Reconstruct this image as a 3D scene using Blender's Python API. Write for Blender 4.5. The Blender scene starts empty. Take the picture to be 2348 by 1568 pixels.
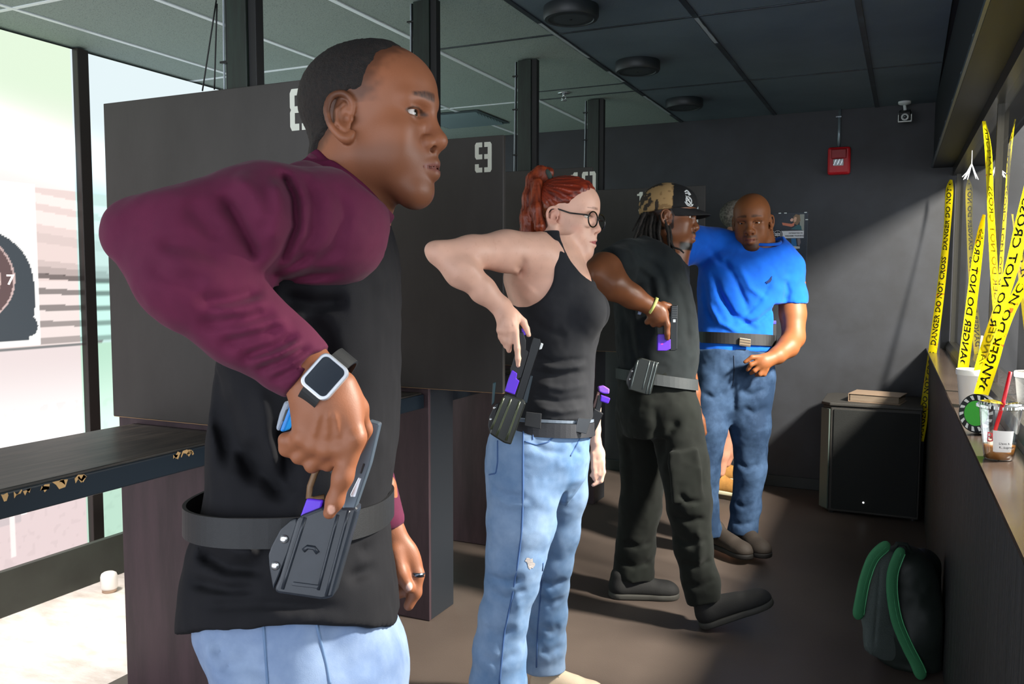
import bpy, bmesh, math, random
import numpy as np
from mathutils import Vector, Matrix
random.seed(7); np.random.seed(7)
SC = bpy.context.scene
COL = SC.collection
# ---------------------------------------------------------------- camera
IW, IH, FPX = 2348.0, 1568.0, 1951.6
CAMH = 1.37
_th, _pi, _ro = 0.434674, 0.073029, 0.0018747
_r = np.array([math.cos(_th), math.sin(_th), 0.0])
FW = np.array([-math.sin(_th)*math.cos(_pi), math.cos(_th)*math.cos(_pi), -math.sin(_pi)])
_u = np.array([-math.sin(_th)*math.sin(_pi), math.cos(_th)*math.sin(_pi), math.cos(_pi)])
CR = _r*math.cos(_ro) + _u*math.sin(_ro)
CU = -_r*math.sin(_ro) + _u*math.cos(_ro)
CO = np.array([0.0, 0.0, CAMH])
BASIS = np.array([CR, CU, -FW])            # rows: camera x, y, z axes in the room
cam_d = bpy.data.cameras.new('camera'); cam = bpy.data.objects.new('camera', cam_d); COL.objects.link(cam)
cam_d.sensor_width = 36.0; cam_d.lens = 36.0*FPX/IW; cam_d.clip_start = 0.05; cam_d.clip_end = 60
cam.matrix_world = Matrix(((CR[0], CU[0], -FW[0], CO[0]), (CR[1], CU[1], -FW[1], CO[1]), (CR[2], CU[2], -FW[2], CO[2]), (0, 0, 0, 1)))
SC.camera = cam
# ---------------------------------------------------------------- world, exposure, large lights
vs = SC.view_settings
vs.view_transform = 'Standard'; vs.look = 'None'; vs.gamma = 1.0; vs.use_curve_mapping = False
vs.exposure = 0.0
w = bpy.data.worlds.new('World'); SC.world = w; w.use_nodes = True
w.node_tree.nodes['Background'].inputs[0].default_value = (0.62, 0.66, 0.72, 1)
w.node_tree.nodes['Background'].inputs[1].default_value = WORLD_STRENGTH = 5.0
def area_light(name, loc, target, size, size_y, power, col):
    d = bpy.data.lights.new(name, 'AREA'); d.energy = power; d.color = col
    d.shape = 'RECTANGLE'; d.size = size; d.size_y = size_y
    o = bpy.data.objects.new(name, d); COL.objects.link(o)
    o.location = loc
    o.rotation_euler = (Vector(target)-Vector(loc)).to_track_quat('-Z', 'Y').to_euler()
    return o
# lobby lamp beyond the window of the right wall
area_light('lobby_lamp', (2.0, 3.1, 3.05), (-1.3, 3.9, 0.6), 0.30, 0.4, 850, (1.0, 0.92, 0.82))
# added soft panel of fill light on the lobby side, for the faces
area_light('lobby_fill', (3.25, 2.6, 1.75), (-1.0, 2.6, 1.45), 3.6, 1.3, 170, (0.95, 0.97, 1.0))
# added fill lamp out of view, brightening the concrete strip by the screens
area_light('floor_fill', (-3.0, 1.7, 2.40), (-3.0, 2.15, 0.0), 0.4, 0.4, 16, (1.0, 0.93, 0.90)).data.spread = math.radians(75)
# ---------------------------------------------------------------- helpers
def srgb(h):
    if isinstance(h, str):
        h = h.lstrip('#'); c = [int(h[i:i+2], 16)/255 for i in (0, 2, 4)]
    else: c = h
    return tuple(x/12.92 if x <= .04045 else ((x+.055)/1.055)**2.4 for x in c)
def px(x, y, z):
    """pixel + distance along the viewing axis -> camera-frame metres"""
    return np.array([(x-IW/2)/FPX*z, (IH/2-y)/FPX*z, -z])
def to_world(P): return np.asarray(P, float) @ BASIS + CO
def pw(x, y, z): return to_world(px(x, y, z))
def ray_plane(x, y, ax, val):
    d = CR*(x-IW/2)/FPX + CU*(IH/2-y)/FPX + FW
    return CO + d*((val-CO[ax])/d[ax])
_mats = {}
class NT:
    def __init__(s, name):
        s.m = bpy.data.materials.new(name); s.m.use_nodes = True
        s.nt = s.m.node_tree; s.b = s.nt.nodes['Principled BSDF']
    def n(s, t, **kw):
        nd = s.nt.nodes.new(t)
        for k, v in kw.items():
            if k in nd.inputs: nd.inputs[k].default_value = v
            else: setattr(nd, k, v)
        return nd
    def l(s, a, b): s.nt.links.new(a, b)
def mat(name, col, rough=.6, metal=0.0, spec=.5, noise=None, bump=None, col2=None, vcol=False, stretch=(1, 1, 1),
        emit=None, coat=0.0, sheen=0.0, trans=0.0, ior=1.45, alpha=1.0, detail=4, sss=0.0, ramp=(.35, .65)):
    """noise=(scale) mixes col/col2; bump=(scale,strength,distance); vcol multiplies the vertex colour 'col'"""
    if name in _mats: return _mats[name]
    t = NT(name); b = t.b
    c = (*srgb(col), 1)
    b.inputs['Base Color'].default_value = c
    b.inputs['Roughness'].default_value = rough; b.inputs['Metallic'].default_value = metal
    b.inputs['Specular IOR Level'].default_value = spec
    b.inputs['Coat Weight'].default_value = coat; b.inputs['Sheen Weight'].default_value = sheen
    b.inputs['Transmission Weight'].default_value = trans; b.inputs['IOR'].default_value = ior; b.inputs['Alpha'].default_value = alpha
    if sss: b.inputs['Subsurface Weight'].default_value = sss; b.inputs['Subsurface Radius'].default_value = (.02, .008, .004); b.inputs['Subsurface Scale'].default_value = .5
    tc = t.n('ShaderNodeTexCoord'); mp = t.n('ShaderNodeMapping'); mp.inputs['Scale'].default_value = stretch
    t.l(tc.outputs['Object'], mp.inputs['Vector'])
    out = None
    if noise:
        nz = t.n('ShaderNodeTexNoise', Scale=noise, Detail=detail, Roughness=.6); t.l(mp.outputs[0], nz.inputs['Vector'])
        rp = t.n('ShaderNodeValToRGB'); rp.color_ramp.elements[0].position = ramp[0]; rp.color_ramp.elements[1].position = ramp[1]
        rp.color_ramp.elements[0].color = c; rp.color_ramp.elements[1].color = (*srgb(col2 or col), 1)
        t.l(nz.outputs['Fac'], rp.inputs[0]); out = rp.outputs[0]
    if vcol:
        at = t.n('ShaderNodeAttribute', attribute_name='col')
        if out is None: out = at.outputs['Color']
        else:
            mx = t.n('ShaderNodeMix', data_type='RGBA', blend_type='MULTIPLY'); mx.inputs[0].default_value = 1
            t.l(out, mx.inputs[6]); t.l(at.outputs['Color'], mx.inputs[7]); out = mx.outputs[2]
    if out is not None: t.l(out, b.inputs['Base Color'])
    if bump:
        nb = t.n('ShaderNodeTexNoise', Scale=bump[0], Detail=3, Roughness=.6); t.l(mp.outputs[0], nb.inputs['Vector'])
        bp = t.n('ShaderNodeBump', Strength=bump[1], Distance=bump[2] if len(bump) > 2 else .002)
        t.l(nb.outputs['Fac'], bp.inputs['Height']); t.l(bp.outputs[0], b.inputs['Normal'])
    if emit:
        b.inputs['Emission Color'].default_value = (*srgb(emit[0]), 1); b.inputs['Emission Strength'].default_value = emit[1]
    _mats[name] = t.m
    return t.m
def setp(o, label=None, cat=None, group=None, kind=None):
    for k, v in (('label', label), ('category', cat), ('group', group), ('kind', kind)):
        if v: o[k] = v
    return o
def empty(name, loc, label=None, cat=None, group=None):
    o = bpy.data.objects.new(name, None); COL.objects.link(o); o.location = loc; o.empty_display_size = .05
    return setp(o, label, cat, group)
def mesh_obj(name, V, F, material, parent=None, smooth=False, vcol=None, loc=None):
    """V in room coordinates; the object's origin goes to the parent's place (or loc)"""
    V = np.asarray(V, float)
    org = np.array(parent_loc(parent)) if parent is not None else (np.array(loc) if loc is not None else np.zeros(3))
    me = bpy.data.meshes.new(name)
    if isinstance(F, np.ndarray) and F.ndim == 2:
        n = F.shape[1]
        me.vertices.add(len(V)); me.vertices.foreach_set('co', (V-org).astype(np.float32).ravel())
        me.loops.add(F.size); me.loops.foreach_set('vertex_index', F.astype(np.int32).ravel())
        me.polygons.add(len(F)); me.polygons.foreach_set('loop_start', np.arange(0, F.size, n, dtype=np.int32))
        me.update(calc_edges=True); me.validate()
    else:
        me.from_pydata([tuple(v) for v in (V-org)], [], [tuple(f) for f in F]); me.update()
    if smooth: me.polygons.foreach_set('use_smooth', np.ones(len(me.polygons), bool))
    if vcol is not None:
        a = me.color_attributes.new('col', 'FLOAT_COLOR', 'POINT')
        a.data.foreach_set('color', np.c_[np.asarray(vcol, np.float32), np.ones(len(V), np.float32)].ravel())
    if material: me.materials.append(material)
    o = bpy.data.objects.new(name, me); COL.objects.link(o)
    if parent is not None: o.parent = parent
    else: o.location = org
    return o
def parent_loc(p):
    l = Vector(p.location)
    while p.parent is not None: p = p.parent; l = l+Vector(p.location)
    return l
class MB:
    """collects verts / faces in room coordinates"""
    def __init__(s): s.v = []; s.f = []
    def add(s, V, F):
        o = len(s.v); s.v += [tuple(map(float, p)) for p in V]; s.f += [tuple(i+o for i in f) for f in F]; return s
    def box(s, lo, hi, M=None, bev=0.0):
        lo = np.array(lo, float); hi = np.array(hi, float)
        if bev <= 0:
            V = [(x, y, z) for x in (lo[0], hi[0]) for y in (lo[1], hi[1]) for z in (lo[2], hi[2])]
            F = [(0, 1, 3, 2), (4, 6, 7, 5), (0, 4, 5, 1), (2, 3, 7, 6), (0, 2, 6, 4), (1, 5, 7, 3)]
        else:
            bm = bmesh.new(); bmesh.ops.create_cube(bm, size=1)
            for v in bm.verts: v.co = Vector([(lo[i]+hi[i])/2+v.co[i]*(hi[i]-lo[i]) for i in range(3)])
            bmesh.ops.bevel(bm, geom=list(bm.edges), offset=bev, segments=2, affect='EDGES', profile=.5)
            bm.verts.index_update(); V = [tuple(v.co) for v in bm.verts]; F = [tuple(v.index for v in f.verts) for f in bm.faces]; bm.free()
        if M is not None: V = [tuple(M @ Vector(p)) for p in V]
        return s.add(V, F)
    def prism(s, poly, axis_vec, bev=0.0):
        """extrude a 3D planar polygon along a vector"""
        P = np.array(poly, float); d = np.array(axis_vec, float); n = len(P)
        V = list(P)+list(P+d)
        F = [tuple(range(n))[::-1], tuple(range(n, 2*n))]+[(i, (i+1) % n, n+(i+1) % n, n+i) for i in range(n)]
        if bev > 0:
            bm = bmesh.new(); vv = [bm.verts.new(tuple(p)) for p in V]
            for f in F: bm.faces.new([vv[i] for i in f])
            bmesh.ops.recalc_face_normals(bm, faces=list(bm.faces))
            bmesh.ops.bevel(bm, geom=list(bm.edges), offset=bev, segments=2, affect='EDGES', profile=.5)
            bm.verts.index_update(); V = [tuple(v.co) for v in bm.verts]; F = [tuple(v.index for v in f.verts) for f in bm.faces]; bm.free()
        return s.add(V, F)
    def tube(s, pts, r, n=8, cap=True):
        P = np.array(pts, float); m = len(P); R = np.full(m, r) if np.isscalar(r) else np.array(r, float)
        T = np.gradient(P, axis=0); T /= np.linalg.norm(T, axis=1)[:, None]+1e-12
        up = np.array([0, 0, 1.]) if abs(T[0][2]) < .9 else np.array([1., 0, 0])
        V = []; a = np.cross(T[0], up); a /= np.linalg.norm(a)
        for i in range(m):
            a = a-T[i]*(a @ T[i]); a /= np.linalg.norm(a)+1e-12; b = np.cross(T[i], a)
            for k in range(n):
                t = 2*math.pi*k/n; V.append(P[i]+R[i]*(a*math.cos(t)+b*math.sin(t)))
        F = [(i*n+k, i*n+(k+1) % n, (i+1)*n+(k+1) % n, (i+1)*n+k) for i in range(m-1) for k in range(n)]
        if cap: F += [tuple(range(n))[::-1], tuple(range((m-1)*n, m*n))]
        return s.add(V, F)
    def lathe(s, prof, M=None, n=32, cap=True):
        """prof: list of (radius, height) around +Z, placed by M"""
        V = [(r*math.cos(2*math.pi*k/n), r*math.sin(2*math.pi*k/n), h) for r, h in prof for k in range(n)]
        m = len(prof)
        F = [(i*n+k, i*n+(k+1) % n, (i+1)*n+(k+1) % n, (i+1)*n+k) for i in range(m-1) for k in range(n)]
        if cap: F += [tuple(range(n))[::-1], tuple(range((m-1)*n, m*n))]
        if M is not None: V = [tuple(M @ Vector(p)) for p in V]
        return s.add(V, F)
    def build(s, name, material, parent=None, smooth=False, loc=None, **kw):
        o = mesh_obj(name, s.v, s.f, material, parent, smooth, loc=loc)
        if kw: setp(o, **kw)
        return o
def smooth_by_angle(o, ang=40):
    me = o.data
    me.polygons.foreach_set('use_smooth', np.ones(len(me.polygons), bool))
    bm = bmesh.new(); bm.from_mesh(me)
    for e in bm.edges:
        if len(e.link_faces) == 2 and e.calc_face_angle(0) > math.radians(ang): e.smooth = False
    bm.to_mesh(me); bm.free(); return o
def text_mesh(s, size=1.0, bold=False):
    cu = bpy.data.curves.new('t', 'FONT'); cu.body = s; cu.size = size; cu.resolution_u = 2
    if bold: cu.offset = .02*size
    ob = bpy.data.objects.new('t', cu); COL.objects.link(ob)
    dg = bpy.context.evaluated_depsgraph_get(); me = ob.evaluated_get(dg).to_mesh()
    V = np.array([tuple(v.co) for v in me.vertices]); F = [tuple(p.vertices) for p in me.polygons]
    ob.evaluated_get(dg).to_mesh_clear(); bpy.data.objects.remove(ob); bpy.data.curves.remove(cu)
    return V, F
# ---------------------------------------------------------------- signed-distance modelling kit (camera-frame metres)
def smin(a, b, k):
    if k <= 0: return np.minimum(a, b)
    h = np.maximum(k-np.abs(a-b), 0)/k
    return np.minimum(a, b)-h*h*k*.25
class SDF:
    def __init__(s, xf=None): s.ops = []; s.xf = xf
    def clone(s):
        o = SDF(s.xf); o.ops = list(s.ops); return o
    def _add(s, fn, lo, hi, k, mode): s.ops.append((fn, np.array(lo, float), np.array(hi, float), k, mode)); return s
    def _pt(s, p): return np.asarray(p, float) if s.xf is None else s.xf[0] @ np.asarray(p, float)+s.xf[1]
    def _rot(s, R):
        R = np.eye(3) if R is None else np.asarray(R, float)
        return R if s.xf is None else s.xf[0] @ R
    def ell(s, c, r, R=None, k=.012, mode='u'):
        c = s._pt(c); R = s._rot(R); r = np.array([r]*3 if np.isscalar(r) else r, float)
        ext = np.sqrt(((R*r)**2).sum(1)); rm = r.min()
        def fn(X, Y, Z):
            dx, dy, dz = X-c[0], Y-c[1], Z-c[2]
            a = (R[0, 0]*dx+R[1, 0]*dy+R[2, 0]*dz); b = (R[0, 1]*dx+R[1, 1]*dy+R[2, 1]*dz); e = (R[0, 2]*dx+R[1, 2]*dy+R[2, 2]*dz)
            k0 = np.sqrt((a/r[0])**2+(b/r[1])**2+(e/r[2])**2)
            k1 = np.sqrt((a/r[0]**2)**2+(b/r[1]**2)**2+(e/r[2]**2)**2)+1e-9
            return k0*(k0-1)/k1
        return s._add(fn, c-ext, c+ext, k, mode)
    def cap(s, a, b, ra, rb=None, k=.012, mode='u', flat=1.0, side=None):
        """tapered capsule; flat<1 squashes it along `side`"""
        a = s._pt(a); b = s._pt(b); rb = ra if rb is None else rb
        ba = b-a; L2 = max(ba @ ba, 1e-12)
        if side is not None:
            sd = s._rot(None) @ np.asarray(side, float); sd = sd-ba*(sd @ ba)/L2; sd /= np.linalg.norm(sd)+1e-9
        rm = max(ra, rb)
        def fn(X, Y, Z):
            dx, dy, dz = X-a[0], Y-a[1], Z-a[2]
            t = np.clip((dx*ba[0]+dy*ba[1]+dz*ba[2])/L2, 0, 1)
            qx, qy, qz = dx-t*ba[0], dy-t*ba[1], dz-t*ba[2]
            r = ra+(rb-ra)*t
            if side is None: return np.sqrt(qx*qx+qy*qy+qz*qz)-r
            h = qx*sd[0]+qy*sd[1]+qz*sd[2]
            q2 = qx*qx+qy*qy+qz*qz-h*h+(h/flat)**2
            return (np.sqrt(np.maximum(q2, 0))-r)*(.5+.5*flat)
        return s._add(fn, np.minimum(a, b)-rm, np.maximum(a, b)+rm, k, mode)
    def chain(s, pts, radii, k=.012, mode='u', flat=1.0, side=None):
        for i in range(len(pts)-1): s.cap(pts[i], pts[i+1], radii[i], radii[i+1], k if i == 0 else min(k, .006+.3*radii[i]), mode, flat, side)
        return s
    def box(s, c, h, R=None, rd=.004, k=.004, mode='u'):
        c = s._pt(c); R = s._rot(R); h = np.array(h, float)
        ext = np.abs(R) @ h
        def fn(X, Y, Z):
            dx, dy, dz = X-c[0], Y-c[1], Z-c[2]
            q = [np.abs(R[0, i]*dx+R[1, i]*dy+R[2, i]*dz)-h[i]+rd for i in range(3)]
            o = np.sqrt(sum(np.maximum(v, 0)**2 for v in q))
            return o+np.minimum(np.maximum(np.maximum(q[0], q[1]), q[2]), 0)-rd
        return s._add(fn, c-ext, c+ext, k, mode)
    def stack(s, rows, k=.02, mode='u', n=2.3):
        """rows: (y, x_back, x_front, zc, halfwidth) from top to bottom: stacked rounded sections"""
        A = np.array(sorted([tuple(r) for r in rows]), float)
        yy = A[:, 0]; cx = (A[:, 1]+A[:, 2])/2; aa = np.abs(A[:, 2]-A[:, 1])/2; cz = A[:, 3]; bb = A[:, 4]
        ys = np.linspace(yy[0], yy[-1], 200)
        def sm(v):
            w = np.interp(ys, yy, v); ker = np.hanning(23); ker /= ker.sum()
            return np.convolve(np.pad(w, 11, mode='edge'), ker, 'valid')
        S = [sm(v) for v in (cx, aa, cz, bb)]
        lo = np.array([(cx-aa).min(), yy[0], (cz-bb).min()]); hi = np.array([(cx+aa).max(), yy[-1], (cz+bb).max()])
        def fn(X, Y, Z):
            c, a, z, b = [np.interp(Y, ys, v) for v in S]
            q = ((np.abs(X-c)/a)**n+(np.abs(Z-z)/b)**n)**(1/n)
            d = (q-1)*np.minimum(a, b)*.95
            e = np.maximum(Y-yy[-1], yy[0]-Y)
            return np.maximum(d, e)
        return s._add(fn, lo, hi, k, mode)
    def fn(s, f, lo, hi, k=0, mode='u'): return s._add(f, lo, hi, k, mode)
    def plane(s, p, n, k=.004):
        """keep the side the normal points away from"""
        p = s._pt(p); n = s._rot(None) @ np.asarray(n, float); n = n/np.linalg.norm(n)
        s.ops.append((lambda X, Y, Z: (X-p[0])*n[0]+(Y-p[1])*n[1]+(Z-p[2])*n[2], None, None, k, 'i')); return s
    def cut(s, p, n, w=.09, d=.08, k=.003):
        """slice off what lies just beyond a local plane (cuffs, hems of sleeves)"""
        n = np.asarray(n, float); n = n/np.linalg.norm(n); a = np.cross(n, (0, 0, 1) if abs(n[2]) < .9 else (1, 0, 0)); a /= np.linalg.norm(a)
        return s.box(np.asarray(p, float)+n*d, (d, w, w), np.stack([n, a, np.cross(n, a)], 1), .001, k, 's')
    def bounds(s):
        lo = np.min([o[1] for o in s.ops if o[4] == 'u' and o[1] is not None], axis=0); hi = np.max([o[2] for o in s.ops if o[4] == 'u' and o[1] is not None], axis=0)
        return lo, hi
    def field(s, lo, hi, h, pad=.012):
        n = np.maximum(np.ceil((hi-lo)/h).astype(int)+1, 3)
        ax = [lo[i]+h*np.arange(n[i]) for i in range(3)]
        D = np.full(n, .2, np.float32)
        for fn, a, b, k, mode in s.ops:
            if a is None: sl = [slice(0, n[i]) for i in range(3)]
            else:
                sl = []
                for i in range(3):
                    i0 = max(0, int((a[i]-lo[i]-k-pad)/h)-1); i1 = min(n[i], int((b[i]-lo[i]+k+pad)/h)+3); sl.append(slice(i0, i1))
                if any(q.start >= q.stop for q in sl): continue
            sl = tuple(sl)
            v = fn(ax[0][sl[0]][:, None, None], ax[1][sl[1]][None, :, None], ax[2][sl[2]][None, None, :]).astype(np.float32)
            d = D[sl]
            if mode == 'u': D[sl] = smin(d, v, k)
            elif mode == 's': D[sl] = -smin(-d, v, k)
            elif mode == 'i': D[sl] = -smin(-d, -v, k)
            elif mode == 'd': D[sl] = d+v
        return D, ax
    def mesh(s, h, lo=None, hi=None, off=0.0, post=None, pad=.012, smooth=1):
        a, b = s.bounds()
        lo = a-.02-abs(off)-2*h if lo is None else np.array(lo, float); hi = b+.02+abs(off)+2*h if hi is None else np.array(hi, float)
        D, ax = s.field(lo, hi, h, pad+abs(off))
        if off: D = D-off
        if post is not None: D = post(D, ax[0][:, None, None], ax[1][None, :, None], ax[2][None, None, :]).astype(np.float32)
        return nets(D, lo, h, smooth)
def nets(D, lo, h, smooth=1):
    D = D.copy()
    for i in range(3):
        sl = [slice(None)]*3
        for e in (0, -1): sl[i] = e; D[tuple(sl)] = np.maximum(D[tuple(sl)], 1e-4)
    I = D < 0
    n = np.array(D.shape)
    cnt = np.zeros(n-1, np.int8)
    for a in (0, 1):
        for b in (0, 1):
            for c in (0, 1): cnt += I[a:n[0]-1+a, b:n[1]-1+b, c:n[2]-1+c]
    act = np.argwhere((cnt > 0) & (cnt < 8))
    if len(act) == 0: return np.zeros((0, 3)), np.zeros((0, 4), int)
    cor = np.array([(a, b, c) for a in (0, 1) for b in (0, 1) for c in (0, 1)])
    val = np.stack([D[act[:, 0]+c[0], act[:, 1]+c[1], act[:, 2]+c[2]] for c in cor], 1)
    S = np.zeros((len(act), 3)); N = np.zeros(len(act))
    for i in range(8):
        for j in range(i+1, 8):
            if np.abs(cor[i]-cor[j]).sum() != 1: continue
            m = (val[:, i] < 0) != (val[:, j] < 0)
            t = val[m, i]/(val[m, i]-val[m, j])
            S[m] += cor[i]+t[:, None]*(cor[j]-cor[i]); N[m] += 1
    V = (act+S/N[:, None])*h+lo
    ids = np.full(n-1, -1, np.int32); ids[act[:, 0], act[:, 1], act[:, 2]] = np.arange(len(act))
    Q = []
    for axis in range(3):
        u, v = [(1, 2), (2, 0), (0, 1)][axis]
        sl0 = [slice(None)]*3; sl1 = [slice(None)]*3; sl0[axis] = slice(0, -1); sl1[axis] = slice(1, None)
        for q in (u, v): sl0[q] = slice(1, -1); sl1[q] = slice(1, -1)
        A = I[tuple(sl0)]; B = I[tuple(sl1)]
        for flip, M in ((0, A & ~B), (1, ~A & B)):
            e = np.argwhere(M)
            if not len(e): continue
            e[:, u] += 1; e[:, v] += 1
            def g(du, dv):
                w_ = e.copy(); w_[:, u] += du; w_[:, v] += dv; return ids[w_[:, 0], w_[:, 1], w_[:, 2]]
            q = np.stack([g(-1, -1), g(0, -1), g(0, 0), g(-1, 0)], 1)
            Q.append(q[:, ::-1] if flip else q)
    Q = np.concatenate(Q); Q = Q[(Q >= 0).all(1)]
    for _ in range(smooth):
        S = np.zeros_like(V); N = np.zeros(len(V))
        for i in range(4):
            for j in ((i+1) % 4, (i+3) % 4): np.add.at(S, Q[:, i], V[Q[:, j]]); np.add.at(N, Q[:, i], 1)
        V = V*.5+.5*S/np.maximum(N, 1)[:, None]
    return V, Q
def rotm(ax, ang):
    ax = np.array(ax, float); ax /= np.linalg.norm(ax); c, s = math.cos(ang), math.sin(ang)
    K = np.array([[0, -ax[2], ax[1]], [ax[2], 0, -ax[0]], [-ax[1], ax[0], 0]])
    return np.eye(3)*c+s*K+(1-c)*np.outer(ax, ax)
_LAT = np.random.RandomState(3).rand(32, 32, 32).astype(np.float32)*2-1
def vnoise(X, Y, Z, f):
    """smooth lattice noise, broadcastable"""
    X, Y, Z = np.broadcast_arrays(X*f, Y*f, Z*f)
    xi, yi, zi = np.floor(X).astype(int), np.floor(Y).astype(int), np.floor(Z).astype(int)
    fx, fy, fz = X-xi, Y-yi, Z-zi
    fx, fy, fz = [t*t*(3-2*t) for t in (fx, fy, fz)]
    L = lambda a, b, c: _LAT[(xi+a) & 31, (yi+b) & 31, (zi+c) & 31]
    x00 = L(0, 0, 0)*(1-fx)+L(1, 0, 0)*fx; x10 = L(0, 1, 0)*(1-fx)+L(1, 1, 0)*fx
    x01 = L(0, 0, 1)*(1-fx)+L(1, 0, 1)*fx; x11 = L(0, 1, 1)*(1-fx)+L(1, 1, 1)*fx
    return (x00*(1-fy)+x10*fy)*(1-fz)+(x01*(1-fy)+x11*fy)*fz
def polydist(X, Y, Z, pts):
    """distance to a 3D polyline and parameter 0..1 along it"""
    best = None; n = len(pts)-1
    for i in range(n):
        a = np.array(pts[i]); ba = np.array(pts[i+1])-a; L2 = ba @ ba
        dx, dy, dz = X-a[0], Y-a[1], Z-a[2]
        t = np.clip((dx*ba[0]+dy*ba[1]+dz*ba[2])/L2, 0, 1)
        d = np.sqrt((dx-t*ba[0])**2+(dy-t*ba[1])**2+(dz-t*ba[2])**2)
        if best is None: best, T = d, (i+t)/n
        else:
            m = d < best; best = np.where(m, d, best); T = np.where(m, (i+t)/n, T)
    return best, T
def crease(S, pts, depth, width, pad=.01):
    """press a groove (depth>0) or raise a ridge (depth<0) into the side facing the viewer, along a line; fades at its ends"""
    A = np.array([np.asarray(p, float) for p in pts]); z0 = -A[:, 2].mean(); W3 = 3*width
    Q = [(p[0]/-p[2]*z0, p[1]/-p[2]*z0, 0.0) for p in A]
    lo = A.min(0)-W3+pad; hi = A.max(0)+W3-pad
    for i_ in (0, 1): lo[i_] -= .12*abs(A[:, i_]/z0).max(); hi[i_] += .12*abs(A[:, i_]/z0).max()
    lo[2] = -z0-.10; hi[2] = -z0+.10
    def f(X, Y, Z):
        d, t = polydist(X/-Z*z0, Y/-Z*z0, 0*Z, Q)
        return depth*np.exp(-(d/width)**2)*np.clip(np.minimum(t, 1-t)*5, 0, 1)*smoothstep(.10, .05, np.abs(Z+z0))
    S.ops.append((f, lo, hi, 0, 'd')); return S
def sdf_obj(name, S, h, material, parent, color=None, **kw):
    V, Q = S.mesh(h, **kw) if isinstance(S, SDF) else S
    vc = color(V) if color is not None else None
    return mesh_obj(name, to_world(V), Q, material, parent, True, vcol=vc)
def smoothstep(a, b, x):
    t = np.clip((x-a)/(b-a), 0, 1); return t*t*(3-2*t)
# ================================================================ ROOM
CEIL = 2.443; BACK = 5.82; XL = -3.55
def xr(y): return .118+.0135*(BACK-y)          # face of the right wall (runs very slightly outwards)
M_dark = mat('dark wall paint', '#33353a', .55, noise=3, col2='#2a2b2e', bump=(260, .25, .001))
M_panel = mat('dark panel paint', '#3b3836', .5, noise=5, col2='#322f2d', stretch=(1, 1, .4), bump=(60, .3, .0015))
M_ped = mat('brown black board', '#46363c', .5, noise=6, col2='#372b30', stretch=(3, 3, .5), bump=(80, .3, .001))
M_post = mat('green black post paint', '#24302a', .4, noise=20, col2='#1b211d', stretch=(3, 3, .3))
M_black = mat('matte black', '#121214', .5)
M_floor = NT('dark worn floor')
def _floor():
    t = M_floor; tc = t.n('ShaderNodeTexCoord')
    n1 = t.n('ShaderNodeTexNoise', Scale=1.3, Detail=5); n2 = t.n('ShaderNodeTexNoise', Scale=220, Detail=2)
    r = t.n('ShaderNodeValToRGB'); r.color_ramp.elements[0].color = (*srgb('#4a413c'), 1); r.color_ramp.elements[1].color = (*srgb('#5d524b'), 1)
    r.color_ramp.elements[0].position = .35; r.color_ramp.elements[1].position = .7
    t.l(tc.outputs['Object'], n1.inputs['Vector']); t.l(tc.outputs['Object'], n2.inputs['Vector']); t.l(n1.outputs['Fac'], r.inputs[0]); t.l(r.outputs[0], t.b.inputs['Base Color'])
    t.b.inputs['Roughness'].default_value = .42; t.b.inputs['Specular IOR Level'].default_value = .35
    b = t.n('ShaderNodeBump', Strength=.25, Distance=.002); t.l(n2.outputs['Fac'], b.inputs['Height']); t.l(b.outputs[0], t.b.inputs['Normal'])
_floor()
M_conc = mat('pale scraped concrete', '#ded6ce', .75, noise=5, col2='#b5aa9e', bump=(30, .5, .004), detail=8, stretch=(1, 2.2, 1), ramp=(.42, .72))
fl = MB().box((-2.42, -1.6, -.06), (.6, BACK+.1, 0)).build('floor', M_floor.m, kind='structure', label='dark brown grey floor of the training room')
f2 = MB().box((-3.75, -1.6, -.06), (-2.42, BACK+.1, -.001)).build('floor.001', M_conc, kind='structure', label='pale scraped concrete strip below the bright screens')
# back wall, left wall behind the screens
MB().box((-3.8, BACK, 0), (.6, BACK+.1, CEIL+.05)).build('wall_back', M_dark, kind='structure', label='dark grey painted end wall')
M_base = mat('baseboard black', '#2b3030', .45)
MB().box((-3.5, BACK-.014, 0), (.118, BACK, .075), bev=.003).build('baseboard_back', M_base, kind='structure')
MB().box((-3.8, -1.6, 0), (XL-.06, BACK+.1, CEIL+.05)).build('wall_left', M_dark, kind='structure', label='dark wall behind the projection screens')
# ceiling: deck, tiles and grid bars
M_deck = mat('ceiling deck', '#1c2024', .8)
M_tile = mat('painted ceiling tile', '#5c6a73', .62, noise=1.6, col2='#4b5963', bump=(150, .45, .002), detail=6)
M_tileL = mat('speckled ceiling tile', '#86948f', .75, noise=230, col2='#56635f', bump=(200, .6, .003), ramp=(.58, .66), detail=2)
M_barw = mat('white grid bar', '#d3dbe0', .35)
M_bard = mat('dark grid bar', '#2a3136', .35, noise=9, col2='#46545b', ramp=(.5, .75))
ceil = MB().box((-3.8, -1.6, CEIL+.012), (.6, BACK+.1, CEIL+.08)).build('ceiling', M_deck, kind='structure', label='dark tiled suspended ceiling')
xs = [-1.43076+.61*k for k in range(-4, 3)]      # receding bars
ys = [-.145, 1.082, 2.309, 3.537, 4.764, BACK]
xe = [-3.62]+xs[1:]+[.125]
for i in range(len(xe)-1):
    for j in range(len(ys)-1):
        a, b = xe[i], xe[i+1]
        MB().box((a+.006, ys[j]+.006, CEIL-.001), (b-.006, ys[j+1]-.006, CEIL+.012), bev=.002).build('ceiling_tile', M_tileL if b < -1.3 else M_tile, ceil)
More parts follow.
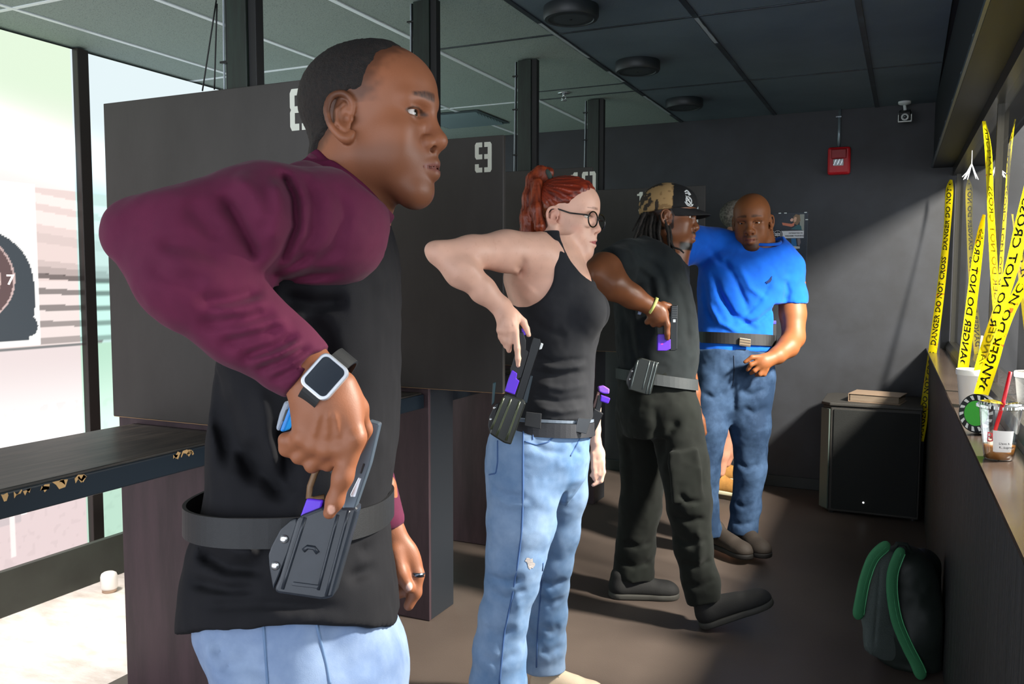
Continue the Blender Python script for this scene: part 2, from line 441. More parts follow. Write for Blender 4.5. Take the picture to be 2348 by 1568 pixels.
for i, x in enumerate(xe[1:-1]):
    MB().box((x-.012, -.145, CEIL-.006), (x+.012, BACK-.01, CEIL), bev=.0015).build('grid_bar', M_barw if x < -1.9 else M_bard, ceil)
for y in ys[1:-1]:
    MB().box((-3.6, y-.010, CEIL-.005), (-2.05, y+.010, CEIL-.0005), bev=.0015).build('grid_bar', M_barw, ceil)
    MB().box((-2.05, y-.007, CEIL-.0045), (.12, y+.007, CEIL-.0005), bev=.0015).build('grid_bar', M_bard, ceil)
MB().box((-2.02, 4.55, CEIL-.004), (-1.45, 4.562, CEIL-.0005), bev=.001).build('grid_bar', M_bard, ceil)
# bare, pale patches where the paint has flaked off the bars
M_flake = mat('bare metal flake', '#9aa4a8', .5)
for (x, y0, y1) in [(-1.43076, 3.35, 3.95), (-1.43076, 4.25, 4.5), (-.82076, 3.55, 3.95), (-1.43076, 4.9, 5.5)]:
    pts = []
    n = 9
    for q in range(n): pts.append((x-.006-.004*random.random(), y0+(y1-y0)*q/(n-1), CEIL-.0072))
    for q in range(n): pts.append((x+.006+.004*random.random(), y1-(y1-y0)*q/(n-1), CEIL-.0072))
    MB().prism(pts, (0, 0, .0008)).build('paint_flake', M_flake, ceil)
# ---------------------------------------------------------------- left: projection screens
M_mull = mat('screen mullion', '#2b2523', .4)
def screen_paint(Y, Z):
    """projected picture of a shooting range, in reflectance-like units"""
    n = Y.shape[0]
    C = np.ones((n, 3))
    left = (Y < 2.79)[:, None]
    pink = np.array([.95, .74, .70]); cyan = np.array([.50, .83, .90]); grn = np.array([.52, .86, .62]); white = np.array([1.2, 1.2, 1.16])
    base = np.where(left, np.array([1.0, .93, .90]), np.array([.80, .93, .97]))
    topc = np.where(left, np.array([.80, .95, .74]), np.array([.80, .92, .95]))
    t = smoothstep(1.9, 2.25, Z)[:, None]
    C = base*(1-t)+topc*t
    # bright beam of the picture's ceiling
    bm = np.exp(-((Z-(2.0-.18*(Y-2.4)))/.11)**2)[:, None]; C = C+bm*.55
    v = (np.abs(Z-(1.86-.05*(Y-2.4))) < .12)[:, None]; C = np.where(v & ~left, C*np.array([.80, .93, 1.0]), C)
    v = (Z < 1.78)[:, None] & (Z > 1.05)[:, None]
    gradc = np.where(left, np.array([.93, .76, .72]), np.array([.66, .90, .86]))
    C = np.where(v, gradc, C)
    # baffles
    sl = Z+.10*(Y-2.6)*np.clip((Z-1.05)/.5, -.2, 1)
    for zc, hw, d in [(1.73, .022, 1.25), (1.645, .03, 1.22), (1.555, .022, .90), (1.44, .014, .82), (1.41, .016, .62), (1.383, .012, .26), (1.315, .013, .33), (1.240, .014, .34), (1.165, .014, .42), (1.088, .014, .50)]:
        m = (np.abs(sl-zc) < hw)[:, None]
        C = np.where(m, C*d, C)
    m = ((Z < 1.36) & (Z > 1.07))[:, None]
    C = np.where(m, C*np.where(left, np.array([1.06, 1.12, 1.13]), np.array([1.0, 1.12, 1.06])), C)
    m = ((sl < 1.068) & (sl > 1.05))[:, None]; C = np.where(m, .25, C)
    # picture floor
    m = (Z < 1.055)[:, None]
    fl_ = np.where(left, np.array([.90, .78, .77]), np.array([.55, .84, .66]))
    g = smoothstep(1.05, .55, Z)[:, None]
    C = np.where(m, fl_*(1-g)+np.where(left, np.array([1.25, 1.22, 1.2]), np.array([.92, 1.2, 1.05]))*g, C)
    m = (Z < .33+.05*(Y-2.6))[:, None]
    C = np.where(m, np.where(left, np.array([.86, .70, .70]), np.array([.55, .80, .65])), C)
    # grain on the lower part
    nz = vnoise(Y, Z, Y*0, 45); C = C*(1-.06*((nz > .45) & (Z < .8)))[:, None]
    # paper target with a black silhouette and score rings
    def put(mask, col): C[mask] = col
    put((Y < 2.585) & (Y > 1.75) & (Z < 1.79) & (Z > 1.075), (1.3, 1.28, 1.24))
    cy, cz = 2.17, 1.42
    sil = ((np.abs(Y-cy)/.395)**2.6+(np.abs(Z-1.30)/.30)**2.6 < 1) & (Z > 1.19) | ((np.abs(Y-cy) < .36) & (Z < 1.25) & (Z > 1.10)) | (((Y-2.53)/.045)**2+((Z-1.16)/.045)**2 < 1)
    put(sil, (.07, .085, .10))
    for rad, c in ((.30, (.16, .10, .10)), (.235, (.05, .05, .06)), (.17, (.14, .09, .09)), (.10, (.9, .8, .75))):
        rr = np.sqrt(((Y-cy)/1.0)**2+((Z-1.37)/.75)**2)
        put((rr < rad) & (Z < 1.6), c)
        put((np.abs(rr-rad) < .0045) & (Z < 1.6), (.75, .55, .52))
    # block and stand at the foot
    put((Y < 2.36) & (Z < .72) & (Z > .60), (.62, .52, .42)); put((Y > 2.325) & (Y < 2.35) & (Z < .78) & (Z > .70), (1.2, .75, .2))
    put((Y < 2.46) & (Z < .46) & (Z > .29), (.70, .60, .61)); put((Y > 2.405) & (Y < 2.425) & (Z < .62) & (Z > .14), (1.1, .98, .95))
    put((Y < 2.40) & (Z < .60) & (Z > .50), (.5, .42, .42))
    return C
t = NT('projected range picture'); at_ = t.n('ShaderNodeAttribute', attribute_name='col')
t.b.inputs['Base Color'].default_value = (.02, .02, .02, 1); t.b.inputs['Roughness'].default_value = .6; t.b.inputs['Specular IOR Level'].default_value = .1
t.l(at_.outputs['Color'], t.b.inputs['Emission Color']); t.b.inputs['Emission Strength'].default_value = SCREEN_E = 1.0
M_screen = t.m
def screen(y0, y1, label, fine):
    ny = int((y1-y0)/fine)+1; nz = int((CEIL-0.0)/fine)+1
    yy = np.linspace(y0, y1, ny); zz = np.linspace(0.002, CEIL-.012, nz)
    YY, ZZ = np.meshgrid(yy, zz, indexing='ij'); Yf, Zf = YY.ravel(), ZZ.ravel()
    V = np.c_[np.full_like(Yf, XL), Yf, Zf]
    i = np.arange((ny-1)*(nz-1)); a = (i//(nz-1))*nz+i % (nz-1)
    Q = np.stack([a, a+nz, a+nz+1, a+1], 1)
    root = empty('projection_screen', (XL, (y0+y1)/2, 0), label, 'screen')
    mesh_obj('picture', V, Q, M_screen, root, vcol=screen_paint(Yf, Zf))
    MB().box((XL-.05, y0, .001), (XL-.004, y1, CEIL-.012)).build('backing', M_black, root)
    return root
screen(-.6, 1.44, 'bright pale projection screen nearest the viewer on the left', .02)
screen(1.50, 2.797, 'bright pinkish projection screen with black silhouette target and score rings', .006)
screen(2.857, 5.78, 'bright greenish blue projection screen partly behind the first partition', .012)
for y in (1.47, 2.827):
    lab = 'dark vertical mullion between the two bright screens' if y > 2 else 'dark vertical mullion left of the silhouette target'
    MB().box((XL-.03, y-.03, .002), (XL+.035, y+.03, CEIL-.008), bev=.003).build('screen_mullion', M_mull, loc=(XL, y, 0), label=lab, cat='mullion')
# score numbers on the target
for s_, y, col in (('8', 2.388, '#e8dcd8'), ('7', 2.452, '#e8dcd8')):
    V, F = text_mesh(s_, .062, True); V = np.c_[np.full(len(V), XL+.0015), y-.02+V[:, 0]*1.25, 1.345+V[:, 1]]
    o = mesh_obj('score_number', V, F, mat('score print', col, .5, emit=(col, 1.0)), [q for q in COL.objects if q.get('label', '').startswith('bright pinkish')][0])
M_kerb = mat('grey kick board', '#3c4039', .5, noise=4, col2='#33352f')
MB().box((-3.315, -.6, -.001), (-3.285, 5.78, .186), bev=.003).build('trim_1', M_kerb, kind='structure', label='grey kick board below the bright screens')
# white sensor on the floor
rt = empty('floor_sensor', (-3.144, 2.57, 0), 'small white capped sensor on the pale floor by the kick board', 'sensor')
MB().lathe([(.030, 0), (.030, .012), (.026, .014)], Matrix.Translation((-3.144, 2.57, 0)), 24).build('base', mat('tan putty', '#b59a84', .7), rt, True)
o = MB().lathe([(.033, .014), (.035, .022), (.035, .068), (.031, .080), (.022, .086), (.008, .088)], Matrix.Translation((-3.144, 2.57, 0)), 28).build('cap', mat('white plastic', '#e6e0da', .4), rt, True)
# ---------------------------------------------------------------- partitions, pedestals, posts, shelves
M_num = mat('stencil paint', '#d9dccf', .6)
def R_(x0, y0, x1, y1, c=0):
    return [(x0+c, y0), (x1-c, y0), (x1, y0+c), (x1, y1-c), (x1-c, y1), (x0+c, y1), (x0, y1-c), (x0, y0+c)] if c else [(x0, y0), (x1, y0), (x1, y1), (x0, y1)]
DIG = {
 '9': [[(0, .52), (.08, .44), (.42, .44), (.42, .60), (.22, .60), (.22, .84), (.42, .84), (.42, 1), (.08, 1), (0, .92)], [(.54, 0), (.88, 0), (.96, .08), (.96, .92), (.88, 1), (.54, 1), (.54, .84), (.74, .84), (.74, .60), (.54, .60), (.54, .44), (.74, .44), (.74, .16), (.54, .16)], [(0, .08), (.08, 0), (.42, 0), (.42, .16), (.22, .16), (.22, .28), (0, .28)]],
 '8': [[(0, .10), (.08, 0), (.42, 0), (.42, .16), (.22, .16), (.22, .42), (.42, .42), (.42, .58), (.22, .58), (.22, .84), (.42, .84), (.42, 1), (.08, 1), (0, .90), (0, .56), (.05, .5), (0, .44)], [(.54, 0), (.88, 0), (.96, .1), (.96, .44), (.91, .5), (.96, .56), (.96, .9), (.88, 1), (.54, 1), (.54, .84), (.74, .84), (.74, .58), (.54, .58), (.54, .42), (.74, .42), (.74, .16), (.54, .16)]],
 '1': [[(.12, 0), (.46, 0), (.46, 1), (.22, 1), (.12, .9), (0, .9), (0, .8), (.2, .8), (.2, .14), (.12, .1)]],
 '0': [[(0, .10), (.08, 0), (.42, 0), (.42, .16), (.22, .16), (.22, .84), (.42, .84), (.42, 1), (.08, 1), (0, .90)], [(.54, 0), (.88, 0), (.96, .1), (.96, .9), (.88, 1), (.54, 1), (.54, .84), (.74, .84), (.74, .16), (.54, .16)]],
}
stall_no = {1.88: '8', 2.88: '9', 3.85: '10', 4.85: '11'}
PAN = {}
WORDS = {'8': ('eight', 'nearest'), '9': ('nine', 'second'), '10': ('ten', 'third'), '11': ('eleven', 'farthest')}
for y, no in stall_no.items():
    wd_, ps_ = WORDS[no]
    rt = empty('partition_panel', (-1.8, y, .945), '%s dark hanging partition panel, stencilled with the number %s' % (ps_, no), 'partition', 'numbered stall partitions')
    x0, x1 = -2.232, (-1.365 if no != '11' else -1.05)
    MB().box((x0, y-.02, .945), (x1, y, 1.90), bev=.002).build('board', M_panel, rt)
    MB().box((x0+.002, y-.0195, .9435), (x1-.002, y-.0005, .9451)).build('raw_edge', mat('raw plywood edge', '#a58360', .8), rt)
    if no == '8': xd = [-1.522]
    elif no == '9': xd = [-1.481]
    elif no == '10': xd = [-1.47, -1.415]
    else: xd = [-1.443, -1.385]
    for d_, xx in zip(no, xd):
        for poly in DIG[d_]:
            MB().prism([(xx+p[0]*.072, y-.0205, 1.768+p[1]*.11) for p in poly], (0, -.0012, 0)).build('numeral', M_num, rt)
    pd = empty('stall_pedestal', (-1.95, y+.1, 0), '%s dark boxed pedestal, below partition %s' % (ps_, wd_), 'pedestal', 'stall pedestals')
    MB().box((-2.232, y+.0005, .002), (-1.70, y+.016, .944), bev=.002).build('front_board', M_ped, pd)
    MB().box((-1.716, y+.0162, .002), (-1.70, y+.20, .944), bev=.002).build('end_board', mat('blue black end board', '#23272d', .45), pd)
    MB().box((-2.232, y+.186, .002), (-1.7162, y+.20, .944), bev=.002).build('rear_board', M_ped, pd)
    MB().box((-2.232, y+.0162, .926), (-1.7162, y+.1858, .944)).build('top_board', M_ped, pd)
    ps = empty('steel_post', (-1.71, y+.03, .945), '%s dark green post, rising from partition %s to the ceiling' % (ps_, wd_), 'post', 'stall posts')
    MB().box((-1.762, y+.004, .946), (-1.692, y+.045, CEIL-.008), bev=.002).build('stud', M_post, ps)
    MB().box((-1.6915, y+.012, .946), (-1.664, y+.045, CEIL-.008), bev=.002).build('edge_channel', M_black, ps)
    for q, (dx, r_, c_) in enumerate([(.012, .0035, '#15181a'), (.021, .003, '#aab4ba'), (.006, .0025, '#1d2124')]):
        pts = [(-1.762-dx-.003*math.sin(3*t_+q)*(1+q), y+.02-.004*q, 1.2+(CEIL-1.21)*t_) for t_ in np.linspace(0, 1, 14)]
        MB().tube(pts, r_, 6).build('cable', mat('cable '+c_, c_, .4), ps, True)
    for zt in (1.98, 2.2, 2.36):
        MB().box((-1.792, y+.006, zt), (-1.7615, y+.026, zt+.006), bev=.001).build('cable_tie', M_black, ps)
pst = [q for q in COL.objects if q.get('label', '').startswith('nearest dark green post')][0]
for q, (a, b) in enumerate((((-1.785, 2.15), (-1.845, 1.905)), ((-1.783, 2.14), (-1.80, 1.905)))):
    MB().tube([(a[0]+(b[0]-a[0])*t_, 1.872, a[1]+(b[1]-a[1])*t_) for t_ in np.linspace(0, 1, 6)], .0022, 6).build('loose_cable', M_black, pst, True)
M_shelf = NT('worn dark shelf laminate')
def _sh():
    t = M_shelf; tc = t.n('ShaderNodeTexCoord'); mp = t.n('ShaderNodeMapping'); mp.inputs['Scale'].default_value = (1, .12, 1); t.l(tc.outputs['Object'], mp.inputs['Vector'])
    nz = t.n('ShaderNodeTexNoise', Scale=55, Detail=6, Distortion=.6); t.l(mp.outputs[0], nz.inputs['Vector'])
    r = t.n('ShaderNodeValToRGB'); r.color_ramp.elements[0].color = (*srgb('#242220'), 1); r.color_ramp.elements[1].color = (*srgb('#4a423b'), 1); r.color_ramp.elements[0].position = .4; r.color_ramp.elements[1].position = .68
    t.l(nz.outputs['Fac'], r.inputs[0]); t.l(r.outputs[0], t.b.inputs['Base Color']); t.b.inputs['Roughness'].default_value = .45
    b = t.n('ShaderNodeBump', Strength=.3, Distance=.002); t.l(nz.outputs['Fac'], b.inputs['Height']); t.l(b.outputs[0], t.b.inputs['Normal'])
_sh()
ylist = [.88, 1.88, 2.88, 3.85, 4.85]
for i in range(4):
    y0, y1 = ylist[i]+.205, ylist[i+1]-.002
    if i == 0: y0 = .3
    lab = ['dark shelf with chipped edge before the brightly lit screens', 'dark shelf end beside the pedestal of partition nine', 'dark shelf behind the woman between partitions nine and ten', 'dark shelf farthest back between partitions ten and eleven'][i]
    rt = empty('stall_shelf', (-1.95, (y0+y1)/2, .88), lab, 'shelf', 'stall shelves')
    zt = .925
    MB().box((-2.16, y0, zt-.028), (-1.728, y1, zt), bev=.004).build('top', M_shelf.m, rt)
    MB().box((-1.745, y0, zt-.062), (-1.718, y1, zt-.006), bev=.004).build('nosing', mat('blue black nosing', '#1d2730', .35), rt)
    if i == 0:
        M_chip = mat('chipped raw wood', '#c9a16c', .8)
        for q in range(13):
            yy = random.choice([1.18, 1.22, 1.27, 1.55, 1.62, 1.66, 1.33])+random.uniform(-.03, .03); s_ = random.uniform(.006, .014)
            pts = [(-1.7175, yy+s_*math.cos(a_)*random.uniform(.7, 1.6), zt-.009+.5*s_*math.sin(a_)*random.uniform(.5, 1)-random.choice([0, .004, .012])) for a_ in np.linspace(0, 2*math.pi, 8)[:-1]]
            MB().prism(pts, (.0008, 0, 0)).build('chip', M_chip, rt)
# ---------------------------------------------------------------- right wall: lower wall, ledge, window, header
def yq(poly, y0, y1, name, m, parent=None, **kw):
    """section polygon (dx from wall face, z) swept along the right wall"""
    A = [(xr(y0)+p[0], y0, p[1]) for p in poly]; B = [(xr(y1)+p[0], y1, p[1]) for p in poly]; n = len(poly)
    return MB().add(A+B, [tuple(range(n)), tuple(range(n, 2*n))[::-1]]+[(i, n+i, n+(i+1) % n, (i+1) % n) for i in range(n)]).build(name, m, parent, **kw)
M_rwall = mat('streaked black wainscot', '#2c2b2b', .5, noise=14, col2='#1c1d1d', stretch=(3, 3, .12), bump=(24, 1.0, .02), detail=6)
YN, YF = -1.6, BACK-.001
wr = yq([(0, 0), (.3, 0), (.3, .944), (0, .944)], YN, YF, 'wall_right', M_rwall, kind='structure', label='streaked black lower wall below the window ledge')
M_ledge = mat('brown window ledge laminate', '#3f352f', .2, noise=3, col2='#352c27')
yq([(-.006, .9445), (.118, .9445), (.118, .955), (-.006, .955)], YN, YF, 'trim_2', M_ledge, kind='structure', label='brown glossy window ledge')
M_hdr = mat('header black', '#1d2225', .5, noise=12, col2='#171b1d', stretch=(2, .3, 2))
yq([(-.004, 2.05), (.3, 2.05), (.3, CEIL), (-.004, CEIL)], YN, YF, 'trim_3', M_hdr, kind='structure', label='dark header box above the window')
yq([(-.014, 2.052), (-.0045, 2.052), (-.0045, 2.068), (-.014, 2.068)], YN, YF, 'trim_4', mat('blue grey lip', '#46525a', .35), kind='structure', label='blue grey lip along the header')
for k in range(8):
    y = 1.9+.5*k
    MB().lathe([(.006, 0), (.006, .003), (.003, .005)], Matrix.Translation((xr(y)-.0045, y, 2.09)) @ Matrix.Rotation(-math.pi/2, 4, 'Y'), 10).build('screw', mat('screw head', '#aeb4b6', .3, metal=.8), [q for q in COL.objects if q.name == 'trim_3'][0])
GX = .128
wn = empty('window_1', (xr(3)+GX, 3, .955), 'long dark interior window with reflective glass'); wn['kind'] = 'structure'
M_frame = mat('dark bronze frame', '#2e2c26', .3, metal=.4)
yq([(GX-.03, .9555), (GX+.03, .9555), (GX+.03, 1.0), (GX-.012, 1.0), (GX-.03, .975)], YN, YF, 'sill_track', M_frame, wn)
yq([(GX-.025, 2.0), (GX+.03, 2.0), (GX+.03, 2.0495), (GX-.025, 2.0495)], YN, YF, 'head_track', M_frame, wn)
for y in (1.2, 3.55, 5.75):
    yq([(GX-.006, 1.0), (GX+.03, 1.0), (GX+.03, 2.0), (GX-.006, 2.0)], y-.012, y+.012, 'mullion', M_frame, wn)
t = NT('window glass'); gl = t.n('ShaderNodeBsdfGlossy', Roughness=.015); tr = t.n('ShaderNodeBsdfTransparent'); tr.inputs[0].default_value = (.85, .87, .86, 1)
fr = t.n('ShaderNodeFresnel'); ge = t.n('ShaderNodeNewGeometry'); mr = t.n('ShaderNodeMapRange'); mr.inputs['To Min'].default_value = 1.52; mr.inputs['To Max'].default_value = 1/1.52
t.l(ge.outputs['Backfacing'], mr.inputs['Value']); t.l(mr.outputs[0], fr.inputs['IOR'])
mx = t.n('ShaderNodeMixShader'); t.l(fr.outputs[0], mx.inputs[0]); t.l(tr.outputs[0], mx.inputs[1]); t.l(gl.outputs[0], mx.inputs[2])
t.l(mx.outputs[0], t.nt.nodes['Material Output'].inputs['Surface'])
M_glass = t.m
for a, b in ((YN, 1.188), (1.212, 3.538), (3.562, 5.738)):
    mesh_obj('pane', [(xr(a)+GX+.005, a, 1.0), (xr(b)+GX+.005, b, 1.0), (xr(b)+GX+.005, b, 2.0), (xr(a)+GX+.005, a, 2.0)], [(0, 1, 2, 3)], M_glass, wn)
# dim lobby beyond the glass
M_lob = mat('lobby wall', '#1d1d1c', .8, noise=2, col2='#151515', stretch=(1, 3, .2))
MB().box((3.4, -1.6, 0), (3.5, 8, 3.6)).build('wall_lobby', M_lob, kind='structure', label='dim lobby wall beyond the window')
MB().box((.62, -1.6, -.06), (3.5, 8, -.002)).build('floor.002', M_lob, kind='structure', label='dim lobby floor beyond the window')
MB().box((.42, 7.9, 0), (3.5, 8, 3.6)).build('wall_lobby_end', M_lob, kind='structure', label='dim lobby end wall beyond the window')
# ================================================================ PEOPLE: shared head, hand and garment builders
def crspline(P, r, m):
    A = np.c_[np.array(P, float), np.array(r, float)]; A = np.r_[A[:1], A, A[-1:]]; out = []
    for i in range(1, len(A)-2):
        for q in range(m):
            t = q/m; out.append(.5*((2*A[i])+(-A[i-1]+A[i+1])*t+(2*A[i-1]-5*A[i]+4*A[i+1]-A[i+2])*t*t+(-A[i-1]+3*A[i]-3*A[i+1]+A[i+2])*t**3))
    out.append(A[-2]); out = np.array(out); return [tuple(o[:-1]) for o in out], list(out[:, -1])
def head_frame(origin, yaw=0, pitch=0, roll=0, scale=1.0, base=None):
    """yaw>0 turns the face towards the camera (from facing image right); pitch>0 lifts the chin"""
    R = rotm((0, 1, 0), -math.radians(yaw)) @ rotm((0, 0, 1), math.radians(pitch)) @ rotm((1, 0, 0), math.radians(roll))
    return (R*scale, np.array(origin, float))
def head_at(nx, ny, nz, yaw, pitch, roll=0, scale=1.0):
    """place a head so that its nose tip sits at a pixel and distance"""
    R, _ = head_frame((0, 0, 0), yaw, pitch, roll, scale)
    return (R, px(nx, ny, nz)-R @ np.array([.137, -.0256, 0]))
def limb(S, pts, k=.012, flat=1.0, side=None):
    """pts: (x, y, radius in pixels, distance)"""
    return S.chain([px(x, y, z) for x, y, r, z in pts], [r*z/FPX for x, y, r, z in pts], k, 'u', flat, side)
def torso(S, z, rows, n=2.4, k=.02):
    return S.stack([(px(0, y, z)[1], px(a, y, z)[0], px(b, y, z)[0], -z+(dz[0] if dz else 0), w_) for y, a, b, w_, *dz in rows], n=n, k=k)
def loc_of(xf, X, Y, Z):
    Ri = np.linalg.inv(xf[0]); dx, dy, dz = X-xf[1][0], Y-xf[1][1], Z-xf[1][2]
    return [Ri[i, 0]*dx+Ri[i, 1]*dy+Ri[i, 2]*dz for i in range(3)]
def wrinkle(S, a=.002, f=26, a2=.001, f2=60, sx=1.0, sy=1.0):
    S.ops.append((lambda X, Y, Z: a*vnoise(X*sx, Y*sy, Z*sx, f)+a2*vnoise(X*sx+3, Y*sy, Z*sx, f2), None, None, 0, 'd')); return S
def shoe(parent, x, y, z, yaw, length, col, sole, lift=0.0, name='shoe', w_=.044, h=.06, laces=None, ankle=True):
    """trainer whose heel bottom sits at a pixel; yaw in degrees from image right towards the viewer; lift raises the toe"""
    hl = to_world(px(x, y, z)); r_ = np.array([CR[0], CR[1], 0]); r_ /= np.linalg.norm(r_); t_ = -np.array([FW[0], FW[1], 0]); t_ /= np.linalg.norm(t_)
    a = math.radians(yaw); fx = r_*math.cos(a)+t_*math.sin(a); fy = np.cross((0, 0, 1), fx); l = math.radians(lift)
    fz = np.array([0, 0, 1.])*math.cos(l)-fx*math.sin(l); fx = fx*math.cos(l)+np.array([0, 0, 1.])*math.sin(l)
    L = length
    S = SDF()
    S.cap((.05, 0, .042), (L-.06, 0, .034), w_, w_*.98, flat=.85, side=(0, 0, 1), k=.02)
    S.cap((L-.085, 0, .034), (L-.045, 0, .030), w_*1.0, w_*.9, k=.02, flat=.75, side=(0, 0, 1))
    S.cap((.042, 0, .05), (.045, 0, .09), w_*.85, w_*.88, k=.03)
    S.cap((.09, 0, .07), (L*.55, 0, .05), w_*.7, w_*.8, k=.02)
    S.plane((0, 0, .022), (0, 0, -1), .004)
    U = SDF()
    U.cap((.045, 0, .012), (L-.05, 0, .012), w_*1.08, w_*1.05, k=.01)
    U.ell((L*.72, 0, .012), (.075, w_*1.16, .03), k=.01)
    U.plane((0, 0, .026), (0, 0, 1), .003); U.plane((0, 0, 0), (0, 0, -1), .003)
    o = empty_part(name, parent)
    out = []
    for nm, s_, m_ in (('upper', S, col), ('sole', U, sole)):
        V, Q = s_.mesh(.005)
        Wd = hl+V[:, :1]*fx+V[:, 1:2]*fy+V[:, 2:3]*fz
        out.append((nm, Wd, Q, m_))
    up = mesh_obj(name, out[0][1], out[0][2], out[0][3], parent, True)
    mesh_obj('sole', out[1][1], out[1][2], out[1][3], up, True)
    if laces:
        for k in range(4):
            xx = .10+.022*k; P = [hl+fx*xx+fy*(q*w_*.62)+fz*(.088-.010*k-.012*q*q+.004) for q in np.linspace(-1, 1, 7)]
            MB().tube(P, .0032, 6).build('lace', laces, up, True)
    return up
def empty_part(*a): return None
def head(S, xf, jaw=1.0, nose=1.0, lips=1.0, brow=1.0, cheek=1.0, ears=1.0, lid=0.0, chin=1.0, neck=None, female=False, eyeopen=1.0):
    """x forward, y up, z towards the person's right; origin between the ear canals"""
    old = S.xf; sc = np.linalg.norm(xf[0][:, 0]); R = xf[0]/sc
    S.xf = (xf[0], xf[1])
    def E(c, r, Rl=None, k=.012, mode='u'):
        q = np.array([r]*3 if np.isscalar(r) else r)*sc
        S.xf = None; S.ell(xf[0] @ np.array(c)+xf[1], q, R if Rl is None else R @ Rl, k*sc, mode); S.xf = xf
    def Cp(a, b, ra, rb=None, k=.012, mode='u', flat=1.0, side=None):
        S.xf = None
        S.cap(xf[0] @ np.array(a)+xf[1], xf[0] @ np.array(b)+xf[1], ra*sc, (ra if rb is None else rb)*sc, k*sc, mode, flat, None if side is None else R @ np.array(side)); S.xf = xf
    E((.010, .045, 0), (.102, .084, .0765))
    E((.046, .052, 0), (.072, .060, .066), k=.03)
    E((.048, -.012, 0), (.062, .074, .060*jaw**.5), k=.03)
    E((.020, -.030, 0), (.050, .05, .058), k=.03)
    for s in (1, -1):
        Cp((.018, -.052, .047*s*jaw), (.088, -.096*chin, .014*s*jaw), .022, .019, k=.026)
        E((.072, -.014, .043*s), (.027, .019*cheek, .021), k=.022)
        E((.064, -.048, .040*s*jaw), (.032, .028, .022), k=.03)
        Cp((.109, .034, .007*s), (.091, .031, .046*s), .011*brow, .010, k=.016)
        E((.117, .010, .0330*s), (.0175, .0125, .0200), k=.010, mode='s')
    E((.090, -.096*chin, 0), (.021, .020, .024*jaw), k=.03)
    E((.084, -.056, 0), (.035, .034, .035), k=.02)
    # nose
    Cp((.111, .020, 0), (.1245, -.022, 0), .0075, .0105*nose, k=.012)
    E((.1255, -.0245, 0), (.0125*nose, .0115*nose, .0125*nose), k=.008)
    for s in (1, -1):
        E((.1150, -.0295, .0130*s*nose), (.0120, .0098*nose, .0088*nose), k=.004)
    E((.112, -.042, 0), (.012, .010, .016), k=.012)
    for s in (1, -1): E((.1205, -.0375, .0095*s*nose), (.0078, .0055, .0052*nose), k=.002, mode='s')
    # lips
    for s in (1, -1):
        Cp((.1190, -.0570, .004*s), (.1030, -.0625, .0230*s), .0080*lips, .0030, k=.006)
        Cp((.1180, -.0720, .003*s), (.1025, -.0665, .0215*s), .0090*lips, .0030, k=.006)
    for s in (1, -1): Cp((.1275, -.0645, 0), (.1035, -.0655, .0265*s), .0022, .0018, k=.003, mode='s')
    # eyelids around the eyeballs, then the almond openings
    for s in (1, -1):
        E((.0925, .0115, .0315*s), (.0142, .0142, .0150), k=.005)
        Cp((.1050, .0195, .022*s), (.0995, .0180, .045*s), .0030, .0026, k=.004)
        op = .0064*eyeopen
        E((.1080, .0112-lid, .0315*s), (.0120, op, .0132), k=.0018, mode='s')
        E((.1020, .0110-lid, .0415*s), (.0110, op*.7, .0070), k=.0018, mode='s')
    # ears
    if ears:
        for s in (1, -1):
            tl = lambda x, y, z: (.009+(x*.97-y*.14)*ears, -.002+(y*.97+x*.14)*ears, (.073+z)*s)
            E(tl(-.001, .002, .004), (.0135*ears, .0265*ears, .0045), k=.004)
            rim = [(.013, .002, .003), (.0165, .018, .004), (.007, .0305, .008), (-.008, .029, .012), (-.0165, .014, .015), (-.0155, -.006, .014), (-.008, -.0205, .010), (.003, -.0285, .006), (.0105, -.021, .003)]
            rr = [.003, .0036, .0038, .0040, .0040, .0038, .0042, .0058, .0035]
            rim, rr = crspline(rim, rr, 3)
            for i in range(len(rim)-1): Cp(tl(*rim[i]), tl(*rim[i+1]), rr[i]*ears, rr[i+1]*ears, k=.003)
            an = [(.006, .017, .008), (-.004, .010, .010), (-.0065, -.006, .010), (.001, -.016, .007)]
            for i in range(3): Cp(tl(*an[i]), tl(*an[i+1]), .0030*ears, .0028*ears, k=.003)
            E(tl(.0125, -.004, .006), (.0032, .0055, .0035), k=.003)
            E(tl(.0055, -.003, .010), (.0065*ears, .0085*ears, .0075), k=.003, mode='s')
    S.xf = old
    return S
def head_local(xf, V):
    return (np.asarray(V)-xf[1]) @ np.linalg.inv(xf[0]).T
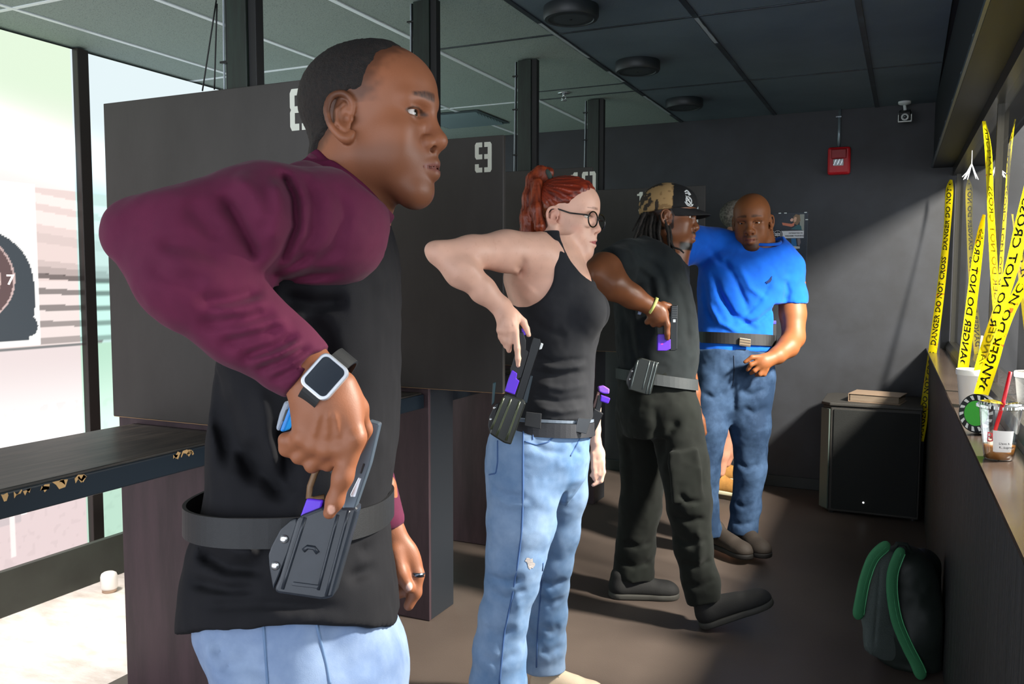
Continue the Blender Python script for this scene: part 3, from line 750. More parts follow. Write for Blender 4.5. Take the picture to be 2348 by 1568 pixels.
def face_color(xf, skin, lip, browc=None, stubble=None, browshape=(.0385, .0045, .048), shave=None, thick=1.0, liph=.0098):
    """albedo by place: lips, eyebrows, shaved beard"""
    skin = np.array(srgb(skin)); lip = np.array(srgb(lip))
    def f(V):
        P = head_local(xf, V); x, y, z = P[:, 0], P[:, 1], np.abs(P[:, 2])
        C = np.repeat(skin[None], len(V), 0)
        nz = vnoise(V[:, 0], V[:, 1], V[:, 2], 60)[:, None]; C = C*(1+.06*nz)
        if stubble is not None:
            sc, amt = stubble
            m = smoothstep(-.030, -.052, y)*smoothstep(.010, .035, x)*smoothstep(-.16, -.112, y)
            m = m*(1-smoothstep(.0, .008, .012-np.abs(y+.047))*(z < .012)*0)
            C = C*(1-(m*amt)[:, None])+np.array(srgb(sc))*(m*amt)[:, None]
        m = (x > .098)*smoothstep(.0265, .021, z)*smoothstep(liph, liph*.8, np.abs(y+.0645)+.26*z)
        C = C*(1-m[:, None])+lip*m[:, None]
        if browc is not None:
            yb = browshape[0]-.10*np.maximum(z-.030, 0)
            m = (x > .075)*smoothstep(1.3, .6, np.abs(y-yb)/(browshape[1]*thick*(1.05-.55*smoothstep(.022, browshape[2], z))))*smoothstep(.007, .012, z)*smoothstep(browshape[2]+.006, browshape[2]-.002, z)
            m = m*(.75+.25*vnoise(V[:, 0]*3, V[:, 1], V[:, 2]*3, 220))
            C = C*(1-m[:, None])+np.array(srgb(browc))*m[:, None]
        a_ = np.sqrt(((y-.0112)/.0068)**2+((z-.0325)/.0160)**2); m = (x > .088)*smoothstep(.80, .95, a_)*smoothstep(1.32, 1.12, a_)*np.where(y > .0105, .8, .35)
        C = C*(1-m[:, None])+np.array(srgb(browc or '#5a3a30'))*.6*m[:, None]
        return C
    return f
M_eye = mat('eyeball', '#ffffff', .12, vcol=True, spec=.6)
def eyes(parent, xf, look=(1, 0, 0), iris='#2a1a10', white='#d8d0c8'):
    sc = np.linalg.norm(xf[0][:, 0]); lk = np.array(look, float); lk /= np.linalg.norm(lk)
    for s in (1, -1):
        c = np.array((.0925, .0113, .0315*s)); n, m = 24, 16; r = .0128
        V = []; 
        for i in range(m+1):
            for j in range(n):
                a = math.pi*i/m; b = 2*math.pi*j/n; V.append((r*math.cos(a), r*math.sin(a)*math.cos(b), r*math.sin(a)*math.sin(b)))
        V = np.array(V); d = V @ np.array([1., 0, 0])/r
        Rl = np.array(Vector((1, 0, 0)).rotation_difference(Vector(lk)).to_matrix())
        C = np.where((d > .915)[:, None], srgb(iris), srgb(white)); C = np.where((d > .982)[:, None], (.003, .003, .003), C)
        Vc = (xf[0] @ (Rl @ V.T+c[:, None])).T+xf[1]
        F = [(i*n+j, (i+1)*n+j, (i+1)*n+(j+1) % n, i*n+(j+1) % n) for i in range(m) for j in range(n)]
        mesh_obj('eyeball', to_world(Vc), np.array(F), M_eye, parent, True, vcol=C)
def cat_mesh(*ms):
    V = []; Q = []; o = 0
    for v, q in ms:
        V.append(v); Q.append(q+o); o += len(v)
    return np.concatenate(V), np.concatenate(Q)
def skin_mat(name, rough=.42, spec=.4):
    return mat(name, '#ffffff', rough, spec=spec, vcol=True, bump=(420, .25, .0006), sss=0.0)
def cloth_mat(name, col, col2=None, rough=.85, scale=900, sheen=.15, noise=8):
    return mat(name, col, rough, noise=noise, col2=col2 or col, bump=(scale, .35, .0006), sheen=sheen, spec=.25)
def denim_mat(name, lo, hi, noise=7, ramp=(.35, .68)):
    return mat(name, lo, .8, noise=noise, col2=hi, bump=(700, .45, .0008), spec=.2, ramp=ramp, detail=5)
def bvh_of(o):
    from mathutils.bvhtree import BVHTree
    me = o.data; off = parent_loc(o.parent) if o.parent else o.location
    return BVHTree.FromPolygons([Vector(v.co)+off for v in me.vertices], [tuple(p.vertices) for p in me.polygons])
def onto(bvh, x, y, lift=0.0):
    d = Vector(CR*(x-IW/2)/FPX+CU*(IH/2-y)/FPX+FW).normalized()
    h = bvh.ray_cast(Vector(CO), d)
    if h[0] is None: return None
    return np.array(h[0])-np.array(d)*lift
def seam(name, o, pts, r, material, parent, lift=0.0, n=30, flat=None, bvh=None):
    """stitched line laid on the cloth surface along an outline"""
    b = bvh or bvh_of(o); P = np.array(pts, float)
    s = np.r_[0, np.cumsum(np.hypot(*np.diff(P, axis=0).T))]; q = np.linspace(0, s[-1], n)
    W_ = [onto(b, np.interp(t, s, P[:, 0]), np.interp(t, s, P[:, 1]), lift) for t in q]
    W_ = [w_ for w_ in W_ if w_ is not None]
    if len(W_) < 3: return None
    W_ = np.array(W_); W_[1:-1] = .25*W_[:-2]+.5*W_[1:-1]+.25*W_[2:]
    return MB().tube(W_, r, 6).build(name, material, parent, True)
def ring_band(cx, cz, ab, af, b, y0, y1, th, n=64, tilt=0.0, tiltz=0.0, bulge=None, a0=0.0, a1=2*math.pi):
    """flat strap around a body (camera frame): ab / af reach to the back (-x) and front (+x), b half width in z"""
    V = []; closed = abs(a1-a0-2*math.pi) < 1e-6
    A = np.linspace(a0, a1, n+(0 if closed else 1), endpoint=not closed) if not closed else np.linspace(a0, a1, n, endpoint=False)
    for a in A:
        c, s = math.cos(a), math.sin(a); ex = 2/2.4
        ux = math.copysign(abs(c)**ex, c); uz = math.copysign(abs(s)**ex, s)
        ra = af if c > 0 else ab
        e = 1+(bulge(a) if bulge else 0)
        for (dr, yy) in ((0, y0), (th, y0), (th, y1), (0, y1)):
            x = cx+(ra*e+dr)*ux; z = cz+(b*e+dr)*uz
            V.append((x, yy+tilt*(x-cx)+tiltz*(z-cz), z))
    m = len(A); F = []
    for i in range(m if closed else m-1):
        j = (i+1) % m
        for k in range(4): F.append((i*4+k, i*4+(k+1) % 4, j*4+(k+1) % 4, j*4+k))
    if not closed: F += [(0, 1, 2, 3), tuple((m-1)*4+k for k in (3, 2, 1, 0))]
    return np.array(V), F
def slab(poly, z, th, bev=.002, zf=None):
    """outline (pixels) at distance z, extruded th away from the viewer; zf(x,y) varies the distance"""
    P = [pw(x, y, z if zf is None else zf(x, y)) for x, y in poly]
    return MB().prism(P, FW*th, bev)
# ================================================================ front man: burgundy and black raglan shirt
Z1 = 1.30
fm = empty('person', tuple(to_world(px(660, 1430, Z1))[:2])+(0.0,), 'man in burgundy sleeved black shirt and light jeans gripping a holstered pistol', 'person')
H1 = head_frame((-.233, .3235, -Z1), yaw=14, pitch=0, scale=1.0)
def P1(x, y, z=Z1): return px(x, y, z)
def r1(r, z=Z1): return r*z/FPX
B = SDF(); head(B, H1, jaw=1.0, nose=1.2, lips=1.15, brow=1.0, ears=1.12, eyeopen=.78)
B.cap(P1(785, 515), P1(812, 350), .066, .058, k=.03)
B.cap(P1(845, 500), P1(850, 440), .028, .026, k=.03)
headm = B.mesh(.0020, lo=px(640, 520, Z1)-np.array([0, 0, .14]), hi=px(1060, 80, Z1)+np.array([0, 0, .14]), smooth=1)
# torso core, legs and right hand of the same body
T = SDF()
T.stack([(P1(0, y)[1], P1(a, y)[0], P1(b, y)[0], -Z1, w_) for y, a, b, w_ in [(480, 700, 850, .09), (560, 650, 870, .12), (700, 600, 870, .125), (900, 560, 860, .12), (1100, 550, 850, .12), (1300, 520, 850, .125), (1430, 520, 860, .13)]])
Zh = 1.05
def h_(x, y, d=0.0): return px(x, y, Zh-d)
Hn = SDF()
Hn.chain([px(560, 745, 1.05), px(700, 845, 1.06), h_(722, 885), h_(742, 925)], [.036, .031, .030, .033], k=.02, flat=.8, side=(0, 0, 1))
Hn.ell(h_(752, 960), (.043, .046, .020), rotm((0, 0, 1), .10), k=.02)
for a, b_, r in (((735, 900), (715, 1018), 19), ((745, 900), (747, 1028), 19), ((752, 900), (778, 1026), 19), ((770, 905), (814, 1000), 22), ((728, 905), (690, 1000), 17)):
    Hn.cap(h_(*a), h_(*b_, .006), r1(r, Zh), r1(r-1, Zh), k=.014)
for x, y in ((716, 1020), (748, 1029), (779, 1027), (814, 1004), (690, 1003)): Hn.ell(h_(x, y, .012), r1(15, Zh), k=.008)
Hn.chain([h_(812, 1005, .004), h_(786, 1092, .006), h_(768, 1148, .002), h_(755, 1176, 0)], [r1(26, Zh), r1(22, Zh), r1(18.5, Zh), r1(14.5, Zh)], k=.010)
for kn, mid, tip in (((779, 1030), (752, 1062), (752, 1050)), ((748, 1032), (716, 1066), (724, 1056)), ((716, 1024), (686, 1046), (700, 1040)), ((690, 1005), (660, 1028), (672, 1034))):
    Hn.chain([h_(*kn, .004), h_(*mid, -.010), h_(*tip, -.045)], [r1(18, Zh), r1(17, Zh), r1(14, Zh)], k=.006)
Hn.chain([h_(690, 1000), h_(655, 1008, -.004), h_(655, 1030, -.01)], [r1(17, Zh), r1(15, Zh), r1(13, Zh)], k=.006)
Hn.chain([h_(790, 880, -.01), h_(822, 935, -.022), h_(838, 985, -.035), h_(818, 1060, -.044)], [r1(24, Zh), r1(20, Zh), r1(15, Zh), r1(13, Zh)], k=.02)
for q in ((735, 940, 716, 1010), (752, 940, 748, 1015), (765, 940, 778, 1012)):
    crease(Hn, [h_(q[0], q[1], .020), h_(q[2], q[3], .018)], -.0022, .004)
handm = Hn.mesh(.0020, smooth=1)
# left hand hanging beyond the body
Zl = 1.47
def l_(x, y, d=0.0): return px(x, y, Zl-d)
Lh = SDF()
Lh.chain([l_(868, 1120), l_(884, 1205), l_(897, 1235), l_(915, 1265)], [.032, .026, .025, .027], k=.015, flat=.75, side=(0, 0, 1))
Lh.ell(l_(926, 1288), (.030, .040, .018), rotm((0, 0, 1), .45), k=.015)
Lh.chain([l_(940, 1280), l_(956, 1318, .005), l_(952, 1358, .01), l_(937, 1388, .012)], [.014, .0125, .011, .009], k=.006)
Lh.chain([l_(905, 1265, .015), l_(918, 1315, .024), l_(937, 1347, .026)], [.015, .0125, .0095], k=.008)
Lh.chain([l_(935, 1310, -.004), l_(932, 1350, -.002), l_(900, 1366, .004)], [.013, .012, .0095], k=.005)
Lh.chain([l_(922, 1310, -.012), l_(915, 1342, -.006), l_(894, 1352, -.002)], [.012, .011, .009], k=.005)
Lh.chain([l_(912, 1305, -.02), l_(903, 1332, -.016), l_(892, 1336, -.01)], [.011, .010, .0085], k=.005)
lhm = Lh.mesh(.0026)
SK1 = '#8c573c'
bodyV, bodyQ = cat_mesh(headm, handm, lhm, T.mesh(.010))
fc = face_color(H1, SK1, '#7a4a40', '#24150e', ('#5a3a2c', .35), browshape=(.0375, .0050, .047), thick=1.25)
bv = fc(bodyV)
def hairline1(X, Y, Z):
    Ri = np.linalg.inv(H1[0]); dx, dy, dz = X-H1[1][0], Y-H1[1][1], Z-H1[1][2]
    x = Ri[0, 0]*dx+Ri[0, 1]*dy+Ri[0, 2]*dz; y = Ri[1, 0]*dx+Ri[1, 1]*dy+Ri[1, 2]*dz; z = np.abs(Ri[2, 0]*dx+Ri[2, 1]*dy+Ri[2, 2]*dz)
    # hairline as a set of limits: front, temple, sideburn, nape
    front = .072-.16*np.maximum(.105-y, 0)-.55*np.maximum(z-.040, 0)
    fr = front-x
    side = np.where(x > .010, y-(.030+.25*np.maximum(x-.012, 0)), y-(-.055-.30*np.minimum(x+.01, 0)*0))
    back = np.where(x <= .010, .012-x+.6*np.maximum(y-.02, 0)+.10*np.maximum(-.01-y, 0)*0, 1.0)
    nape = y+.062
    ear = np.sqrt(((x-.008)/1.0)**2+((y+.004)/1.35)**2)-.024
    g = np.minimum(np.minimum(fr, side), np.minimum(nape, ear)); g = np.minimum(g, np.where(y < .02, -.020+1.0*(y+.013)-x, .1))
    return g
gm = hairline1(bodyV[:, 0], bodyV[:, 1], bodyV[:, 2]); gm = smoothstep(-.024, .0, gm+.006*vnoise(bodyV[:, 0], bodyV[:, 1], bodyV[:, 2], 130))*(bodyV[:, 1] > H1[1][1]-.07)*.62
bv = bv*(1-gm[:, None])+np.array(srgb('#1c120c'))*gm[:, None]
# paler nail and knuckle tone
def nailpaint(V, C, c, r, col):
    m = smoothstep(r, r*.7, np.linalg.norm((V-c)/np.array([1, 1.35, 1.6]), axis=1))[:, None]; return C*(1-m)+np.array(srgb(col))*m
bv = nailpaint(bodyV, bv, h_(758, 1172, .014), .0065, '#d3a08c'); bv = nailpaint(bodyV, bv, l_(939, 1345, .035), .006, '#d8b0a4')
body1 = mesh_obj('body', to_world(bodyV), bodyQ, skin_mat('skin brown', .48), fm, True, vcol=bv)
eyes(fm, H1, look=(1, .02, .12), iris='#1c120c', white='#cfc6c0')
# close-cropped hair with a faded hairline
def hair1(D, X, Y, Z):
    g = hairline1(X, Y, Z)
    nz = vnoise(X, Y, Z, 95)*.004+vnoise(X, Y, Z, 240)*.002
    t = -.005+.0095*smoothstep(-.008, .016, g+nz)
    return D-t+.0008*vnoise(X, Y, Z, 330)+.0006*vnoise(X, Y, Z, 500)
Hh = SDF(); head(Hh, H1, jaw=1.0, nose=1.12, lips=1.12, ears=0); Hh.cap(P1(765, 500), P1(812, 350), .064, .058, k=.03)
hm = Hh.mesh(.0024, lo=px(640, 400, Z1)-np.array([0, 0, .14]), hi=px(960, 80, Z1)+np.array([0, 0, .14]), post=hair1, pad=.02, smooth=0)
mesh_obj('hair', to_world(hm[0]), hm[1], mat('black cropped hair', '#0d0a08', .75, noise=160, col2='#1f1611', bump=(500, .9, .002)), fm, True)
# ---- shirt body
M_blk = mat('jersey', '#ffffff', .9, vcol=True, bump=(900, .35, .0006), spec=.15)
M_bur = cloth_mat('burgundy jersey', '#5d1d3a', '#521a34', sheen=.05)
Sh = SDF()
Sh.stack([(P1(0, y)[1], P1(a, y)[0], P1(b, y)[0], -Z1, w_) for y, a, b, w_ in [(395, 690, 800, 0.06), (430, 670, 845, 0.1), (470, 640, 872, 0.145), (520, 624, 893, 0.175), (560, 604, 904, 0.185), (640, 580, 913, 0.185), (720, 556, 914, 0.18), (800, 532, 914, 0.175), (900, 508, 912, 0.168), (1000, 500, 908, 0.163), (1090, 498, 900, 0.16), (1150, 490, 888, 0.16), (1210, 468, 886, 0.168), (1290, 448, 898, 0.178), (1380, 436, 908, 0.182), (1470, 428, 914, 0.184)]], n=2.5)
Sh.cap(P1(770, 480), P1(815, 370), .072, .062, k=.03)
def hemcut(X, Y, Z): return (-.428+.052*np.clip((Z+Z1)/.17, 0, 1)**1.3-.012*np.clip((-.33-X)/.15, 0, 1))-Y
Sh.ops.append((hemcut, None, None, .004, 'i'))
Sh.plane(P1(818, 415), (.78, 1.0, 0), k=.004)     # neckline
sd = .145
def s_(x, y, d=None): return px(x, y, Z1-(.16 if d is None else d))
for pts, dp, wd in [([(560, 1010), (600, 1080), (660, 1150)], .010, .014), ([(520, 900), (545, 1020), (590, 1120)], .010, .013), ([(640, 960), (655, 1050), (672, 1130)], .009, .013), ([(500, 840), (505, 960), (530, 1090)], .008, .012), ([(595, 880), (612, 990), (640, 1090)], -.007, .014),
                    ([(450, 1260), (520, 1300), (620, 1310)], .008, .012), ([(430, 1330), (520, 1352), (600, 1350)], .006, .010), ([(820, 1270), (860, 1255), (900, 1265)], .006, .010), ([(790, 1330), (850, 1305), (905, 1300)], .006, .010), ([(640, 680), (720, 700), (800, 690)], .007, .014), ([(690, 720), (740, 770), (760, 850)], .005, .018), ([(470, 1230), (540, 1262), (600, 1268)], -.007, .012), ([(450, 1390), (600, 1385), (800, 1395)], .004, .010)]:
    crease(Sh, [s_(*p) for p in pts], dp*2.0, wd*.85)
Sh.ops.append((lambda X, Y, Z: .0022*vnoise(X, Y*1.3, Z, 26)+.0012*vnoise(X+3, Y*.5, Z, 55), None, None, 0, 'd'))
def shirtcol(V):
    m = (V[:, 1] > P1(0, 470)[1])[:, None]; return np.where(m, srgb('#571c38'), srgb('#1d1d20'))
shirt1 = sdf_obj('shirt', Sh, .0042, M_blk, fm, color=shirtcol, pad=.02)
# ---- right sleeve, reaching over the shoulder to the collar (raglan)
Sl = SDF()
Sl.chain([px(760, 520, 1.14), px(600, 515, 1.09), px(425, 545, 1.04), px(312, 530, 1.03)], [r1(126, 1.14), r1(134, 1.09), r1(114, 1.04), r1(68, 1.03)], k=.03)
Sl.chain([px(322, 540, 1.03), px(430, 632, 1.03), px(560, 745, 1.05), px(662, 818, 1.06), px(702, 848, 1.06)], [r1(70, 1.03), r1(114, 1.03), r1(93, 1.05), r1(78, 1.06), r1(72, 1.06)], k=.03)
Sl.cap(px(705, 448, 1.2), px(828, 492, 1.21), r1(78, 1.2), r1(58, 1.21), k=.03)
Sl.ell(px(770, 525, 1.16), (r1(108, 1.16), r1(125, 1.16), .10), k=.03)
Sl.cap(px(760, 400, 1.28), px(850, 480, 1.28), .045, .036, k=.03)
Sl.cut(px(705, 855, 1.06), (.78, -.62, 0))    # cuff
Sl.plane(P1(813, 424), (.78, 1.0, 0), k=.004)         # collar
zf = lambda x: 1.005 if x < 560 else (1.02 if x < 640 else 1.045)
def c_(x, y, z): return px(x, y, z)
for pts, z, dp, wd in [
    ([(625, 395), (655, 415), (674, 455), (678, 520), (650, 590), (600, 645)], 1.03, .013, .010), ([(508, 441), (545, 500), (575, 560), (592, 600)], .985, .012, .012), ([(608, 640), (668, 610), (723, 577)], 1.04, .008, .009),
    ([(612, 648), (700, 632), (791, 624)], 1.05, .008, .010), ([(700, 400), (722, 470), (715, 540), (660, 610)], 1.05, .006, .011), ([(770, 420), (790, 490), (770, 570), (700, 625)], 1.06, .005, .012), ([(540, 395), (590, 455), (612, 520)], 1.01, -.007, .016), ([(630, 400), (640, 480), (618, 570)], 1.02, -.008, .014),
    ([(440, 690), (520, 690), (610, 670)], .985, .009, .011), ([(450, 745), (540, 735), (632, 712)], .99, .010, .011), ([(500, 790), (580, 770), (655, 745)], 1.0, .010, .009), ([(545, 820), (620, 800), (690, 768)], 1.005, .010, .008), ([(585, 850), (655, 825), (715, 790)], 1.01, .009, .007), ([(620, 875), (680, 845), (735, 805)], 1.02, .008, .006),
    ([(480, 715), (560, 715), (625, 690)], .98, -.006, .011), ([(525, 768), (600, 752), (665, 728)], .99, -.006, .009), ([(565, 836), (640, 812), (700, 780)], 1.0, -.006, .007), ([(360, 560), (430, 560), (520, 600)], .965, .006, .016), ([(330, 600), (400, 640), (480, 650)], .965, .005, .015), ([(420, 470), (470, 510), (500, 560)], .97, .005, .015)]:
    crease(Sl, [c_(x, y, z) for x, y in pts], dp*(1.5 if pts[0][1] < 660 else 1.15), wd*(.7 if pts[0][1] < 660 else .85))
Sl.ops.append((lambda X, Y, Z: .002*vnoise(X, Y, Z, 30)+.001*vnoise(X, Y+2, Z, 70), None, None, 0, 'd'))
sdf_obj('sleeve', Sl, .0038, M_bur, fm, pad=.02)
# far sleeve: shoulder, arm and cuff beyond the body
Sf = SDF()
Sf.chain([px(770, 500, 1.44), px(745, 760, 1.52), px(800, 950, 1.52), px(880, 1190, 1.47)], [.085, .062, .052, .036], k=.03)
Sf.cut(px(887, 1212, 1.47), (.25, -1, 0)); Sf.plane(P1(813, 424), (.78, 1.0, 0), k=.004)
sdf_obj('sleeve', Sf, .006, M_bur, fm)
# collar rib
cl = [(P1(813, 421)+np.array([0, 0, 0]))]
def collar(center, nrm, rx, rz, rad, n=40):
    nrm = np.array(nrm, float); nrm /= np.linalg.norm(nrm); a = np.cross(nrm, (0, 0, 1)); a /= np.linalg.norm(a)
    return [center+a*rx*math.cos(t)+np.array([0, 0, 1.])*rz*math.sin(t) for t in np.linspace(0, 2*math.pi, n)]
MB().tube([to_world(p) for p in collar(P1(812, 432), (.78, 1.0, 0), r1(98), .064, .004)], .0045, 8, cap=False).build('collar', M_bur, fm, True)
# ---- jeans
M_jn1 = denim_mat('pale washed denim', '#64789a', '#8799b4', 9)
Jn = SDF()
Jn.stack([(P1(0, y)[1], P1(a, y)[0], P1(b, y)[0], -Z1, w_) for y, a, b, w_ in [(1330, 466, 880, .160), (1420, 466, 900, .168), (1480, 496, 926, .174), (1540, 530, 934, .176), (1600, 535, 934, .176)]], n=2.4)
dn = BASIS @ np.array([0, 0, -1.0])
for s, zc in ((1, .085), (-1, -.085)):
    hip = px(715, 1570, Z1)+np.array([0, 0, zc]); knee = hip+dn*.30+np.array([.0, 0, .01*s]); ank = knee+dn*.385+np.array([-.02, 0, 0])
    Jn.chain([hip, knee, ank], [.105, .075, .065], k=.03)
    jshoe = ank
for pts, dp, wd in [([(480, 1500), (540, 1480), (600, 1500)], .010, .012), ([(500, 1540), (560, 1520), (630, 1545)], .009, .012), ([(820, 1500), (870, 1530), (900, 1560)], .006, .02), ([(740, 1450), (790, 1500), (800, 1560)], .005, .02), ([(470, 1460), (520, 1450), (580, 1440)], .006, .012)]:
    crease(Jn, [px(x, y, Z1-.165) for x, y in pts], dp, wd)
Jn.ops.append((lambda X, Y, Z: .003*vnoise(X, Y, Z, 22)+.0012*vnoise(X, Y, Z, 60), None, None, 0, 'd'))
jn1 = sdf_obj('jeans', Jn, .006, M_jn1, fm, pad=.02)
M_st1 = mat('blue seam', '#5d7698', .7)
for pts in ([(603, 1415), (607, 1470), (614, 1568)], [(722, 1412), (735, 1470), (748, 1520), (757, 1568)]):
    seam('seam', jn1, pts, .0022, M_st1, fm)
for s, zc in ((1, .085), (-1, -.085)):
    hip = px(715, 1570, Z1)+np.array([0, 0, zc]); ank = hip+dn*.685+np.array([-.02, 0, .01*s])
    w0 = to_world(ank); fwd = CR*.97-FW*0; 
    V, Q = SDF().cap(np.array([0, 0, .045]), np.array([.17, 0, .035]), .045, .04, flat=.8, side=(0, 0, 1)).cap(np.array([-.03, 0, .06]), np.array([-.02, 0, .12]), .042, .045, k=.03).plane((0, 0, 0), (0, 0, -1)).mesh(.008)
    ax = np.array([CR[0], CR[1], 0]); ax /= np.linalg.norm(ax); ay = np.array([-ax[1], ax[0], 0])
    Wd = np.array([w0[0], w0[1], 0])+V[:, :1]*ax+V[:, 1:2]*ay+np.c_[V[:, 2]*0, V[:, 2]*0, V[:, 2]]
    mesh_obj('shoe', Wd, Q, mat('grey trainer', '#4a4a4c', .7), fm, True)
# ---- belt over the shirt
M_belt = mat('black nylon belt', '#17181b', .55, bump=(900, .4, .0008))
V, F = ring_band((P1(445, 0)[0]+P1(880, 0)[0])/2, -Z1, .128, .152, .178, -.272, -.232, .005, 72, bulge=lambda a: .055*max(0, -math.cos(a))**3)
mesh_obj('belt', to_world(V), F, M_belt, fm)
# ================================================================ front man's gear
Mg = mat('slate slide', '#56616c', .38, metal=.35); Mpoly = mat('black polymer', '#15161a', .42); Mkyd = mat('dark kydex', '#2b3038', .36, noise=30, col2='#252a31'); Mpur = mat('purple grip', '#5b2bd0', .4); Mtan = mat('tan frame', '#6d5238', .5); Mblue = mat('bright blue plate', '#1f7fd0', .4); Mriv = mat('steel rivet', '#c9ccd0', .22, metal=.9)
g1 = empty('training_pistol', tuple(pw(800, 1060, 1.10)), 'slate grey training pistol with purple nose drawn by the burgundy sleeved man', 'pistol')
slab([(844, 964), (870, 972), (848, 1066), (812, 1172), (800, 1230), (768, 1230), (784, 1166), (808, 1061)], 1.085, .024, .002).build('slide', Mg, g1)
slab([(822, 1094), (829, 1097), (815, 1140), (804, 1140), (803, 1133)], 1.0838, .004, .0008).build('ejection_port', mat('bright steel', '#c4ccd6', .25, metal=.7), g1)
slab([(833, 1062), (837, 1064), (829, 1086), (825, 1085)], 1.0838, .003, .0006).build('slide_catch', Mpoly, g1)
slab([(808, 1050), (800, 1100), (778, 1172), (760, 1222), (735, 1215), (752, 1160), (765, 1100), (740, 1060), (690, 1000), (716, 960), (760, 1000)], 1.089, .022, .003).build('frame', Mpoly, g1)
gd = MB().tube([pw(x, y, 1.098) for x, y in [(735, 1062), (722, 1085), (711, 1115), (708, 1140), (722, 1145), (745, 1140)]], .0042, 8); gd.build('trigger_guard', Mtan, g1, True)
slab([(703, 1143), (741, 1147), (720, 1215), (690, 1215), (686, 1190)], 1.09, .02, .002).build('laser_nose', Mpur, g1)
slab([(652, 919), (668, 922), (640, 990), (631, 985), (640, 948)], 1.083, .026, .003).build('base_plate', mat('grey plate', '#8d97a5', .4), g1)
slab([(666, 921), (679, 925), (654, 990), (640, 990)], 1.081, .026, .003).build('magazine_pad', Mblue, g1)
slab([(655, 940), (661, 937), (653, 964), (647, 966)], 1.0822, .002, .0004).build('magazine_slot', Mpoly, g1)
hs = empty('holster', tuple(pw(720, 1370, 1.09)), 'dark moulded holster with two rivets on the burgundy sleeved man', 'holster')
zf1 = 1.083
slab([(680, 1190), (690, 1182), (741, 1162), (760, 1176), (785, 1163), (814, 1162), (820, 1168), (763, 1370), (738, 1376), (634, 1361), (628, 1352), (640, 1325)], zf1, .034, .004).build('shell', Mkyd, hs)
slab([(680, 1188), (668, 1192), (643, 1213), (622, 1252), (615, 1272), (617, 1300), (626, 1352), (636, 1330), (660, 1270), (682, 1200)], zf1+.006, .008, .002).build('wing', Mkyd, hs)
for a, b, wv in (((700, 1186), (648, 1350), 4.5), ((775, 1180), (730, 1352), 4), ((800, 1170), (748, 1366), 4)):
    MB().tube([pw(a[0]+(b[0]-a[0])*t_, a[1]+(b[1]-a[1])*t_, zf1+.0005) for t_ in np.linspace(0, 1, 6)], wv*1.08/FPX, 8).build('moulded_rib', Mkyd, hs, True)
slab([(668, 1343), (728, 1350), (733, 1342), (672, 1334)], zf1-.0015, .004, .001).build('moulded_ridge', Mkyd, hs)
MB().tube([pw(x, y, zf1+.0003) for x, y in [(696, 1262), (706, 1254), (720, 1256), (729, 1268)]], .0032, 8).build('moulded_boss', Mkyd, hs, True)
for x, y in ((652, 1236), (632, 1297)):
    n_ = -FW; MB().lathe([(.0058, 0), (.0056, .0015), (.0035, .0028), (.001, .0030)], Matrix.Translation(pw(x, y, zf1+.006)) @ Vector(n_).to_track_quat('Z', 'Y').to_matrix().to_4x4(), 14).build('rivet', Mriv, hs, True)
# wristwatch
wt = empty('wristwatch', tuple(pw(745, 865, 1.02)), 'smartwatch with silver case and black strap on a brown wrist', 'watch')
wc = px(745, 864, 1.012)
zaxis = np.array([.10, .16, 1.0]); zaxis /= np.linalg.norm(zaxis)
xaxis = np.array([.74, -.62, 0]); xaxis -= zaxis*(xaxis @ zaxis); xaxis /= np.linalg.norm(xaxis)    # along the arm
yaxis = np.cross(zaxis, xaxis)
Mw = np.stack([xaxis, yaxis, zaxis], 1)
def rrect(a, b, r, n=6):
    out = []
    for cx_, cy_, t0 in ((a-r, b-r, 0), (-a+r, b-r, 90), (-a+r, -b+r, 180), (a-r, -b+r, 270)):
        for q in range(n+1):
            t_ = math.radians(t0+90*q/n); out.append((cx_+r*math.cos(t_), cy_+r*math.sin(t_)))
    return out
def wpoly(pts, z): return [to_world(wc+Mw @ np.array([x, y, z])) for x, y in pts]
zw = zaxis @ BASIS
MB().prism(wpoly(rrect(.0205, .0245, .009), -.006), zw*.010, .0015).build('case', mat('silver watch case', '#c3c6cc', .28, metal=.55), wt)
MB().prism(wpoly(rrect(.0165, .0205, .0065), .004), zw*.0012, .0004).build('display', mat('dark watch glass', '#2a3038', .08, coat=.6), wt)
Sp = SDF()
ra, rb = .0375, .030
pts = []
cw = wc-zaxis*.034
V = []; F = []; n = 48
for i in range(n):
    a = 2*math.pi*i/n
    c0 = cw+yaxis*ra*math.cos(a)+zaxis*(rb+.002)*math.sin(a); nr = yaxis*math.cos(a)+zaxis*math.sin(a)
    for dx, dr in ((-.0125, 0), (.0125, 0), (.0125, .0035), (-.0125, .0035)): V.append(to_world(c0+xaxis*dx+nr*dr))
for i in range(n):
    j = (i+1) % n
    for k in range(4): F.append((i*4+k, i*4+(k+1) % 4, j*4+(k+1) % 4, j*4+k))
mesh_obj('strap', V, F, mat('black rubber strap', '#1f2123', .5), wt)
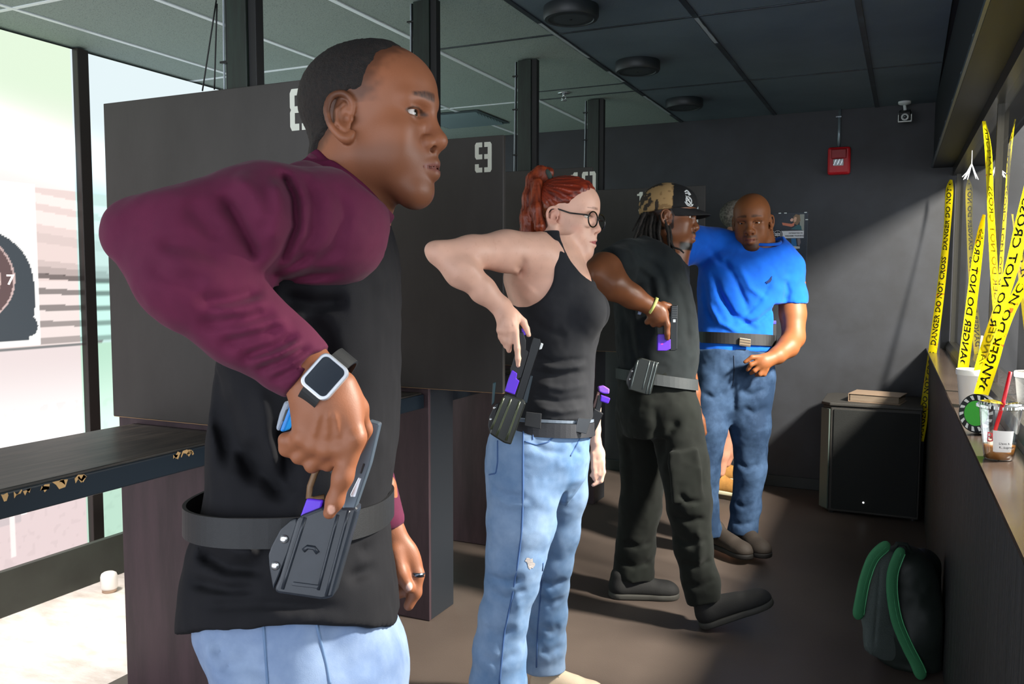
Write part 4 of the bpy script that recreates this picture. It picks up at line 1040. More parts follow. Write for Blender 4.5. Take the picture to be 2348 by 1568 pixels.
# ring on the far hand
rg = []
c0 = l_(955, 1316, .005); d_ = l_(952, 1358, .01)-l_(956, 1310, .005); d_ /= np.linalg.norm(d_); a_ = np.cross(d_, (0, 0, 1)); a_ /= np.linalg.norm(a_); b_ = np.cross(d_, a_)
ring_ = empty('finger_ring', tuple(to_world(c0)), 'dark metal ring on the far hand of the burgundy sleeved man', 'ring')
V = []; F = []
for i in range(24):
    t_ = 2*math.pi*i/24
    for dx, r_ in ((-.0035, .0128), (.0035, .0128), (.0035, .0145), (-.0035, .0145)): V.append(to_world(c0+d_*dx+(a_*math.cos(t_)+b_*math.sin(t_))*r_))
for i in range(24):
    j = (i+1) % 24
    for k in range(4): F.append((i*4+k, i*4+(k+1) % 4, j*4+(k+1) % 4, j*4+k))
mesh_obj('band', V, F, mat('tungsten', '#6c7480', .2, metal=.9), ring_, True)
# ================================================================ woman: red ponytail, glasses, black tank top
Z2 = 2.50
wm = empty('person', tuple(to_world(px(1215, 1100, Z2))[:2])+(0.0,), 'woman with red ponytail and glasses in black tank top and faded jeans', 'person')
H2 = head_at(1378, 528, 2.448, 25, -6, 0, .94)
B = SDF(); head(B, H2, jaw=.88, nose=.86, lips=.85, brow=.8, ears=1.0, chin=.97, eyeopen=1.0)
limb(B, [(1264, 605, 39, 2.48), (1279, 555, 32, 2.49), (1287, 515, 32, 2.5)], k=.025)
limb(B, [(1235, 590, 34, 2.42), (1262, 555, 28, 2.46)], k=.04)
torso(B, Z2, [(548, 1215, 1318, .10), (590, 1165, 1335, .145), (640, 1152, 1355, .150), (700, 1170, 1360, .138), (760, 1195, 1350, .115), (830, 1205, 1340, .108), (900, 1195, 1335, .115), (960, 1185, 1330, .125)])
limb(B, [(1228, 582, 50, 2.38), (1160, 576, 46, 2.34), (1080, 578, 37, 2.28), (1004, 576, 23, 2.24)], k=.03)
limb(B, [(1006, 584, 24, 2.24), (1058, 622, 37, 2.25), (1108, 666, 29, 2.27), (1150, 704, 21.5, 2.28)], k=.025)
B.ell(px(988, 571, 2.24), .012, k=.02)
crease(B, [px(1183, 622, 2.30), px(1200, 600, 2.30), px(1195, 640, 2.34)], .010, .010)
crease(B, [px(1040, 640, 2.21), px(1090, 680, 2.23)], .004, .012); crease(B, [px(1075, 600, 2.20), px(1130, 660, 2.24)], -.003, .012)
crease(B, [px(1225, 660, 2.34), px(1200, 690, 2.36)], -.006, .02)
# collarbone and neck tendon
crease(B, [px(1272, 540, 2.40), px(1292, 575, 2.41), px(1312, 612, 2.42)], -.004, .006)
Zh = 2.265
def h_(x, y, d=0.0): return px(x, y, Zh-d)
limb(B, [(1150, 704, 21.5, 2.28), (1163, 728, 23, 2.268), (1166, 745, 24, 2.265)], k=.015, flat=.65, side=(0, 0, 1))
for a, b_ in (((1158, 720), (1146, 757)), ((1160, 720), (1156, 758)), ((1164, 720), (1167, 758)), ((1168, 720), (1181, 760))):
    B.cap(h_(*a), h_(*b_, .004), .010, .0095, k=.008)
for f_, rr in (([(1182, 760, .004), (1186, 798, .006), (1188, 822, .004), (1188, 838, 0)], [.0098, .0085, .0078, .006]), ([(1168, 760, .004), (1168, 785, 0), (1167, 804, -.012)], [.0095, .0085, .007]), ([(1156, 760, .002), (1157, 780, -.004), (1159, 794, -.016)], [.009, .008, .0065]), ([(1146, 757, 0), (1148, 772, -.006), (1152, 784, -.016)], [.008, .0072, .006]), ([(1178, 718, -.01), (1200, 738, -.012), (1207, 754, -.014), (1212, 768, -.016)], [.013, .0100, .0085, .007])):
    B.chain([h_(*q) for q in f_], rr, k=.005)
for q in ((1158, 722, 1149, 752), (1161, 722, 1158, 752), (1165, 722, 1168, 752), (1170, 722, 1180, 752)): crease(B, [h_(q[0], q[1], .013), h_(q[2], q[3], .012)], -.0018, .0035)
# far hand
limb(B, [(1362, 930, 17, 2.72), (1363, 985, 14, 2.74), (1365, 1012, 12, 2.74)], k=.01)
limb(B, [(1366, 1012, 12, 2.74), (1371, 1040, 15, 2.74), (1373, 1058, 15, 2.74)], k=.01, flat=.6, side=(0, 0, 1))
for f_ in ([(1360, 1040, 6.5), (1361, 1072, 6), (1362, 1092, 5)], [(1381, 1056, 6.5), (1383, 1082, 6), (1378, 1102, 5.5), (1360, 1112, 4.5)], [(1374, 1060, 6.5), (1374, 1086, 6), (1363, 1098, 5)], [(1367, 1060, 6), (1365, 1084, 5.5), (1356, 1090, 4.5)]):
    limb(B, [(x, y, r, 2.735) for x, y, r in f_], k=.004)
lo, hi = px(970, 700, 2.2), px(1400, 370, 2.2)
bm2 = cat_mesh(B.mesh(.0028, lo=np.array([px(1180, 0, 2.5)[0], px(0, 640, 2.5)[1], -2.62]), hi=np.array([px(1400, 0, 2.5)[0], px(0, 380, 2.5)[1], -2.36])),
               B.mesh(.0036, lo=np.array([px(970, 0, 2.24)[0], px(0, 860, 2.2)[1], -2.66]), hi=np.array([px(1398, 0, 2.24)[0], px(0, 500, 2.3)[1], -2.17])),
               B.mesh(.0036, lo=px(1335, 1140, 2.74)-np.array([0, 0, .07]), hi=px(1405, 930, 2.74)+np.array([0, 0, .07])),
               B.mesh(.012, lo=np.array([px(1100, 0, 2.5)[0], px(0, 990, 2.5)[1], -2.70]), hi=np.array([px(1398, 0, 2.5)[0], px(0, 830, 2.5)[1], -2.3])))
fc2 = face_color(H2, '#e0b09a', '#a85a58', '#7a4a38', None, browshape=(.0375, .0034, .048), thick=1.0, liph=.0072)
def wcol(V):
    C = fc2(V); P = head_local(H2, V)
    m = .35*smoothstep(.03, .012, np.linalg.norm(P-np.array([.075, -.028, .045]), axis=1)); m = m+.35*smoothstep(.016, .006, np.linalg.norm(P-np.array([.127, -.026, 0]), axis=1))+.3*smoothstep(.03, .02, np.linalg.norm(P-np.array([.006, 0, .08]), axis=1))
    C = C*(1-m[:, None])+np.array(srgb('#c9735f'))*m[:, None]
    f = (vnoise(V[:, 0], V[:, 1], V[:, 2], 160) > .62)[:, None]*.10
    return C*(1-f)+np.array(srgb('#b06a4a'))*f
mesh_obj('body', to_world(bm2[0]), bm2[1], skin_mat('skin fair', .45), wm, True, vcol=wcol(bm2[0]))
eyes(wm, H2, look=(1, -.15, .05), iris='#5a6a62')
# hair: pulled back shell with strand relief, hair tie and ponytail
def hair2(D, X, Y, Z):
    x, y, z = loc_of(H2, X, Y, Z); az = np.abs(z)
    fr = (.103-.80*np.maximum(.090-y, 0)-.25*np.maximum(az-.04, 0))-x
    fr = np.minimum(fr, np.where(y < .042, .020-x+.5*(y-.03), .2))
    nape = y+.045+.6*(x+.04)
    ear = np.sqrt((x-.008)**2+((y+.004)/1.3)**2)-.026
    g = np.minimum(np.minimum(fr, nape), np.where(az > .05, ear, .1))
    # combing lines run towards the tie
    px_, py_ = x+.075, y-.105; ang = np.arctan2(py_, px_+1e-6); tw = np.where(az > 0, ang*1.0+z*9, 0)
    st = .0011*np.sin(ang*46+3*vnoise(X, Y, Z, 40))+.0008*np.sin(ang*95+z*120)
    nz = vnoise(X, Y, Z, 120)*.005
    return D-(-.005+.0125*smoothstep(-.006, .020, g+nz))+st*smoothstep(0, .01, g)
Hh = SDF(); head(Hh, H2, jaw=.88, nose=.86, ears=0)
hm = Hh.mesh(.0028, lo=px(1190, 560, 2.5)-np.array([0, 0, .12]), hi=px(1390, 375, 2.5)+np.array([0, 0, .12]), post=hair2, pad=.025, smooth=1)
def redhair(V):
    P = head_local(H2, V); ang = np.arctan2(P[:, 1]-.105, P[:, 0]+.075)
    n1 = vnoise(ang*3, P[:, 2]*14, ang*0, 9)[:, None]
    low = smoothstep(.06, .0, P[:, 1])[:, None]
    C = np.array(srgb('#4a140c'))*(.5-.5*n1)+np.array(srgb('#96351a'))*(.5+.5*n1)
    return C*(1-.55*low)+np.array(srgb('#8a5a34'))*.55*low
M_red = mat('red hair', '#ffffff', .38, vcol=True, spec=.5, bump=(300, .5, .001))
hair_w = mesh_obj('hair', to_world(hm[0]), hm[1], M_red, wm, True, vcol=redhair(hm[0]))
Pt = SDF()
tail = [(1258, 396, 13, 2.50), (1238, 395, 14, 2.50), (1224, 412, 17, 2.50), (1216, 455, 18, 2.49), (1211, 500, 18, 2.48), (1211, 530, 17, 2.48), (1216, 560, 8, 2.50)]
limb(Pt, tail, k=.02)
limb(Pt, [(1232, 420, 12, 2.47), (1228, 480, 14, 2.45), (1238, 520, 12, 2.44), (1247, 536, 5, 2.44)], k=.01)
limb(Pt, [(1248, 420, 13, 2.50), (1244, 470, 16, 2.49), (1243, 520, 15, 2.48)], k=.02)
Pt.ops.append((lambda X, Y, Z: .0010*np.sin((X+.15*Z+.004*vnoise(X*2, Y*.4, Z*2, 18))*1000)+.0010*np.sin((Z+.3*X+.12*Y)*800), None, None, 0, 'd'))
pm = Pt.mesh(.003, smooth=1)
def tailcol(V):
    n1 = vnoise(V[:, 0]*7, V[:, 1]*.3, V[:, 2]*7, 22)[:, None]; return np.array(srgb('#43130c'))*(.5-.5*n1)+np.array(srgb('#98401f'))*(.5+.5*n1)
mesh_obj('ponytail', to_world(pm[0]), pm[1], M_red, hair_w, True, vcol=tailcol(pm[0]))
tc_ = px(1258, 402, 2.50); ax_ = np.array([.9, .45, 0]); ax_ /= np.linalg.norm(ax_); u_ = np.array([-ax_[1], ax_[0], 0])
MB().tube([to_world(tc_+u_*.015*math.cos(t_)+np.array([0, 0, .016])*math.sin(t_)) for t_ in np.linspace(0, 2*math.pi, 28)], .0075, 8, cap=False).build('hair_tie', mat('dark green hair tie', '#2e3a34', .8), hair_w, True)
# tank top
Tk = SDF()
torso(Tk, Z2, [(520, 1245, 1300, .09), (548, 1222, 1320, .125), (590, 1170, 1338, .150), (640, 1156, 1360, .156), (690, 1166, 1377, .150), (718, 1172, 1383, .148), (755, 1180, 1378, .142), (800, 1186, 1366, .135), (850, 1184, 1362, .133), (900, 1174, 1362, .143), (960, 1160, 1360, .158), (985, 1155, 1358, .16)])
Tk.ell(px(1350, 712, 2.40), (.050, .060, .050), k=.04); Tk.ell(px(1362, 712, 2.58), (.048, .060, .050), k=.04)
Tk.ops.append((lambda X, Y, Z: px(0, 952, 2.5)[1]-.03*(X-px(1205, 0, 2.5)[0])-Y, None, None, .004, 'i'))
aw = px(1180, 625, 2.36)
Tk.ell(aw+np.array([0, 0, .06]), (92*2.36/FPX, 88*2.36/FPX, .24), k=.006, mode='s')
Tk.ell(px(1390, 600, 2.66), (.055, .11, .10), k=.006, mode='s')
Tk.ell(px(1329, 572, 2.44), (.056, .100, .125), rotm((0, 0, 1), .42), k=.006, mode='s')
Tk.cap(px(1296, 480, 2.48), px(1304, 585, 2.46), .036, .032, k=.006, mode='s')
Tk.box(px(1300, 490, 2.5), (.12, .062, .3), k=.004, mode='s')
for pts, dp, wd in [([(1215, 820), (1270, 830), (1350, 822)], .005, .009), ([(1200, 850), (1270, 862), (1355, 850)], .006, .010), ([(1210, 905), (1280, 922), (1350, 912)], .005, .009), ([(1225, 880), (1290, 893), (1350, 880)], -.005, .010), ([(1235, 840), (1290, 846), (1350, 836)], -.005, .009), ([(1225, 935), (1290, 945), (1345, 935)], -.006, .009), ([(1220, 735), (1260, 760), (1300, 770)], .003, .012)]:
    crease(Tk, [px(x, y, 2.365) for x, y in pts], dp, wd)
wrinkle(Tk, .0012, 30, .0006, 70)
sdf_obj('tank_top', Tk, .0040, cloth_mat('charcoal cotton rib', '#26272b', '#202125', sheen=.05), wm, pad=.02)
# jeans
M_jn2 = denim_mat('faded blue denim', '#5a799f', '#8ba3c2', 5)
Jn = SDF()
torso(Jn, Z2, [(965, 1140, 1356, .158), (1000, 1124, 1352, .168), (1050, 1116, 1349, .172), (1090, 1120, 1343, .155), (1130, 1140, 1318, .11), (1165, 1170, 1295, .05)])
limb(Jn, [(1212, 1040, 96, 2.44), (1205, 1120, 86, 2.43), (1195, 1200, 75, 2.42), (1182, 1280, 64, 2.42), (1174, 1335, 58, 2.43), (1155, 1410, 54, 2.44), (1146, 1490, 58, 2.45), (1142, 1568, 62, 2.46), (1141, 1640, 66, 2.47)], k=.03)
limb(Jn, [(1280, 1050, 72, 2.60), (1284, 1130, 60, 2.63), (1276, 1220, 51, 2.66), (1266, 1290, 45, 2.68), (1262, 1340, 41, 2.70), (1254, 1410, 44, 2.73), (1250, 1470, 45, 2.75), (1247, 1530, 50, 2.77)], k=.025)
Jn.cut(px(1247, 1535, 2.77), (0, -1, 0), w=.12)
for pts, z, dp, wd in [([(1125, 1118), (1160, 1135), (1205, 1138)], 2.30, .008, .009), ([(1128, 1140), (1170, 1160), (1215, 1155)], 2.30, -.005, .010), ([(1290, 1050), (1285, 1120), (1280, 1200)], 2.46, .016, .014), ([(1300, 1010), (1318, 1030), (1330, 1045)], 2.44, .006, .008), ([(1120, 1318), (1165, 1335), (1205, 1322)], 2.34, .008, .010), ([(1115, 1350), (1160, 1372), (1210, 1350)], 2.36, .007, .010), ([(1240, 1330), (1265, 1345), (1300, 1325)], 2.60, .008, .009), ([(1230, 1365), (1260, 1385), (1295, 1370)], 2.62, .007, .010), ([(1240, 1430), (1265, 1450), (1285, 1430)], 2.66, .007, .011), ([(1235, 1490), (1260, 1500), (1290, 1475)], 2.68, .007, .011), ([(1110, 1430), (1140, 1455), (1190, 1440)], 2.38, .006, .013), ([(1100, 1500), (1140, 1520), (1195, 1490)], 2.38, .006, .013), ([(1215, 1010), (1250, 1035), (1300, 1040)], 2.36, .004, .010), ([(1180, 1345), (1190, 1400), (1185, 1470)], 2.36, -.005, .014)]:
    crease(Jn, [px(x, y, z) for x, y in pts], dp, wd)
wrinkle(Jn, .002, 28, .001, 70)
jn2 = sdf_obj('jeans', Jn, .0048, M_jn2, wm, pad=.02)
M_st2 = mat('dark denim seam', '#3d5c8c', .8); b2 = bvh_of(jn2)
seam('seam', jn2, [(1200, 985), (1199, 1060), (1199, 1140), (1196, 1220), (1186, 1300), (1172, 1380), (1156, 1450), (1145, 1568)], .0030, M_st2, wm, bvh=b2, n=40)
seam('seam', jn2, [(1245, 1290), (1238, 1380), (1232, 1450), (1230, 1530)], .0025, M_st2, wm, bvh=b2)
seam('seam', jn2, [(1203, 1012), (1230, 1020), (1256, 1014), (1275, 996)], .0022, M_st2, wm, bvh=b2)
seam('seam', jn2, [(1141, 1010), (1141, 1060), (1137, 1085), (1122, 1088)], .0024, M_st2, wm, bvh=b2)
seam('seam', jn2, [(1332, 1000), (1322, 1020), (1308, 1045)], .0024, M_st2, wm, bvh=b2)
seam('seam', jn2, [(1222, 988), (1222, 1008)], .0018, M_st2, wm, bvh=b2)
rip = onto(b2, 1217, 1292, .001)
V, Q = SDF().ell((0, 0, 0), (.016, .020, .006), k=.002).mesh(.003)
if rip is not None:
    Pr = []
    for t_ in np.linspace(0, 2*math.pi, 18)[:-1]:
        q = onto(b2, 1217+(10+3*math.cos(3*t_))*math.cos(t_)*random.uniform(.6, 1.3)+4*math.sin(t_), 1292+15*math.sin(t_)*random.uniform(.6, 1.2), .0012)
        Pr.append(q)
    cpt = np.mean(Pr, 0)-FW*.001
    mesh_obj('knee_rip', np.array(Pr+[cpt]), [(i, (i+1) % 17, 17) for i in range(17)], mat('white torn threads', '#c9c0b8', .9, noise=120, col2='#8f8a90', stretch=(1, 1, 6)), wm, True)
M_beige = mat('beige knit trainer', '#cdb9a0', .8, bump=(300, .5, .001)); M_crm = mat('cream sole', '#d9cbb8', .6)
shoe(wm, 1215, 1592, 2.80, 14, .26, M_beige, M_crm, laces=mat('cream lace', '#d8c9ae', .8), w_=.040)
shoe(wm, 1120, 1715, 2.47, 14, .26, M_beige, M_crm, w_=.040)
# belts
V, F = ring_band(px(1248, 0, 2.5)[0], -2.5, .140, .142, .168, px(0, 988, 2.5)[1], px(0, 958, 2.5)[1], .006, 64, tilt=-.05, tiltz=.0)
belt2 = mesh_obj('belt', to_world(V), F, mat('charcoal duty belt', '#2a2b30', .5, bump=(600, .4, .001)), wm)
V, F = ring_band(px(1252, 0, 2.5)[0], -2.5, .138, .137, .160, px(0, 957, 2.5)[1], px(0, 951, 2.5)[1], .005, 64, tilt=-.05)
mesh_obj('inner_belt', to_world(V), F, mat('grey blue inner belt', '#6f7a88', .4), wm)
slab([(1206, 944), (1242, 948), (1240, 984), (1202, 976)], 2.302, .006, .0015).build('belt_pouch', mat('black webbing pad', '#1c1e22', .6), wm)
slab([(1326, 958), (1356, 960), (1345, 995), (1318, 990)], 2.345, .008, .0015).build('belt_buckle', mat('gunmetal buckle', '#5b5d60', .3, metal=.6), wm)
# eyeglasses
eg = empty('eyeglasses', tuple(to_world(px(1353, 512, 2.44))), 'black rimmed round eyeglasses worn by the woman with the red ponytail', 'eyeglasses')
M_rim = mat('black acetate', '#0e0e10', .2)
def hl(x, y, z): return to_world(H2[0] @ np.array([x, y, z])+H2[1])
for s in (1, -1):
    cyc = [hl(.127-.010*abs(math.cos(t_)*.026*s+.033*s)/.05, -.001+.0235*math.sin(t_)+.004*(1 if math.sin(t_) < 0 else .86), s*.034+.0265*math.cos(t_)) for t_ in np.linspace(0, 2*math.pi, 40)]
    MB().tube(cyc, .0021, 8, cap=False).build('rim', M_rim, eg, True)
    V = cyc[:-1]; mesh_obj('lens', V, [tuple(range(len(V)))], mat('clear lens', '#ffffff', .02, trans=1.0, ior=1.01, spec=.6), eg)
    tp = [hl(.119, .010, s*.0575), hl(.108, .012, s*.0655), hl(.06, .014, s*.0745), hl(.015, .0255, s*.0795), hl(.0, .022, s*.081), hl(-.010, .010, s*.080)]
    MB().tube(tp, .0022, 8).build('temple', M_rim, eg, True)
MB().tube([hl(.1255, .004, -.010), hl(.1305, .007, 0), hl(.1255, .004, .010)], .0022, 8).build('bridge', M_rim, eg, True)
# her pistol, holster, magazine pouch
g2 = empty('training_pistol', tuple(pw(1200, 860, 2.28)), 'black training pistol with purple rail half drawn from the hip holster of the woman', 'pistol')
zg = 2.27
slab([(1224, 772), (1238, 776), (1241, 786), (1220, 850), (1192, 940), (1176, 940), (1186, 900), (1212, 812), (1218, 788)], zg, .026, .002).build('slide', mat('black steel', '#101114', .28, metal=.4), g2)
slab([(1206, 800), (1214, 806), (1196, 866), (1184, 872), (1170, 850), (1180, 815), (1183, 790), (1190, 760), (1200, 762), (1206, 780)], zg+.002, .022, .002).build('frame', Mpoly, g2)
slab([(1174, 848), (1186, 856), (1184, 868), (1191, 873), (1180, 905), (1157, 897), (1166, 868)], zg-.002, .022, .002).build('laser_rail', Mpur, g2)
slab([(1196, 752), (1203, 756), (1206, 768), (1197, 770)], zg+.004, .018, .002).build('magazine_base', Mpur, g2)
MB().tube([pw(x, y, zg+.008) for x, y in [(1184, 822), (1172, 845), (1172, 856), (1186, 858)]], .003, 6).build('trigger_guard', Mpoly, g2, True)
slab([(1238, 785), (1246, 788), (1242, 800), (1236, 802)], zg+.004, .006, .001).build('rear_sight', mat('white dot sight', '#d8dde0', .4), g2)
h2 = empty('holster', tuple(pw(1165, 1015, 2.28)), 'black moulded holster on the right hip of the woman in jeans', 'holster')
zh2 = 2.262
slab([(1160, 903), (1200, 916), (1206, 925), (1172, 1020), (1156, 1016), (1122, 994), (1126, 980), (1146, 925)], zh2, .034, .004).build('shell', mat('black kydex', '#1a1c1a', .3, noise=20, col2='#20231f'), h2)
slab([(1146, 922), (1136, 926), (1122, 955), (1119, 975), (1123, 992), (1132, 968)], zh2+.006, .008, .002).build('wing', Mpoly, h2)
slab([(1130, 878), (1137, 876), (1133, 925), (1127, 930)], zh2+.01, .012, .002).build('belt_clip', mat('teal black clip', '#123038', .4), h2)
slab([(1208, 860), (1222, 862), (1208, 925), (1196, 922)], zh2+.012, .012, .002).build('retention_hood', mat('dark blue kydex', '#14222c', .35), h2)
for a, b in (((1172, 914), (1138, 1000)), ((1192, 920), (1160, 1010)), ((1155, 912), (1126, 984))):
    MB().tube([pw(a[0]+(b[0]-a[0])*t_, a[1]+(b[1]-a[1])*t_, zh2+.0004) for t_ in np.linspace(0, 1, 5)], .0036, 8).build('moulded_rib', mat('olive kydex rib', '#3a4030', .25), h2, True)
for x, y in ((1134, 935), (1126, 961)):
    MB().lathe([(.0048, 0), (.0046, .0012), (.001, .0024)], Matrix.Translation(pw(x, y, zh2+.006)) @ Vector(-FW).to_track_quat('Z', 'Y').to_matrix().to_4x4(), 12).build('rivet', Mriv, h2, True)
mp_ = empty('magazine_pouch', tuple(pw(1365, 1005, 2.42)), 'black magazine pouch with purple based magazine on the front of the woman\'s belt', 'pouch')
zm = 2.43
slab([(1362, 935), (1384, 948), (1372, 975), (1356, 1006), (1347, 1003), (1352, 965)], zm, .03, .003).build('pouch_body', Mpoly, mp_)
slab([(1372, 905), (1384, 912), (1376, 945), (1364, 940)], zm+.004, .02, .002).build('magazine', mat('gunmetal magazine', '#26272b', .35), mp_)
slab([(1378, 905), (1400, 913), (1395, 926), (1376, 920)], zm-.004, .03, .003).build('magazine_base', Mpur, mp_)
slab([(1372, 887), (1385, 884), (1398, 892), (1397, 903), (1384, 902), (1374, 898)], zm+.006, .03, .003).build('rear_magazine_base', mat('lilac magazine base', '#8a58c8', .4), mp_)
slab([(1370, 897), (1376, 900), (1366, 935), (1358, 935)], zm+.008, .016, .002).build('rear_magazine', mat('salmon magazine', '#7a5a55', .4), mp_)  # rear magazine in one even salmon tone
# ================================================================ man with cap and dreadlocks
Z3 = 3.48
cm = empty('person', tuple(to_world(px(1500, 1100, Z3))[:2])+(0.0,), 'man with dreadlocks and camouflage cap in black shirt holding a pistol at his chest', 'person')
H3 = head_at(1602, 523, 3.44, 10, -4, 0, 1.04)
B = SDF(); head(B, H3, jaw=1.02, nose=1.2, lips=1.2, brow=1.1, ears=1.0, eyeopen=.6)
limb(B, [(1535, 640, 40, 3.47), (1540, 590, 36, 3.47), (1538, 545, 34, 3.47)], k=.03)
# right arm: bare forearm with elbow towards the viewer
limb(B, [(1425, 620, 34, 3.30), (1384, 622, 42, 3.20), (1366, 628, 30, 3.17)], k=.02)
limb(B, [(1368, 628, 32, 3.17), (1402, 650, 37, 3.18), (1450, 680, 27, 3.21), (1494, 704, 19, 3.23)], k=.02)
Zh = 3.23
def h_(x, y, d=0.0): return px(x, y, Zh-d)
limb(B, [(1494, 704, 19, 3.23), (1508, 714, 20, 3.23), (1512, 724, 21, 3.23)], k=.01, flat=.75, side=(0, 0, 1))
B.ell(h_(1508, 720), (24*3.23/FPX, 22*3.23/FPX, .022), k=.01)
for f_, rr in (([(1522, 715, .008), (1530, 745, .010), (1530, 765, .008), (1531, 776, .004)], [.0135, .0125, .011, .009]), ([(1518, 735, .006), (1512, 744, -.006), (1520, 742, -.03)], [.0125, .0115, .009]), ([(1505, 736, .004), (1498, 743, -.008), (1508, 742, -.03)], [.0125, .0115, .009]), ([(1492, 728, .002), (1484, 738, -.010), (1494, 738, -.03)], [.0115, .0105, .009]), ([(1520, 698, -.01), (1534, 702, -.02), (1540, 716, -.028)], [.014, .012, .010])):
    B.chain([h_(*q) for q in f_], rr, k=.005)
# left arm hanging
limb(B, [(1560, 700, 30, 3.66), (1568, 830, 26, 3.68), (1588, 900, 17, 3.67), (1594, 940, 13, 3.66)], k=.015)
limb(B, [(1594, 940, 13, 3.66), (1600, 965, 16, 3.66), (1603, 978, 15, 3.66)], k=.01, flat=.65, side=(0, 0, 1))
for f_ in ([(1612, 972, 6.5), (1615, 992, 6), (1606, 1008, 5)], [(1604, 980, 6), (1605, 998, 6), (1600, 1008, 5)], [(1594, 975, 6), (1592, 992, 5.5), (1594, 1000, 4.5)]):
    limb(B, [(x, y, r, 3.655) for x, y, r in f_], k=.004)
torso(B, Z3, [(590, 1450, 1550, .11), (700, 1445, 1565, .12), (830, 1450, 1555, .12), (930, 1450, 1550, .13)])
bm3 = cat_mesh(B.mesh(.0042, lo=np.array([px(1430, 0, 3.5)[0], px(0, 665, 3.5)[1], -3.62]), hi=np.array([px(1640, 0, 3.5)[0], px(0, 420, 3.5)[1], -3.30])),
               B.mesh(.0046, lo=np.array([px(1325, 0, 3.15)[0], px(0, 800, 3.23)[1], -3.36]), hi=np.array([px(1560, 0, 3.2)[0], px(0, 560, 3.2)[1], -3.06])),
               B.mesh(.0046, lo=px(1530, 1030, 3.66)-np.array([0, 0, .09]), hi=px(1630, 690, 3.66)+np.array([0, 0, .09])),
               B.mesh(.016, lo=np.array([px(1400, 0, 3.5)[0], px(0, 960, 3.5)[1], -3.7]), hi=np.array([px(1620, 0, 3.5)[0], px(0, 600, 3.5)[1], -3.28])))
fc3 = face_color(H3, '#74472e', '#8a5548', '#1a100c', None, thick=1.1)
def ccol(V):
    C = fc3(V); P = head_local(H3, V); x, y, z = P[:, 0], P[:, 1], np.abs(P[:, 2])
    m = smoothstep(-.082, -.092, y)*smoothstep(.060, .075, x)*(y > -.117); m = np.maximum(m, (x > .098)*smoothstep(.006, .003, np.abs(y+.047))*smoothstep(.03, .022, z)*.8)
    m = np.maximum(m, (x < .040)*(y > -.045)*(np.sqrt((x-.008)**2+((y+.002)/1.3)**2) > .026)*.9*(np.linalg.norm(P, axis=1) < .2))
    return C*(1-m[:, None])+np.array(srgb('#15100e'))*m[:, None]
mesh_obj('body', to_world(bm3[0]), bm3[1], skin_mat('skin dark brown', .38), cm, True, vcol=ccol(bm3[0]))
eyes(cm, H3, look=(1, -.05, .1), iris='#1a100a')
gt = SDF(); E_ = lambda c: H3[0] @ np.array(c)+H3[1]
gt.cap(E_((.101, -.100, 0)), E_((.093, -.110, 0)), .0165, .011, k=.01); gt.ops.append((lambda X, Y, Z: .002*vnoise(X, Y, Z, 160), None, None, 0, 'd'))
sdf_obj('goatee', gt, .004, mat('black beard', '#0a0706', .95, spec=.05), cm)
# dreadlocks
M_drd = mat('black dreadlocks', '#14110f', .8, bump=(180, 1.0, .003), noise=60, col2='#2b241f')
dr = [[(1478, 488), (1466, 515), (1458, 538), (1450, 556)], [(1484, 488), (1474, 520), (1468, 548)], [(1490, 490), (1482, 520), (1480, 550), (1478, 562)], [(1496, 490), (1490, 520), (1492, 552), (1494, 572)], [(1503, 492), (1499, 524), (1502, 556), (1508, 584)], [(1510, 492), (1506, 530), (1512, 562), (1520, 600)], [(1520, 492), (1532, 530), (1534, 566), (1540, 600)], [(1527, 492), (1537, 530), (1540, 560), (1545, 588)], [(1532, 492), (1538, 520), (1536, 548), (1548, 578), (1552, 606)], [(1514, 494), (1510, 540), (1520, 575), (1534, 614)], [(1472, 490), (1460, 512), (1450, 530)], [(1524, 560), (1532, 590), (1542, 618)], [(1530, 540), (1542, 566), (1560, 572), (1568, 580)]]
for i, d_ in enumerate(dr):
    for kk in range(2 if i < 10 else 1):
        zz = 3.365+.02*((i*7) % 3)-.004*i*0+kk*.05
        P = np.array([pw(x+kk*4, y+kk*5, zz+.03*(q == 0)) for q, (x, y) in enumerate(d_)]); tt = np.linspace(0, len(P)-1, 14)
        C = np.array([np.interp(tt, range(len(P)), P[:, j]) for j in range(3)]).T
        C[1:-1] = .25*C[:-2]+.5*C[1:-1]+.25*C[2:]
        MB().tube(C, [(.0075 if i < 10 else .0045)*(1.0+.18*math.sin(q*2.1+i))*(1-.35*q/14) for q in range(14)], 7).build('dreadlock', M_drd, cm, True)
for i in range(8):
    P = np.array([pw(x, y, 3.60) for x, y in [(1480+7*i, 490), (1474+6*i, 530), (1472+6*i, 565)]]); tt = np.linspace(0, 2, 8)
    MB().tube(np.array([np.interp(tt, range(3), P[:, j]) for j in range(3)]).T, .0085, 7).build('dreadlock', M_drd, cm, True)
